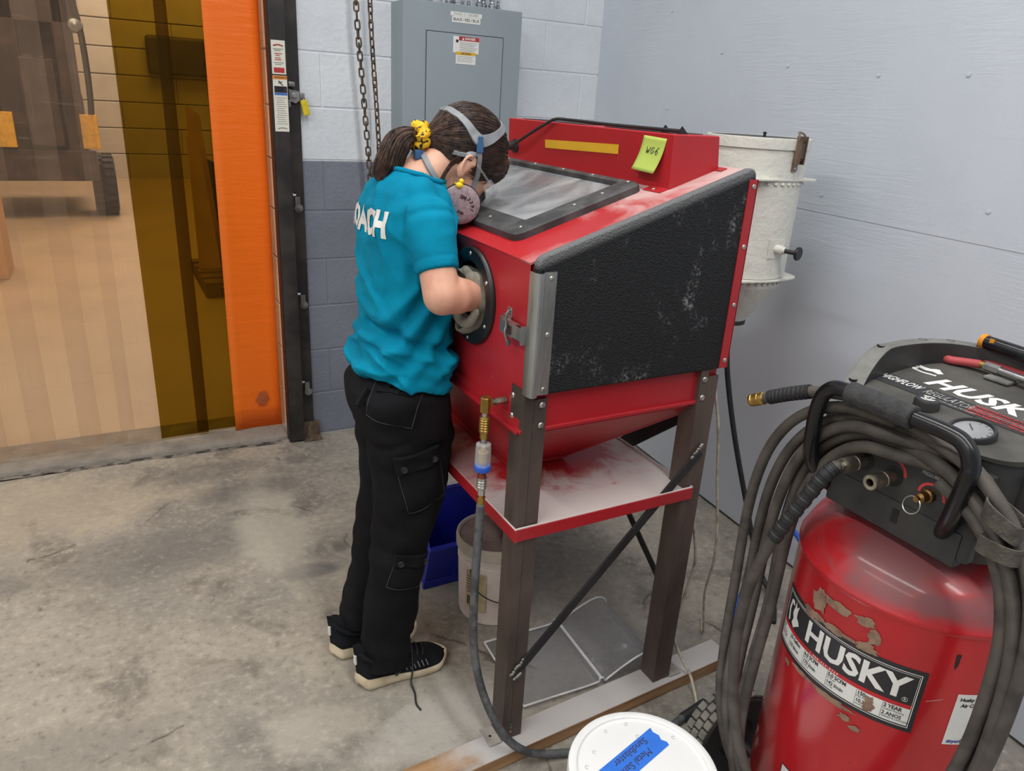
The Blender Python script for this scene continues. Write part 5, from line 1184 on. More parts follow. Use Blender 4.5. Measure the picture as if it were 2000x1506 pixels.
# wheel beside the tank
wx, wy, wz, wrr = 1.172, -2.232, 0.118, 0.118
wh = obj('wheel', MB().lathe([(0.052, -0.028), (0.095, -0.030), (wrr-0.012, -0.030), (wrr-0.008, -0.026), (wrr-0.006, 0.026), (wrr-0.012, 0.030), (0.095, 0.030), (0.052, 0.028)], (wx, wy, wz), 48, 'y'), 'shroud_black', cmp_, 40)
td = MB(); grained('tread_dusty', rgb(136, 134, 124), 0.8, var=0.15, scale=40)
for row, yy in ((0, -0.019), (1, 0.0), (2, 0.019)):
    for j in range(30):
        a = 2*PI*(j+0.5*(row % 2))/30; c, s = math.cos(a), math.sin(a)
        M = Matrix(((c, 0, s, wx+c*(wrr-0.003)), (0, 1, 0, wy+yy), (-s, 0, c, wz-s*(wrr-0.003)), (0, 0, 0, 1)))
        td.box((-0.004, -0.0085, -0.0098), (0.004, 0.0085, 0.0098), 0.0014, 1, M)
obj('tyre_tread', td, 'tread_dusty', wh, 30)['kind'] = 'stuff'
obj('axle', MB().tube([(wx, wy+0.02, wz), (wx, TY-0.20, wz)], 0.010, 12), 'dark_steel', cmp_)
# --- control head
def srect(x0, x1, y0, y1, ex, n=64):
    cx, cy, a, b = (x0+x1)/2, (y0+y1)/2, (x1-x0)/2, (y1-y0)/2; P = []
    for i in range(n):
        t = 2*PI*i/n; c, s = math.cos(t), math.sin(t)
        P.append((cx+a*math.copysign(abs(c)**(2/ex), c), cy+b*math.copysign(abs(s)**(2/ex), s)))
    return P
hd = MB(); rings = []
for (z, g_) in ((0.832, -0.10), (0.846, -0.045), (0.862, -0.012), (0.90, 0.0), (1.03, 0.0), (1.046, -0.004)):
    rings.append([Vector((x, y, z)) for x, y in srect(1.092-g_, 1.430+g_, -2.684-g_, -2.342+g_, 4.2)])
hd.loft(rings); obj('shroud', hd, 'shroud_black', cmp_, 40)
def zc(x): return 1.055+0.10*(x-1.12)
cvr = MB(); cvr.loft([[Vector((x, y, 1.040)) for x, y in srect(1.090, 1.420, -2.680, -2.346, 5)], [Vector((x, y, zc(x)-0.006)) for x, y in srect(1.088, 1.420, -2.682, -2.344, 5)], [Vector((x, y, zc(x))) for x, y in srect(1.098, 1.416, -2.674, -2.352, 5)]])
cover = obj('top_cover', cvr, 'shroud_dusty', cmp_, 40)
# rim wall round the back of the head, with lightening holes along its edge
rimP = srect(1.060, 1.436, -2.690, -2.338, 3.0, 96); rimI = srect(1.090, 1.404, -2.660, -2.368, 3.0, 96)
keep = [i for i, (x, y) in enumerate(rimP) if x > 1.085]
i0 = next(i for i in range(96) if rimP[i][0] > 1.085 and rimP[i-1][0] <= 1.085); seq = [(i0+k2) % 96 for k2 in range(len(keep))]; seq = [i for i in seq if not (rimP[i][1] < -2.55 and rimP[i][0] < 1.32)]
def rz(x): return 1.034+0.084*sstep(x, 1.075, 1.23)
rr_ = [[Vector((*rimP[i], 0.99)), Vector((*rimP[i], rz(rimP[i][0])-0.004)), Vector((rimP[i][0]*0.8+rimI[i][0]*0.2, rimP[i][1]*0.8+rimI[i][1]*0.2, rz(rimP[i][0]))), Vector((*rimI[i], rz(rimP[i][0]))), Vector((rimI[i][0], rimI[i][1], 1.04))] for i in seq]
rimO = obj('rim_wall', MB().loft(rr_, closed=True), 'rim_dusty', cmp_, 40)
ri_ = MB().grid([[Vector((rimI[i][0]+(TX-rimI[i][0])*0.006, rimI[i][1]+(TY-rimI[i][1])*0.006, z)) for i in seq] for z in (1.042, 1.07, 1.0)] and [[Vector((rimI[i][0]+(TX-rimI[i][0])*0.008, rimI[i][1]+(TY-rimI[i][1])*0.008, 1.04+(rz(rimP[i][0])-0.001-1.04)*t)) for i in seq] for t in (0, 1)])
obj('rim_lining', ri_, 'shroud_black', rimO, 60)
for k3 in range(3, len(seq)-2, 6):
    i = seq[k3]; p = Vector((rimP[i][0]*0.62+rimI[i][0]*0.38, rimP[i][1]*0.62+rimI[i][1]*0.38, rz(rimP[i][0])-0.0006)); nn = Vector((0, 0, 1))
    obj('rim_hole', MB().lathe([(0.0075, -0.003), (0.0075, 0.0006), (0.006, 0.0008), (0, -0.001)], p, 14, M=nn.to_track_quat('Z', 'Y').to_matrix()), 'ink_black', rimO)
def on_cover(mb, x, y, off=0.0008):
    """drawing with text right = -Y and text up = +X on the cover"""
    return place(mb, Vector((x, y, zc(x))), (0, -1, 0), (1, 0, 0.10), off)
obj('dark_strip', on_cover(rect_mb(0.330, 0.042, 0.002), 1.212, -2.520, 0.0012), 'strip_dark', cover)
q = text_mb('HUSKY', 0.062, 0.0022, 0.28, 'LEFT', 1.02); o = obj('lettering', on_cover(q, 1.266, -2.425, 0.0006), 'logo_white', cover, 0)
obj('dog_emblem', on_cover(dog(1.0, 0, 0).xf(lambda p: Vector((p.y*-1.0+0.012, p.x*0.75, 0))), 1.304, -2.385, 0.0006), 'logo_white', cover, 0)
obj('lettering', on_cover(text_mb('HIGHFLOW', 0.0270, 0.0004, 0.25, 'LEFT', 1.0, sx=0.54), 1.216, -2.366, 0.0022), 'logo_white', cover, 0)
obj('lettering', on_cover(text_mb('REGULATOR', 0.0270, 0.0002, 0.25, 'LEFT', 1.0, sx=0.54), 1.214, -2.452, 0.0022), 'logo_worn', cover, 0)
obj('lettering', on_cover(text_mb('REGULADOR DE ALTO FLUJO', 0.0072, 0.0001, 0.2, 'LEFT', 0.92), 1.197, -2.462, 0.0022), 'logo_worn', cover, 0)
for i, t in enumerate(('PROVIDES MORE USEABLE AIR TO YOUR TOOL TO ENSURE', 'MAXIMUM PERFORMANCE AND RUN TIME', 'PROVEE MAS AIRE UTIL A LA HERRAMIENTA PARA ASEGURAR', 'EL MAXIMO RENDIMIENTO Y TIEMPO DE OPERACION')):
    obj('small_print', on_cover(text_mb(t, 0.0078, 0.0002, 0.15, 'LEFT', 0.9, sx=0.72), 1.228-0.0098*i, -2.532, 0.0022), 'print_red', cover, 0)
obj('strip_line', on_cover(rect_mb(0.155, 0.0012, 0.0003), 1.2135, -2.605, 0.0024), 'logo_worn', cover)
kn = obj('regulator_knob', MB().lathe([(0.020, 0), (0.020, 0.012), (0.018, 0.016), (0.015, 0.017), (0, 0.017)], (1.158, -2.493, zc(1.158)), 28), 'shroud_black', cover)
ar = MB()
for rr0, rr1, s0, s1 in ((0.0035, 0.0062, 0.3, 5.6), (0.0085, 0.0120, 2.4, 4.9), (0.0085, 0.0120, -0.6, 1.2)):
    P = [[Vector((1.158+r_*math.cos(s0+(s1-s0)*i/14), -2.493+r_*math.sin(s0+(s1-s0)*i/14), zc(1.158)+0.0174)) for i in range(15)] for r_ in (rr0, rr1)]; ar.grid(P)
obj('knob_arrow', ar, 'logo_white', kn, 0)
ga = obj('pressure_gauge', MB().lathe([(0.034, -0.004), (0.034, 0.006), (0.0325, 0.010), (0.029, 0.010), (0.0285, 0.004), (0, 0.004)], (1.130, -2.588, zc(1.13)+0.002), 40, M=Matrix.Rotation(-0.25, 3, 'Y')), 'shroud_black', cover)
obj('gauge_dial', MB().lathe([(0.0283, 0.0046), (0.0283, 0.0052), (0, 0.0052)], (1.130, -2.588, zc(1.13)+0.002), 32, M=Matrix.Rotation(-0.25, 3, 'Y')), 'gauge_face', ga)
gd = MB()
for i in range(11): a = 2.2+i*0.42; gd.tube([(1.130+0.021*math.cos(a), -2.588+0.021*math.sin(a), zc(1.13)+0.0078+0.005*math.cos(a)), (1.130+0.026*math.cos(a), -2.588+0.026*math.sin(a), zc(1.13)+0.0078+0.006*math.cos(a))], 0.0005, 4)
gd.tube([(1.130, -2.588, zc(1.13)+0.0085), (1.142, -2.575, zc(1.13)+0.0115)], 0.0007, 4); obj('dial_marks', gd, 'ink_dark', ga)['kind'] = 'stuff'
# front panel with outlets
PX = 1.0905
def fpt(u, z, d=0.0): return Vector((PX-d, TY-u, z))
def on_panel(mb, u, z, off=0.001): return place(mb, fpt(u, z), (0, -1, 0), (0, 0, 1), off)
pnl = obj('front_panel', MB().box((PX-0.001, -2.655, 0.872), (PX+0.02, -2.362, 1.022), 0.004, 2), 'shroud_black', cmp_)
obj('lower_panel', MB().box((PX-0.004, -2.640, 0.858), (PX+0.02, -2.40, 0.918), 0.004, 2), 'shroud_black', pnl)
obj('lettering', on_panel(text_mb('QUICK CONNECT AIR OUTLETS', 0.0098, 0.0002, 0, 'CENTER', 1.0, sx=0.82), -0.023, 0.9925, 0.0016), 'logo_worn', pnl, 0)
obj('lettering', on_panel(text_mb('PRESSURE', 0.0080, 0.0002, 0, 'CENTER', 1.0, sx=0.82), 0.058, 0.985, 0.0016), 'logo_worn', pnl, 0)
def arch(u0, u1, z0, r, wd):
    o_, i_ = [], []
    for k2 in range(11): t = PI-PI/2*k2/10; o_.append((u0+r+(r)*math.cos(t), z0+r*math.sin(t))); i_.append((u0+r+(r-wd)*math.cos(t), z0+(r-wd)*math.sin(t)))
    for k2 in range(11): t = PI/2-PI/2*k2/10; o_.append((u1-r+r*math.cos(t), z0+r*math.sin(t))); i_.append((u1-r+(r-wd)*math.cos(t), z0+(r-wd)*math.sin(t)))
    return MB().grid([[Vector((x, y, 0)) for x, y in o_], [Vector((x, y, 0)) for x, y in i_]])
obj('red_arch', on_panel(arch(-0.078, 0.022, 0.962, 0.024, 0.005), 0, 0, 0.0016).xf(lambda p: p-Vector((0, 0, 0))), 'print_red', pnl, 0)
obj('red_arch', on_panel(arch(0.044, 0.090, 0.952, 0.022, 0.0045), 0, 0, 0.0016), 'print_red', pnl, 0)
for (u, z) in ((-0.055, 0.958), (0.0, 0.955)):
    obj('outlet_recess', MB().lathe([(0.017, 0.0), (0.017, 0.002), (0, 0.002)], fpt(u, z, 0), 20, 'x', M=Matrix.Rotation(PI, 3, 'Z')), 'ink_black', pnl)
    q = obj('quick_coupler', MB().lathe([(0.010, 0), (0.010, 0.022), (0.0112, 0.024), (0.0112, 0.026)], fpt(u, z, 0.0), 6, 'x', M=Matrix.Rotation(PI, 3, 'Z')), 'nickel', cmp_, 20)
    pf = [(0.0105, 0.022), (0.0130, 0.024), (0.0133, 0.030), (0.0125, 0.031), (0.0133, 0.032), (0.0133, 0.056), (0.0122, 0.058), (0.0122, 0.060), (0.0066, 0.060), (0.0066, 0.050), (0, 0.050)]
    obj('coupler_sleeve', MB().lathe(pf, fpt(u, z, 0.0), 32, 'x', M=Matrix.Rotation(PI, 3, 'Z')), 'nickel', q)
    obj('coupler_bore', MB().lathe([(0.0064, 0.0525), (0, 0.0525)], fpt(u, z, 0.0), 16, 'x', M=Matrix.Rotation(PI, 3, 'Z')), 'old_brass', q)
rv = obj('relief_valve', MB().lathe([(0.011, 0), (0.011, 0.010), (0.0085, 0.012), (0.0085, 0.026), (0.0045, 0.030), (0.0045, 0.036), (0, 0.036)], fpt(0.064, 0.953, 0), 12, 'x', M=Matrix.Rotation(PI, 3, 'Z')), 'old_brass', cmp_, 30)
rc = fpt(0.060, 0.9415, 0.036)
obj('pull_ring', MB().tube([rc+Vector((0.004*math.sin(t), -0.0135*math.cos(t), 0.0135*math.sin(t))) for t in [2*PI*i/32 for i in range(32)]], 0.0011, 6, closed=True), 'zinc', rv)
obj('slot', MB().box((PX-0.0048, -2.538, 0.880), (PX-0.003, -2.526, 0.905)), 'ink_black', pnl)
# near side housing with a recess
hs_ = MB().box((1.135, -2.722, 0.885), (1.400, -2.660, 1.040), 0.018, 3); sd = obj('side_housing', hs_, 'shroud_black', cmp_)
obj('housing_recess', MB().box((1.150, -2.7232, 0.925), (1.185, -2.7205, 1.000), 0.001), 'ink_black', sd)
# carrying handle
hpth = spline([(1.165, -2.425, 0.850), (1.110, -2.400, 0.872), (1.052, -2.384, 0.930), (1.040, -2.380, 1.000), (1.040, -2.382, 1.045), (1.040, -2.394, 1.070), (1.040, -2.420, 1.0805), (1.040, -2.50, 1.0805), (1.040, -2.600, 1.0805), (1.040, -2.630, 1.072), (1.040, -2.645, 1.048), (1.042, -2.644, 1.020), (1.075, -2.620, 0.930), (1.140, -2.578, 0.858), (1.170, -2.560, 0.838)], 8)
hn = obj('carry_handle', MB().tube(hpth, 0.0128, 18), 'handle_black', cmp_, 180)
fm = MB().tube(spline([(1.040, -2.432, 1.0805), (1.040, -2.50, 1.0805), (1.040, -2.548, 1.0805)], 10), 0.0188, 20, rfun=lambda t: 0.0188 if 0.02 < t < 0.98 else 0.0165); displace(fm, lambda p, n: 0.0008*noise.noise(p*120)); obj('foam_grip', fm, 'foam_grey', hn, 60)

# ================================================================ coiled hose on the handle
coil = thing('coiled_air_hose', 'dusty black air hose coiled over the compressor handle, brass coupler at one end', 'hose', (1.04, TY, 0.2))
HRr = 0.0102
pts = []; NL = 5
for i in range(NL):
    f = i/(NL-1)
    top, wl_, wr_, bot = 1.056-0.054*f, 0.254-0.105*f, 0.268-0.024*f, 0.215+0.03*((i*2) % 5)/4
    zmid = 0.66+0.02*math.sin(i*2.1); nseg = 22
    for k2 in range(nseg):
        t = 2*PI*k2/nseg+(PI*0.5)           # start at the top, go to the left (far) side first
        c, s = math.cos(t), math.sin(t)
        side = wl_ if c < 0 else wr_
        yy = TY-side*math.copysign(abs(c)**0.86, c)
        if s > 0: zz = zmid+(top-zmid)*abs(s)**0.66
        else: zz = zmid-(zmid-bot)*abs(s)**0.92
        # nested spread: loops cross a little below, lie side by side above
        xx = 1.0705+(0.0085 if i % 2 else -0.0085)
        lowf = sstep(-s, 0.1, 0.95)
        xx = xx*(1-lowf)+(1.010-0.018*i*0.5-0.012*math.sin(i*2.3))*lowf
        if s > -0.3: xx -= 0.0
        yy += 0.012*math.sin(i*2.7+1.0)*lowf+0.006*math.sin(i*4.1+k2*0.6)
        pts.append(Vector((xx, yy, zz)))
P = spline(pts, 5)
# free end with the brass coupler sticks out to the far side above the coil
head = spline([Vector((1.045, -2.255, 1.000)), Vector((1.052, -2.290, 1.019)), Vector((1.060, -2.345, 1.046)), Vector((1.066, -2.42, 1.064)), pts[0]+Vector((0, 0.03, 0.008)), pts[0]+Vector((0.0, -0.03, 0.004)), Vector((1.07, TY-0.13, 1.03)), Vector((1.07, TY-0.20, 0.97))], 6)
obj('coil', MB().tube(P, HRr, 12), 'hose_dusty', coil, 180)
obj('free_end', MB().tube(head, HRr, 12), 'hose_dusty', coil, 180)
def strain_relief(path, r0, mat, parent, rib=0.0016, n=16, per=6):
    pth = [Vector(p) for p in path]
    return obj('strain_relief', MB().tube(spline(pth, per*11), r0, n, rfun=lambda t: r0+rib*min(1, max(0, 0.5+2*math.sin(t*PI*2*11)))), mat, parent, 25)
strain_relief([(1.048, -2.270, 1.008), (1.054, -2.305, 1.027), (1.060, -2.345, 1.046)], 0.0118, 'black_rubber', coil)
bd_ = (Vector((1.045, -2.255, 1.000))-Vector((1.052, -2.290, 1.019))).normalized(); bM = bd_.to_track_quat('Z', 'Y').to_matrix()
obj('brass_coupler', MB().lathe([(0.0085, -0.012), (0.0085, 0.004), (0.0118, 0.006), (0.0122, 0.014), (0.0112, 0.0155), (0.0122, 0.017), (0.0122, 0.028), (0.0110, 0.029), (0.0120, 0.031), (0.0112, 0.036), (0.006, 0.036), (0.006, 0.030), (0, 0.030)], Vector((1.047, -2.265, 1.0055)), 24, M=bM), 'brass', coil, 30)
# feed end plugged into the outlet
cp0 = fpt(-0.055, 0.958, 0.060)
fe = [cp0, cp0+Vector((-0.022, 0.004, -0.006)), Vector((0.985, -2.427, 0.878)), Vector((0.968, -2.394, 0.774)), Vector((0.962, -2.376, 0.661)), Vector((0.966, -2.374, 0.528)), Vector((0.972, -2.398, 0.395)), Vector((0.976, -2.455, 0.29)), Vector((0.985, -2.53, 0.235)), Vector((0.99, -2.60, 0.225))]
FP = spline(fe, 8)
obj('plug', MB().tube(FP[0:5], 0.0068, 6), 'zinc', coil, 20)
obj('feed_hose', MB().tube(FP[4:], 0.0105, 12), 'hose_dusty', coil, 180)
strain_relief([FP[5], FP[10], FP[17], FP[22]], 0.0120, 'black_rubber', coil)
# hook-and-loop strap on the near side
def strap(c, wd, hgt, tilt):
    m = MB(); P = []
    for i in range(24):
        t = 2*PI*i/24; P.append((0.030*math.copysign(abs(math.cos(t))**0.7, math.cos(t)), 0.020*math.copysign(abs(math.sin(t))**0.7, math.sin(t))))
    R1 = [Vector((c[0]+b, c[1]+a, c[2]-hgt/2+a*tilt)) for a, b in P]; R2 = [p+Vector((0, 0, hgt)) for p in R1]
    R3 = [Vector((c[0]+b*0.86, c[1]+a*0.9, c[2]-hgt/2+a*tilt)) for a, b in P]; R4 = [p+Vector((0, 0, hgt)) for p in R3]
    return m.loft([R1, R2, R4, R3, R1], cap=False)
grained('webbing', rgb(86, 82, 74), 0.85, var=0.2, scale=60, bump=0.5, bscale=220)
obj('strap', strap((1.060, -2.700, 0.985), 0.03, 0.028, 0.35), 'webbing', coil, 40)
obj('strap', strap((1.056, -2.708, 0.945), 0.03, 0.026, -0.05), 'webbing', coil, 40)

# ================================================================ tyre inflator lying on top
inf = thing('tyre_inflator', 'tyre inflator with red hose and chrome tube lying on the compressor head', 'inflator', (1.38, -2.48, 1.09))
grained('red_hose', rgb(178, 72, 76), 0.55, var=0.08)
zt = lambda x: zc(x)+0.0085
obj('red_hose', MB().tube(spline([(1.372, -2.447, zt(1.37)+0.006), (1.368, -2.42, zt(1.37)+0.002), (1.362, -2.395, zt(1.36)), (1.372, -2.376, zt(1.37)), (1.392, -2.376, zt(1.39)), (1.402, -2.40, zt(1.40)), (1.400, -2.45, zt(1.40)), (1.396, -2.52, zt(1.40)), (1.392, -2.6, zt(1.39))], 8), 0.0078, 12), 'red_hose', inf, 180)
obj('brass_end', MB().tube([(1.372, -2.443, zt(1.37)+0.006), (1.371, -2.458, zt(1.37)+0.0065)], 0.0068, 14), 'brass', inf)
obj('chrome_nut', MB().tube([(1.371, -2.457, zt(1.37)+0.0065), (1.367, -2.485, zt(1.37)+0.007)], 0.0085, 6), 'zinc', inf, 20)
obj('chrome_tube', MB().tube([(1.367, -2.484, zt(1.37)+0.007), (1.358, -2.56, zt(1.36)+0.008), (1.352, -2.62, zt(1.35)+0.009)], 0.0062, 14), 'chrome_rough', inf)
obj('tube_clip', MB().box((1.345, -2.515, zc(1.36)), (1.395, -2.470, zc(1.36)+0.007), 0.003), 'rim_dusty', inf)
bt = obj('black_grip', MB().tube([(1.398, -2.425, zc(1.42)+0.045), (1.392, -2.50, zc(1.42)+0.044), (1.386, -2.64, zc(1.42)+0.042)], 0.0125, 18), 'handle_black', inf)
grained('orange_mark', rgb(232, 150, 30), 0.5)
obj('orange_ring', MB().tube([(1.3986, -2.4245, zc(1.42)+0.045), (1.3975, -2.434, zc(1.42)+0.0449)], 0.0134, 18), 'orange_mark', bt)
obj('orange_mark', MB().box((1.3846, -2.452, zc(1.42)+0.047), (1.3866, -2.444, zc(1.42)+0.056)), 'orange_mark', bt)
obj('hose_loop', MB().tube(spline([(1.398, -2.426, zc(1.42)+0.040), (1.398, -2.418, zc(1.42)+0.022), (1.401, -2.425, zc(1.40)+0.012)], 5), 0.005, 8), 'handle_black', inf)
# ================================================================ person
grained('skin', rgb(222, 174, 148), 0.5, var=0.05, scale=14, col2=rgb(206, 150, 126))
MATS['skin'].node_tree.nodes['Principled BSDF'].inputs['Subsurface Weight'].default_value = 0.12
MATS['skin'].node_tree.nodes['Principled BSDF'].inputs['Subsurface Radius'].default_value = (0.012, 0.005, 0.003)
def mk_cloth(name, a, b, sc=9, bs=420, bump=0.3, rough=0.9):
    m, k = newmat(name, a, rough); v = k.coord((1, 1, 1), 'World')
    k.link(k.mix(k.fac(k.noise(v, sc, 5), 0.35, 0.7), a, b), k.b.inputs['Base Color']); k.b.inputs['Specular IOR Level'].default_value = 0.15
    k.bump(k.math('ADD', k.noise(v, bs, 2), k.math('MULTIPLY', k.noise(v, 40, 3), 0.6)), bump, 0.002)
mk_cloth('shirt_teal', rgb(0, 138, 170), rgb(0, 122, 154), 5)
mk_cloth('trouser_black', rgb(26, 26, 29), rgb(18, 18, 20), 7)
mk_cloth('trouser_seam', rgb(82, 82, 84), rgb(56, 56, 58), 30)
mk_cloth('knit_black', rgb(30, 32, 36), rgb(24, 25, 28), 20, 600)
grained('sole_cream', rgb(222, 208, 180), 0.7, var=0.06, scale=20, col2=rgb(196, 178, 146))
def mk_hair():
    m, k = newmat('hair_brown', rgb(66, 46, 38), 0.42); v = k.coord((1, 1, 1), 'World')
    n = k.noise(v, 60, 3); g = k.noise(v, 9, 3)
    k.link(k.mix(k.fac(n, 0.35, 0.65), k.mix(k.fac(g, 0.4, 0.65), rgb(62, 42, 34), rgb(92, 66, 52)), rgb(38, 27, 23)), k.b.inputs['Base Color'])
mk_hair()
grained('strap_grey', rgb(136, 140, 144), 0.5, var=0.05); grained('clip_blue', rgb(52, 96, 140), 0.4); grained('filter_pink', rgb(168, 146, 150), 0.85, var=0.15, scale=120, bump=0.4, bscale=300)
grained('mask_black', rgb(40, 40, 44), 0.55); grained('print_purple', rgb(64, 34, 46), 0.7)
def mk_scr():
    m, k = newmat('scrunchie_yellow', rgb(240, 186, 28), 0.7); v = k.coord((1, 1, 1), 'World')
    k.link(k.mix(k.fac(k.noise(v, 85, 2, 0.5, 1.0), 0.56, 0.60), rgb(240, 186, 28), rgb(40, 32, 22)), k.b.inputs['Base Color'])
mk_scr()
grained('duck_yellow', rgb(250, 214, 20), 0.35); grained('duck_orange', rgb(240, 140, 30), 0.4)
mk_clear('lens_clear', rgb(225, 230, 230), (0.94, 0.95, 0.95, 1), 0.10, 0.05)
PYc = -1.552
per = thing('person', 'person in teal shirt and black cargo trousers bending over the red cabinet window', 'person', (0.58, PYc, 0))
def ell(c, a, b, n=40, ex=2.0, dzdx=0.0, dzdy=0.0):
    R = []
    for i in range(n):
        t = 2*PI*i/n; cx, sx = math.cos(t), math.sin(t)
        dx = a*math.copysign(abs(cx)**(2/ex), cx); dy_ = b*math.copysign(abs(sx)**(2/ex), sx)
        R.append(Vector((c[0]+dx, c[1]+dy_, c[2]+dzdx*dx+dzdy*dy_)))
    return R
# head frame
HC = Vector((0.7525, PYc+0.004, 1.3725)); th_ = math.radians(46)
hf = Vector((math.cos(th_), 0, -math.sin(th_))); hu = Vector((math.sin(th_), 0, math.cos(th_))); hl = Vector((0, -1, 0))   # forward, up, right (near side)
HM = Matrix((hf, hl, hu)).transposed()
def H_(f, l, u): return HC+hf*f+hl*l+hu*u
SHr, ELr, WRr = Vector((0.605, PYc-0.130, 1.257)), Vector((0.607, -1.764, 1.104)), Vector((0.800, -1.712, 1.086))
SHl, ELl, WRl = Vector((0.605, PYc+0.138, 1.272)), Vector((0.636, -1.330, 1.080)), Vector((0.800, -1.322, 1.080))
LEG = {'r': -1.605, 'l': -1.462}
def skin_body():
    m = MB()
    m.sphere(H_(0, 0, 0), (0.087, 0.071, 0.090), HM, 32, 20)
    m.sphere(H_(0.030, 0, -0.048), (0.060, 0.057, 0.070), HM, 28, 16); m.sphere(H_(0.034, 0, -0.092), (0.045, 0.043, 0.032), HM, 24, 14)
    m.capsule(H_(0.082, 0, -0.028), H_(0.101, 0, -0.056), 0.008, 0.011); m.capsule(H_(0.089, -0.010, -0.060), H_(0.089, 0.010, -0.060), 0.008, 0.008)
    m.capsule(H_(0.072, -0.034, -0.016), H_(0.072, 0.034, -0.016), 0.011, 0.011)
    m.capsule(H_(0.073, -0.018, -0.082), H_(0.073, 0.018, -0.082), 0.010, 0.010)           # mouth
    for s in (-1, 1):
        m.sphere(H_(0.069, s*0.029, -0.030), (0.012, 0.014, 0.011), HM, 14, 10)             # eyes
        m.sphere(H_(-0.008, s*0.0675, -0.040), (0.013, 0.009, 0.024), HM, 18, 12)
        P = [H_(-0.008-0.0155*math.cos(t)-0.004*math.sin(t), s*(0.078+0.003*math.cos(t)), -0.036+0.024*math.sin(t)) for t in [-1.9+4.6*i/16 for i in range(17)]]
        m.tube(P, 0.0042, 8); m.sphere(H_(-0.004, s*0.074, -0.061), (0.0070, 0.0055, 0.0075), HM, 12, 8)
    m.capsule((0.612, PYc, 1.295), H_(-0.030, 0, -0.066), 0.056, 0.050, 24)
    m.capsule((0.660, PYc, 1.280), H_(0.010, 0, -0.085), 0.040, 0.040, 24)
    # trunk inside the clothes
    m.loft([ell((0.590, PYc, 0.76), 0.075, 0.11), ell((0.592, PYc, 0.90), 0.078, 0.115), ell((0.602, PYc, 1.02), 0.064, 0.105), ell((0.602, PYc, 1.16), 0.070, 0.115), ell((0.604, PYc, 1.26), 0.064, 0.12), ell((0.614, PYc, 1.30), 0.045, 0.07)])
    for S, E, W in ((SHr, ELr, WRr), (SHl, ELl, WRl)):
        m.capsule(S+(E-S)*0.15, E, 0.037, 0.0405, 20); m.capsule(E, W, 0.0400, 0.028, 20)
        m.sphere(E.lerp(W, 0.18), (0.043, 0.040, 0.0405))
        hd_ = (W-E).normalized(); side = Vector((0, 1 if W.y < PYc else -1, 0)); up = Vector((0, 0, 1))
        pc_ = W+hd_*0.05; m.capsule(W, W+hd_*0.075, 0.026, 0.022); m.capsule(W+hd_*0.03+side*0.014, W+hd_*0.078+side*0.022, 0.017, 0.014); m.capsule(W+hd_*0.03-side*0.014, W+hd_*0.078-side*0.024, 0.017, 0.013)
        for i, (o_, L) in enumerate(((0.028, 0.066), (0.0095, 0.076), (-0.0095, 0.071), (-0.028, 0.056))):
            b0_ = W+hd_*0.082+side*o_; b1_ = b0_+hd_*L*0.42-up*0.008; b2_ = b1_+hd_*L*0.28-up*0.020; b3_ = b2_+hd_*L*0.08-up*0.020
            m.capsule(b0_, b1_, 0.0092, 0.0088, 10, 3); m.capsule(b1_, b2_, 0.0088, 0.0082, 10, 3); m.capsule(b2_, b3_, 0.0082, 0.0074, 10, 3)
        t0_ = W+hd_*0.030+side*0.030; t1_ = t0_+hd_*0.034+side*0.020-up*0.010; m.capsule(t0_, t1_, 0.0115, 0.0105, 10, 3); m.capsule(t1_, t1_+hd_*0.030-up*0.012-side*0.004, 0.0105, 0.0090, 10, 3)
    for k2, y in LEG.items():
        dx = 0.0 if k2 == 'r' else -0.024
        m.capsule((0.592, y, 0.78), (0.600, y, 0.60), 0.062, 0.056, 20); m.capsule((0.600, y, 0.60), (0.576, y, 0.44), 0.054, 0.046, 20); m.capsule((0.576, y, 0.44), (0.556 if k2 == 'r' else 0.546, y, 0.27), 0.046, 0.042, 20); m.capsule((0.556 if k2 == 'r' else 0.546, y, 0.27), (0.530+dx, y, 0.085), 0.042, 0.036, 20); m.capsule((0.525+dx, y, 0.050), (0.62+dx, y, 0.036), 0.026, 0.014)
    return remeshed(m, 0.0042, 3, 0.5)
body_mb = skin_body(); obj('body', body_mb, 'skin', per, 180); head_s = Surf(body_mb)

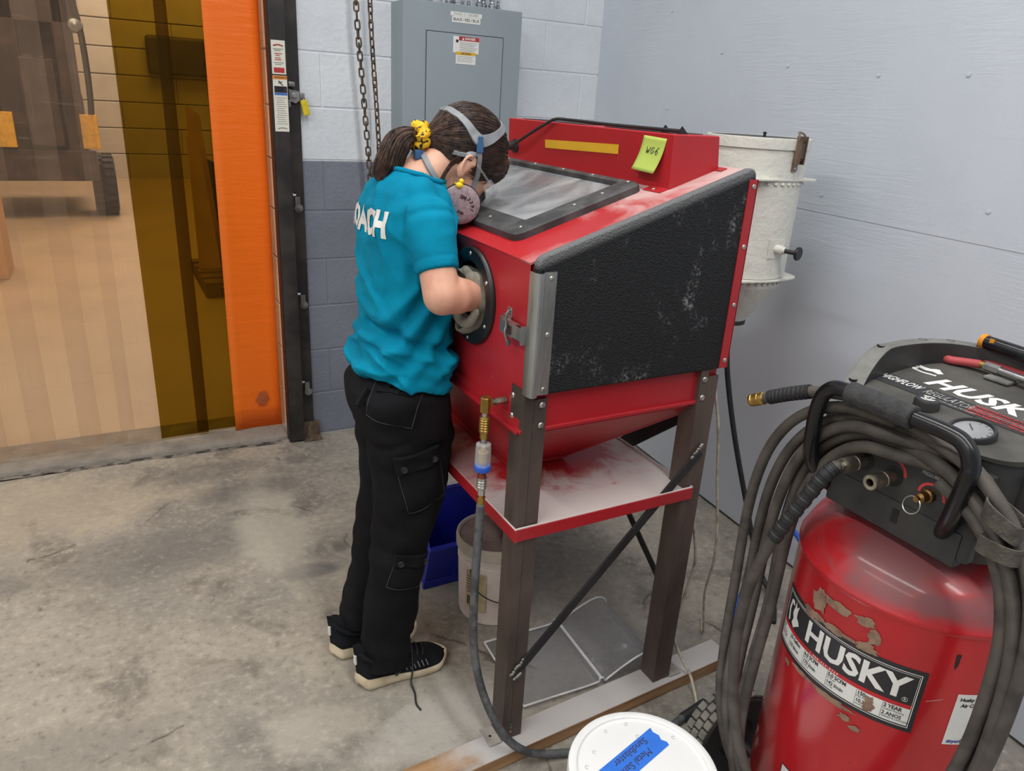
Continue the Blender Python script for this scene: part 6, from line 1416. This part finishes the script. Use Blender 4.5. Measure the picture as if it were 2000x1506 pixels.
# --- shirt
def shirt():
    m = MB(); n = 56
    S = [(0.866, 0.591, 0.109, 0.160, -0.24, 2.3), (0.90, 0.594, 0.108, 0.158, -0.20, 2.3), (0.94, 0.599, 0.100, 0.150, -0.14, 2.3), (1.00, 0.602, 0.097, 0.150, -0.06, 2.3), (1.08, 0.606, 0.096, 0.142, 0, 2.4), (1.16, 0.605, 0.099, 0.147, 0, 2.5),
         (1.22, 0.604, 0.099, 0.149, 0, 2.5), (1.262, 0.605, 0.094, 0.146, 0.0, 2.4), (1.293, 0.608, 0.084, 0.130, -0.04, 2.3), (1.316, 0.617, 0.072, 0.104, -0.14, 2.2), (1.328, 0.626, 0.062, 0.074, -0.26, 2.0)]
    m.loft([ell((cx, PYc, z), a, b, n, ex, dz) for z, cx, a, b, dz, ex in S])
    for Sh, E in ((SHr, ELr), (SHl, ELl)):
        sgn = -1 if Sh.y < PYc else 1; d = (E-Sh).normalized()
        P = [Sh+Vector((0.0, -sgn*0.050, 0.012)), Sh+Vector((0, -sgn*0.02, 0.0)), Sh+d*0.02, Sh+d*0.06, Sh+d*0.10, Sh+d*0.122]
        R = [0.050, 0.055, 0.0555, 0.0520, 0.0470, 0.0455]; N = d.orthogonal().normalized(); B = d.cross(N); rings = []
        for i, (p, r) in enumerate(zip(P, R)):
            rings.append([p+(N*math.cos(2*PI*j/32)+B*math.sin(2*PI*j/32))*r for j in range(32)])
        m.loft(rings)
        m.sphere(Sh+Vector((0.0, 0, 0.002)), (0.056, 0.046, 0.045))
    m.capsule((0.604, PYc-0.09, 1.286), (0.608, PYc+0.09, 1.286), 0.048, 0.048, 20)
    r = remeshed(m, 0.0048, 4, 0.5)
    def folds(p, nn):
        d = 0.0; low = sstep(p.z, 1.06, 0.90); rel = Vector((p.x, p.y-PYc, p.z)); arm = (Vector((p.x, p.y, p.z))-SHr).length
        onarm = 1 if ((p-(SHr+ELr)/2).length < 0.11 and p.y < SHr.y-0.012) else 0
        if not onarm:
            # horizontal bunching above the hips
            q = Vector((p.x*5, p.y*5, (p.z+0.22*p.x)*19)); d += low*0.013*noise.noise(q)
            q2 = Vector((p.x*3+4, p.y*4, (p.z-0.55*p.x)*13)); d += 0.0075*noise.noise(q2)*sstep(p.z, 1.30, 1.18)
            # long pull folds from the armpit towards the lower back
            if p.y < PYc:
                s = (p.z-1.19)+1.35*(0.63-p.x); fade = gauss(p.y-(PYc-0.13), 0.09)
                for off, am, wd in ((-0.02, 0.010, 0.018), (-0.10, 0.012, 0.022), (-0.20, 0.010, 0.024), (-0.285, 0.012, 0.02)): d += am*gauss(s-off, wd)*fade*sstep(p.z, 0.86, 0.95)
                d -= 0.014*gauss(s+0.06, 0.02)*fade+0.010*gauss(s+0.155, 0.02)*fade
                # deep fold over the waist
                d += 0.013*gauss(p.z-(0.945-0.30*(p.x-0.60)), 0.014)-0.014*gauss(p.z-(0.972-0.30*(p.x-0.60)), 0.012)
            rf = abs(noise.noise(Vector((p.x*7+2, p.y*7, (p.z+0.5*p.x)*15)))); d += 0.012*(0.20-rf)*(0.30+0.70*sstep(p.z, 1.26, 1.02))
            rf = abs(noise.noise(Vector((p.x*16, p.y*16, p.z*11+4)))); d += 0.0060*(0.25-rf)
            back = sstep(p.x, 0.66, 0.60)
            n1 = noise.noise(Vector((p.x*3+1, (p.y-PYc)*4, (p.z+0.9*p.x-0.25*p.y)*9))); d += 0.010*max(0, 1-abs(n1)*5)**2*sstep(p.z, 1.24, 1.12)
            n2 = noise.noise(Vector((p.x*4+7, p.y*4, (p.z+0.25*p.x)*15+2))); d += 0.010*max(0, 1-abs(n2)*4.5)**2*sstep(p.z, 1.04, 0.94)
            n3 = noise.noise(Vector((p.x*11, p.y*11, p.z*7+1))); d += 0.0035*max(0, 1-abs(n3)*4)**2
            d += 0.004*noise.noise(p*24)-0.0035
            hem = (p.z-(0.872-0.24*(p.x-0.588))); d += 0.0035*gauss(hem-0.012, 0.010)
        else:
            t = (p-SHr).dot((ELr-SHr).normalized()); d += 0.004*(0.25-abs(noise.noise(Vector((p.x*14, p.y*14, p.z*20)))))-0.0012*gauss(t-0.098, 0.0035)
            d -= 0.0015*gauss(t-0.004, 0.004)
        return d
    displace(r, folds)
    # smooth shoulder and tie the crotch of the sleeve
    return r
sh_mb = shirt(); shirt_o = obj('shirt', sh_mb, 'shirt_teal', per, 180); shs = Surf(sh_mb)
q = text_mb('COACH', 0.072, 0.0038, 0.0, 'CENTER', 1.02, 0.006, 0.86); q = place(q, (0.30, PYc+0.012, 1.230), (0, -1, 0), (0, 0, 1)); shs.drape(q, (1, 0, 0), 0.0018); obj('back_lettering', q, 'label_white', shirt_o, 180)
# collar ribbing
nr = []
for i in range(36):
    t = 2*PI*i/36; c = Vector((0.626, PYc, 1.322)); o_ = c+Vector((0.16*math.cos(t), 0.16*math.sin(t), 0.05-0.05*math.cos(t))); h, nn = shs.near(c+Vector((0.062*math.cos(t), 0.074*math.sin(t), 0.008-0.018*math.cos(t)))); nr.append(h+nn*0.002)
obj('collar', MB().tube(nr, 0.0065, 8, closed=True), 'shirt_teal', shirt_o, 180)

# --- trousers
def trousers():
    m = MB(); n = 44
    S = [(0.70, 0.594, 0.098, 0.140), (0.745, 0.590, 0.110, 0.154), (0.79, 0.587, 0.118, 0.161), (0.84, 0.585, 0.119, 0.162), (0.866, 0.592, 0.104, 0.146), (0.888, 0.598, 0.080, 0.122)]
    m.loft([ell((cx, PYc+0.004, z), a, b, n, 2.4) for z, cx, a, b in S])
    L = {'r': [(0.800, 0.594, 0.108, 0.082), (0.70, 0.602, 0.106, 0.082), (0.60, 0.604, 0.096, 0.079), (0.52, 0.592, 0.083, 0.074), (0.44, 0.578, 0.076, 0.069), (0.36, 0.568, 0.073, 0.067), (0.27, 0.558, 0.070, 0.065), (0.18, 0.546, 0.067, 0.063), (0.10, 0.536, 0.066, 0.062), (0.055, 0.533, 0.067, 0.062)],
         'l': [(0.800, 0.592, 0.104, 0.082), (0.70, 0.604, 0.096, 0.078), (0.60, 0.606, 0.084, 0.072), (0.52, 0.596, 0.077, 0.068), (0.44, 0.582, 0.071, 0.065), (0.36, 0.566, 0.067, 0.063), (0.27, 0.548, 0.063, 0.060), (0.18, 0.528, 0.060, 0.057), (0.12, 0.514, 0.058, 0.054), (0.090, 0.509, 0.057, 0.053)]}
    for k2, y in LEG.items(): m.loft([ell((cx, y+(0.010 if k2 == 'r' else -0.010)*sstep(z, 0.5, 0.8), z), a, b, 36, 2.3) for z, cx, a, b in L[k2]])
    r = remeshed(m, 0.0056, 4, 0.5)
    def folds(p, nn):
        d = 0.0045*noise.noise(Vector((p.x*9, p.y*9, p.z*9+3)))
        d += 0.010*noise.noise(Vector((p.x*6, p.y*6, (p.z+0.35*p.x)*22)))*(0.25+0.75*gauss(p.z-0.40, 0.12)+0.8*gauss(p.z-0.11, 0.07)+0.5*gauss(p.z-0.70, 0.06))
        d += 0.006*noise.noise(Vector((p.x*4+8, p.y*5, (p.z-0.6*p.x)*12)))
        # creases under the seat
        d -= 0.010*gauss(p.z-(0.700+0.5*(p.x-0.48)), 0.012)*sstep(p.x, 0.60, 0.48)
        return d
    return displace(r, folds)
tr_mb = trousers(); tro = obj('trousers', tr_mb, 'trouser_black', per, 180); trs = Surf(tr_mb)
def pocket(px, py, yplane, d, tilt, w1, h1, flap=True, bulge=0.010):
    """px, py only pick the spot on the leg; the pocket is cast on the cloth"""
    ry = Vector(((px-1000)/1450, (py-753)/1450, 1.0)); wd = Vector((RW[0][0]*ry.x+RW[0][1]*ry.y+RW[0][2]*ry.z, RW[1][0]*ry.x+RW[1][1]*ry.y+RW[1][2]*ry.z, RW[2][0]*ry.x+RW[2][1]*ry.y+RW[2][2]*ry.z))
    h, nn = trs.ray(CAM, wd, 5)
    if h is None: h = CAM+wd*((yplane-CAM.y)/wd.y)
    d = Vector(d).normalized(); u = Vector((d.y, -d.x, 0)).normalized(); v = Vector((0, 0, 1)); R = Matrix.Rotation(tilt, 3, d); u = R @ u; v = R @ v
    shp = lambda a, b: (a*(1.0+0.05*b), b+0.02*math.sin(a*7))
    pk = obj('pocket', trs.patch(h, u, v, w1, h1, 12, 12, 0.003, d, shp, lambda a, b: bulge*max(0, (1-(2*a)**4)*(1-(2*b)**4))*(0.7-b*0.6)), 'trouser_black', tro, 60)
    ctr = h+v*(h1*0.43)
    if flap:
        fl_ = obj('pocket_flap', trs.patch(ctr, u, v, w1*1.06, h1*0.30, 12, 5, 0.009+bulge*0.5, d, None, lambda a, b: 0.003*math.sin(a*9)*(0.5-b)), 'trouser_black', pk, 60)
        for a in (-0.36, 0.36):
            q_ = ctr+u*(a*w1)-v*(h1*0.06); hh, n2 = trs.ray(q_-d*0.4, d)
            if hh is None: continue
            c = hh-d*(0.0105+bulge*0.5)
            obj('button', MB().lathe([(0.0035, -0.003), (0.0075, -0.003), (0.0085, 0.0), (0.0075, 0.002), (0.0055, 0.001), (0.004, 0.0005), (0, 0.0005)], c, 14, M=(-d).to_track_quat('Z', 'Y').to_matrix()), 'mask_black', fl_)
    # stitched edges
    for e0, e1 in (((-0.5, -0.5), (0.5, -0.5)), ((-0.5, -0.5), (-0.5, 0.35)), ((0.5, -0.5), (0.5, 0.35))):
        P = []
        for i in range(13):
            a = e0[0]+(e1[0]-e0[0])*i/12; b = e0[1]+(e1[1]-e0[1])*i/12; a, b = shp(a, b); hh, n2 = trs.ray(h+u*(a*w1)+v*(b*h1)-d*0.4, d)
            if hh is not None: P.append(hh-d*0.0035)
        if len(P) > 3: obj('stitched_edge', MB().tube(P, 0.0011, 4), 'trouser_seam', pk, 180)
    return pk
pocket(766, 785, -1.65, (0.62, 0.78, 0), 0.20, 0.112, 0.108)
pocket(825, 940, -1.69, (0.10, 1.0, 0), -0.22, 0.105, 0.150)
pocket(800, 1122, -1.68, (0.10, 1.0, 0), 0.28, 0.098, 0.090, True, 0.006)
# side seam and belt loops
for (x, z) in ((0.462, 0.875),):
    h, nn = trs.near((x-0.02, PYc-0.09, z-0.01)); obj('belt_loop', MB().box((-0.005, -0.012, -0.025), (0.005, 0.004, 0.022), 0.002, 1, Matrix.Translation(h+nn*0.002) @ (-nn).to_track_quat('Y', 'Z').to_matrix().to_4x4()), 'trouser_black', tro)

# --- shoes
def shoe(hx, cy, L, W, name):
    so = MB(); up = MB(); n = 40
    def half(t):       # outline half width along 0..1
        return W*(0.40*sstep(t, -0.02, 0.10)+0.10*sstep(t, 0.35, 0.72)) * (1-sstep(t, 0.80, 1.015)**1.6)**0.55 if t < 1.0 else 0.002
    out = []
    for i in range(n+1): t = i/n; out.append((t, half(t)))
    def ringo(z, gr, flare=0.0):
        P = []
        for t, hw_ in out: P.append(Vector((hx-gr*0.6+(L+gr*1.2)*t, cy-hw_-gr, z(t))))
        for t, hw_ in out[::-1]: P.append(Vector((hx-gr*0.6+(L+gr*1.2)*t, cy+hw_+gr, z(t))))
        return P
    spring = lambda t: 0.012*sstep(t, 0.72, 1.0)**1.5+0.006*sstep(t, 0.12, 0.0)
    so.loft([ringo(lambda t: spring(t)+0.0005, -0.006), ringo(lambda t: spring(t)+0.004, 0.0), ringo(lambda t: 0.018+spring(t)*0.7, 0.0035), ringo(lambda t: 0.036-0.010*sstep(t, 0.15, 0.6)+0.006*gauss(t, 0.12)+spring(t)*0.6, 0.0005), ringo(lambda t: 0.034-0.010*sstep(t, 0.15, 0.6)+spring(t)*0.6, -0.006)])
    sh = thing_shoe = obj('shoe', so, 'sole_cream', per, 50); tag(sh, 'black knit sneaker with a cream sole')
    rings = []
    top = lambda t: 0.030+0.062*(1-sstep(t, 0.30, 0.74))+0.032*(1-sstep(t, 0.70, 1.0))+0.014*gauss(t, 0.08)
    for i in range(26):
        t = 0.012+0.965*i/25; hw_ = half(t)-0.002; zt_ = top(t); x = hx+L*t; z0_ = 0.022+spring(t)*0.6; R = []
        for j in range(17):
            a = PI*j/16; cc, ss = math.cos(a), math.sin(a); taper = 1-0.45*(ss**2)*(zt_-0.04)/0.07 if zt_ > 0.04 else 1
            R.append(Vector((x-0.010*ss*(1-sstep(t, 0.0, 0.15)), cy-max(hw_, 0.003)*math.copysign(abs(cc)**0.8, cc)*max(0.5, taper), z0_+(zt_-z0_)*ss**0.75)))
        rings.append(R)
    up.loft(rings); displace(up, lambda p, nn: 0.0012*noise.noise(p*60)); upo = obj('upper', up, 'knit_black', sh, 60)
    cl = [(hx+0.012, cy), (hx+0.018, cy-0.028), (hx+0.06, cy-0.037), (hx+0.105, cy-0.028), (hx+0.125, cy), (hx+0.105, cy+0.028), (hx+0.06, cy+0.037), (hx+0.018, cy+0.028)]
    obj('collar', MB().tube(spline([(x, y, 0.086+0.022*gauss(x-hx-0.012, 0.02)-0.006*gauss(x-hx-0.07, 0.03)) for x, y in cl], 5, True), 0.0065, 8, closed=True), 'knit_black', upo, 180)
    obj('heel_tab', MB().box((hx-0.004, cy-0.007, 0.072), (hx+0.004, cy+0.007, 0.104), 0.003), 'label_white', upo)
    return sh, upo, top, half
s1_, u1_, tp1, hw1 = shoe(0.452, -1.603, 0.262, 0.096, 'r'); s2_, u2_, tp2, hw2 = shoe(0.422, -1.462, 0.258, 0.094, 'l')
for i in range(5):
    x = 0.452+0.262*(0.46+0.062*i); z = tp1(0.46+0.062*i)+0.004
    obj('lace', MB().tube(spline([(x-0.004, -1.603-0.026, z-0.012), (x, -1.603-0.012, z-0.001), (x+0.003, -1.603+0.012, z-0.001), (x+0.006, -1.603+0.026, z-0.012)], 5), 0.0026, 6), 'mask_black', u1_, 180)
for i in range(6):
    x = 0.452+0.262*(0.50+0.045*i); hh = -1.603-hw1(0.50+0.045*i)*0.93
    obj('side_stripe', MB().tube([(x, hh-0.001, 0.036), (x-0.005, hh+0.006, 0.052)], 0.0016, 5), 'strap_grey', u1_)
obj('trailing_lace', MB().tube(spline([(0.600, -1.632, 0.074), (0.594, -1.655, 0.040), (0.585, -1.668, 0.012), (0.583, -1.700, 0.0035), (0.573, -1.735, 0.003), (0.576, -1.760, 0.003)], 8), 0.0026, 6), 'mask_black', u1_, 180)
obj('lace_loop', MB().tube(spline([(0.575, -1.628, 0.085), (0.552, -1.652, 0.062), (0.545, -1.660, 0.045), (0.560, -1.655, 0.055), (0.585, -1.632, 0.080)], 6), 0.0024, 6), 'mask_black', u1_, 180)

# --- hair
rh = random.Random(11)
EC, ER = H_(-0.008, 0, 0.014), (0.0975, 0.079, 0.0905)
cap = MB(); cap.sphere(EC, ER, HM, 40, 26)
AN = H_(-0.098, 0, -0.052)      # where the hair is tied
cap.capsule(H_(-0.055, 0, -0.018), AN, 0.050, 0.020, 20)
cap.sphere(H_(0.052, 0, 0.022), (0.044, 0.064, 0.054), HM)
cap_mb = remeshed(cap, 0.005, 4, 0.5); displace(cap_mb, lambda p, nn: 0.0022*noise.noise(Vector(((p-AN).normalized()))*9)); hair = obj('hair', cap_mb, 'hair_brown', per, 180); hair_s = Surf(cap_mb)
def shell(v, k=1.0):    # direction in head axes -> point on the cap surface
    p = EC+HM @ Vector((v[0]*ER[0], v[1]*ER[1], v[2]*ER[2])); h, nn = hair_s.near(p); return h+nn*(0.0012*k)
strands = MB(); anl = HM.transposed() @ (AN-EC); an_dir = Vector((anl.x/ER[0], anl.y/ER[1], anl.z/ER[2])).normalized()
for s in range(950):
    while True:
        v = Vector((rh.gauss(0, 1), rh.gauss(0, 1), rh.gauss(0, 1))).normalized()
        if v.dot(an_dir) < 0.80 and v.z > -0.55+0.15*v.x: break
    P = []; k_ = rh.uniform(0.4, 1.9); t0_ = 0.0
    for i in range(11):
        t = i/10; d = v.lerp(an_dir, t**1.15).normalized(); p = shell(d, k_); P.append(p.lerp(AN+Vector((rh.uniform(-.004, .004), rh.uniform(-.016, .016), rh.uniform(-.016, .016))), sstep(t, 0.86, 1.0)))
    strands.tube(P, 0.0008, 3, caps=False, rfun=lambda t: 0.00095*(0.5+0.5*math.sin(PI*min(1, t*1.2+0.05))))
obj('hair_strands', strands, 'hair_brown', hair, 180)['kind'] = 'stuff'
# pony tail
PT = spline([AN, Vector((0.612, PYc, 1.408)), Vector((0.590, PYc-0.002, 1.396)), Vector((0.575, PYc-0.004, 1.374)), Vector((0.564, PYc-0.006, 1.350)), Vector((0.553, PYc-0.006, 1.330)), Vector((0.541, PYc-0.006, 1.312))], 6)
def ptr(t): return 0.013+0.0155*sstep(t, 0.0, 0.40)-0.011*sstep(t, 0.66, 1.0)
pony = MB().tube(PT, 0.02, 16, rfun=lambda t: ptr(t)*0.80*(1-0.55*sstep(t, 0.85, 1.0))); displace(pony, lambda p, nn: 0.003*noise.noise(p*40)); po = obj('ponytail', pony, 'hair_brown', hair, 180)
tail = MB()
for s in range(620):
    a = rh.uniform(0, 2*PI); rr = rh.uniform(0.55, 1.0)**0.5; end = rh.uniform(0.80, 1.0); P = []; wob = rh.uniform(0, 6); cr_ = rh.uniform(-1, 1)
    for i in range(13):
        t = i/12*end; j = t*(len(PT)-1); j0 = min(int(j), len(PT)-2); c = PT[j0].lerp(PT[j0+1], j-j0); tg_ = (PT[j0+1]-PT[j0]).normalized(); n1 = tg_.cross(Vector((0, 1, 0))).normalized(); r = ptr(t)*rr*(1+0.10*math.sin(wob+t*5))
        sp2 = 1+0.30*sstep(t, 0.55, 1.0)*cr_
        P.append(c+(n1*math.cos(a+0.5*t)+Vector((0, 1, 0))*math.sin(a+0.5*t))*r*sp2)
    tail.tube(P, 0.0009, 3, caps=False, rfun=lambda t: 0.0011*(1-0.7*t))
obj('hair_strands', tail, 'hair_brown', po, 180)['kind'] = 'stuff'
# loose strands in front of the ear
lk_ = MB()
for s in range(46):
    w0 = rh.uniform(-1, 1); P = spline([H_(-0.030+0.006*w0, 0.070, -0.034), H_(-0.034+0.005*w0, 0.068, -0.056), H_(-0.030+0.004*w0, 0.064+rh.uniform(-.002, .003), -0.078), H_(-0.020+0.004*w0, 0.062, -0.098-rh.uniform(0, 0.02))], 4)
    lk_.tube(P, 0.0008, 3, caps=False, rfun=lambda t: 0.0009*(1-0.6*t))
obj('loose_lock', lk_, 'hair_brown', hair, 180)['kind'] = 'stuff'
ax = (PT[3]-AN).normalized(); sM = ax.to_track_quat('Z', 'Y').to_matrix(); sc_ = AN+ax*0.010
rings = []
for i in range(40):
    t = 2*PI*i/40; R = []
    for j in range(14):
        a = 2*PI*j/14; r = 0.0125*(1+0.22*math.sin(7*t+2*math.sin(a))+0.12*math.sin(17*t+a)); R.append(sc_+sM @ Vector(((0.0205+r*math.cos(a))*math.cos(t), (0.0205+r*math.cos(a))*math.sin(t), r*1.25*math.sin(a))))
    rings.append(R)
rings.append(rings[0]); obj('scrunchie', MB().loft(rings, cap=False), 'scrunchie_yellow', per, 180)

# --- respirator, glasses, earring
wear_v = body_mb.v+cap_mb.v; nb = len(body_mb.v); wear = MB(); wear.v = wear_v; wear.f = body_mb.f+[tuple(i+nb for i in f) for f in cap_mb.f]; wears = Surf(wear)
def band(pts, w0, t=0.003, k=10, wfun=None):
    """flat strap lying on the head along points given in head axes"""
    P = []
    for p in spline([H_(*q) for q in pts], k):
        h, nn = wears.near(p); P.append((h, nn))
    A = []
    for i, (h, nn) in enumerate(P):
        tg_ = (P[min(i+1, len(P)-1)][0]-P[max(i-1, 0)][0]).normalized(); s = tg_.cross(nn).normalized(); w1 = (wfun(i/(len(P)-1)) if wfun else w0)/2
        A.append([h+nn*t-s*w1, h+nn*(t+0.0022)-s*w1*0.9, h+nn*(t+0.0022)+s*w1*0.9, h+nn*t+s*w1, h-nn*0.002+s*w1, h-nn*0.002-s*w1])
    return MB().loft(A, closed=True)
resp = obj('respirator', MB(), None, per) if False else None
mk = MB(); mk.sphere(H_(0.076, 0, -0.074), (0.037, 0.040, 0.044), HM); mk.capsule(H_(0.086, 0, -0.040), H_(0.074, 0, -0.110), 0.022, 0.027); mk.capsule(H_(0.064, -0.038, -0.094), H_(0.064, 0.038, -0.094), 0.021, 0.021)
mk_mb = remeshed(mk, 0.004, 4, 0.5); mo = obj('respirator', mk_mb, 'mask_black', per, 180)
obj('exhale_valve', MB().lathe([(0.020, 0), (0.020, 0.008), (0.016, 0.011), (0, 0.011)], H_(0.104, 0, -0.092), 20, M=(hf*0.8-hu*0.6).normalized().to_track_quat('Z', 'Y').to_matrix()), 'mask_black', mo)
for s in (1, -1):
    nrm = (hl*s*0.90-hf*0.18-hu*0.28).normalized(); c = H_(0.042, s*0.074, -0.103)
    M = nrm.to_track_quat('Z', 'Y').to_matrix()
    fo = obj('filter', MB().lathe([(0.030, -0.010), (0.0425, -0.007), (0.0445, 0.0), (0.0415, 0.006), (0.030, 0.0085), (0.010, 0.0095), (0, 0.0095)], c, 40, M=M), 'filter_pink', mo, 60)
    obj('filter_rim', MB().lathe([(0.0435, -0.009), (0.0455, -0.006), (0.0458, -0.001), (0.0445, 0.0015)], c, 40, M=M), 'mask_black', fo)
    obj('filter_mount', MB().capsule(c-nrm*0.036, c-nrm*0.030, 0.022, 0.022), 'mask_black', fo)
    if s == 1:
        # printing: baseline right and up directions on the disc as seen from the near side
        ru = (Vector((0.93, 0, -0.32))-nrm*Vector((0.93, 0, -0.32)).dot(nrm)).normalized(); rv_ = nrm.cross(ru)
        for t, a_, r_, sz in (('3M', 95, 0.018, 0.011), ('2', 58, 0.022, 0.010), ('2', 38, 0.024, 0.010), ('9', 18, 0.026, 0.010), ('1', 0, 0.027, 0.010), ('P100', -70, 0.016, 0.007)):
            aa = math.radians(a_); u2 = (ru*math.sin(aa)-rv_*math.cos(aa)) if t not in ('3M', 'P100') else ru; v2 = (ru*math.cos(aa)+rv_*math.sin(aa)) if t not in ('3M', 'P100') else rv_
            obj('lettering', place(text_mb(t, sz, 0.0005, 0, 'CENTER'), c+nrm*(0.0100 if r_ < 0.02 else 0.0092)+ru*r_*math.cos(aa)+rv_*r_*math.sin(aa), u2, v2), 'print_purple', fo, 0)
    # straps on this side: cradle round the crown, drop strap to the mask, branch behind the ear, neck strap
    obj('head_cradle', band([(-0.106, s*0.002, 0.026), (-0.094, s*0.037, 0.027), (-0.071, s*0.060, 0.026), (-0.046, s*0.073, 0.021), (-0.026, s*0.078, 0.022), (-0.011, s*0.075, 0.045), (0.001, s*0.054, 0.081), (0.004, s*0.028, 0.100), (0.006, s*0.002, 0.106)], 0.016, 0.003, 8, lambda t: 0.015+0.012*gauss(t-0.5, 0.16)), 'strap_grey', mo, 60)
    obj('drop_strap', band([(-0.012, s*0.079, 0.004), (0.006, s*0.076, -0.012), (0.028, s*0.068, -0.030), (0.048, s*0.060, -0.056), (0.060, s*0.054, -0.084)], 0.0105, 0.0045), 'strap_grey', mo, 60)
    obj('back_strap', band([(-0.012, s*0.079, 0.002), (-0.014, s*0.079, -0.008), (-0.024, s*0.076, -0.020), (-0.036, s*0.070, -0.030), (-0.048, s*0.062, -0.038)], 0.0085, 0.004), 'strap_grey', mo, 60)
    h, nn = wears.near(H_(-0.0235, s*0.079, 0.0145)); bu = (H_(-0.030, 0, 0.022)-H_(-0.010, 0, 0.0)).normalized(); bu = (bu-nn*bu.dot(nn)).normalized(); bxm = Matrix.Translation(h+nn*0.006) @ Matrix((bu.cross(nn)*-1, nn, bu)).transposed().to_4x4()
    obj('buckle', MB().box((-0.0075, -0.004, -0.018), (0.0075, 0.003, 0.004), 0.0018, 2, bxm).box((-0.0055, -0.003, 0.002), (0.0055, 0.003, 0.016), 0.0015, 2, bxm), 'clip_blue', mo)
    obj('neck_strap', band([(0.046, s*0.056, -0.096), (0.010, s*0.058, -0.102), (-0.024, s*0.056, -0.104), (-0.056, s*0.050, -0.098), (-0.078, s*0.030, -0.086), (-0.088, s*0.006, -0.080)], 0.0125, 0.004), 'strap_grey', mo, 60)
    # glasses
    if s == 1: gl_ = None
obj('neck_clip', MB().box((-0.010, -0.006, -0.010), (0.010, 0.006, 0.010), 0.003, 2, Matrix.Translation(wears.near(H_(-0.092, 0.026, -0.086))[0]+Vector((-0.006, -0.004, 0.002)))), 'clip_blue', mo)
lens = []
for i in range(25):
    a = -1.15+2.3*i/24; lens.append([H_(0.058+0.052*math.cos(a), 0.068*math.sin(a)/math.sin(1.15)*1.02, z) for z in (-0.056, -0.044, -0.030, -0.014)])
go_ = obj('safety_glasses', MB().grid(lens), 'lens_clear', per, 180); go_.modifiers.new('t', 'SOLIDIFY').thickness = 0.0022
for s in (1, -1):
    obj('temple_arm', MB().tube([H_(0.079, s*0.070, -0.020), H_(0.045, s*0.076, -0.020), H_(0.006, s*0.080, -0.018)], 0.0028, 6), 'lens_clear', go_)
    obj('side_shield', MB().prism([H_(0.079, s*0.0705, -0.012), H_(0.052, s*0.0755, -0.014), H_(0.052, s*0.0755, -0.036), H_(0.079, s*0.0705, -0.050)], hl*s*0.002), 'lens_clear', go_)
er = H_(-0.006, 0.078, -0.060)
eo_ = obj('earring', MB().tube([er+Vector((0.002*math.sin(t*2), -0.002, -0.008*t)) for t in (0, 0.33, 0.66, 1)], 0.0006, 6).tube([er+Vector((0.003*math.cos(t), -0.002, -0.010+0.003*math.sin(t))) for t in [2*PI*i/12 for i in range(12)]], 0.0006, 5, closed=True), 'zinc', per)
dk = er+Vector((-0.004, -0.002, -0.022)); dm_ = MB(); dm_.sphere(dk, (0.0088, 0.0065, 0.0068)); dm_.sphere(dk+Vector((0.0045, 0, 0.0085)), 0.0056); dm_.capsule(dk+Vector((-0.006, 0, 0.001)), dk+Vector((-0.0105, 0, 0.005)), 0.003, 0.0012)
obj('duck_charm', dm_, 'duck_yellow', eo_, 180); obj('duck_beak', MB().sphere(dk+Vector((0.0105, 0, 0.0078)), (0.0025, 0.002, 0.0013)), 'duck_orange', eo_)
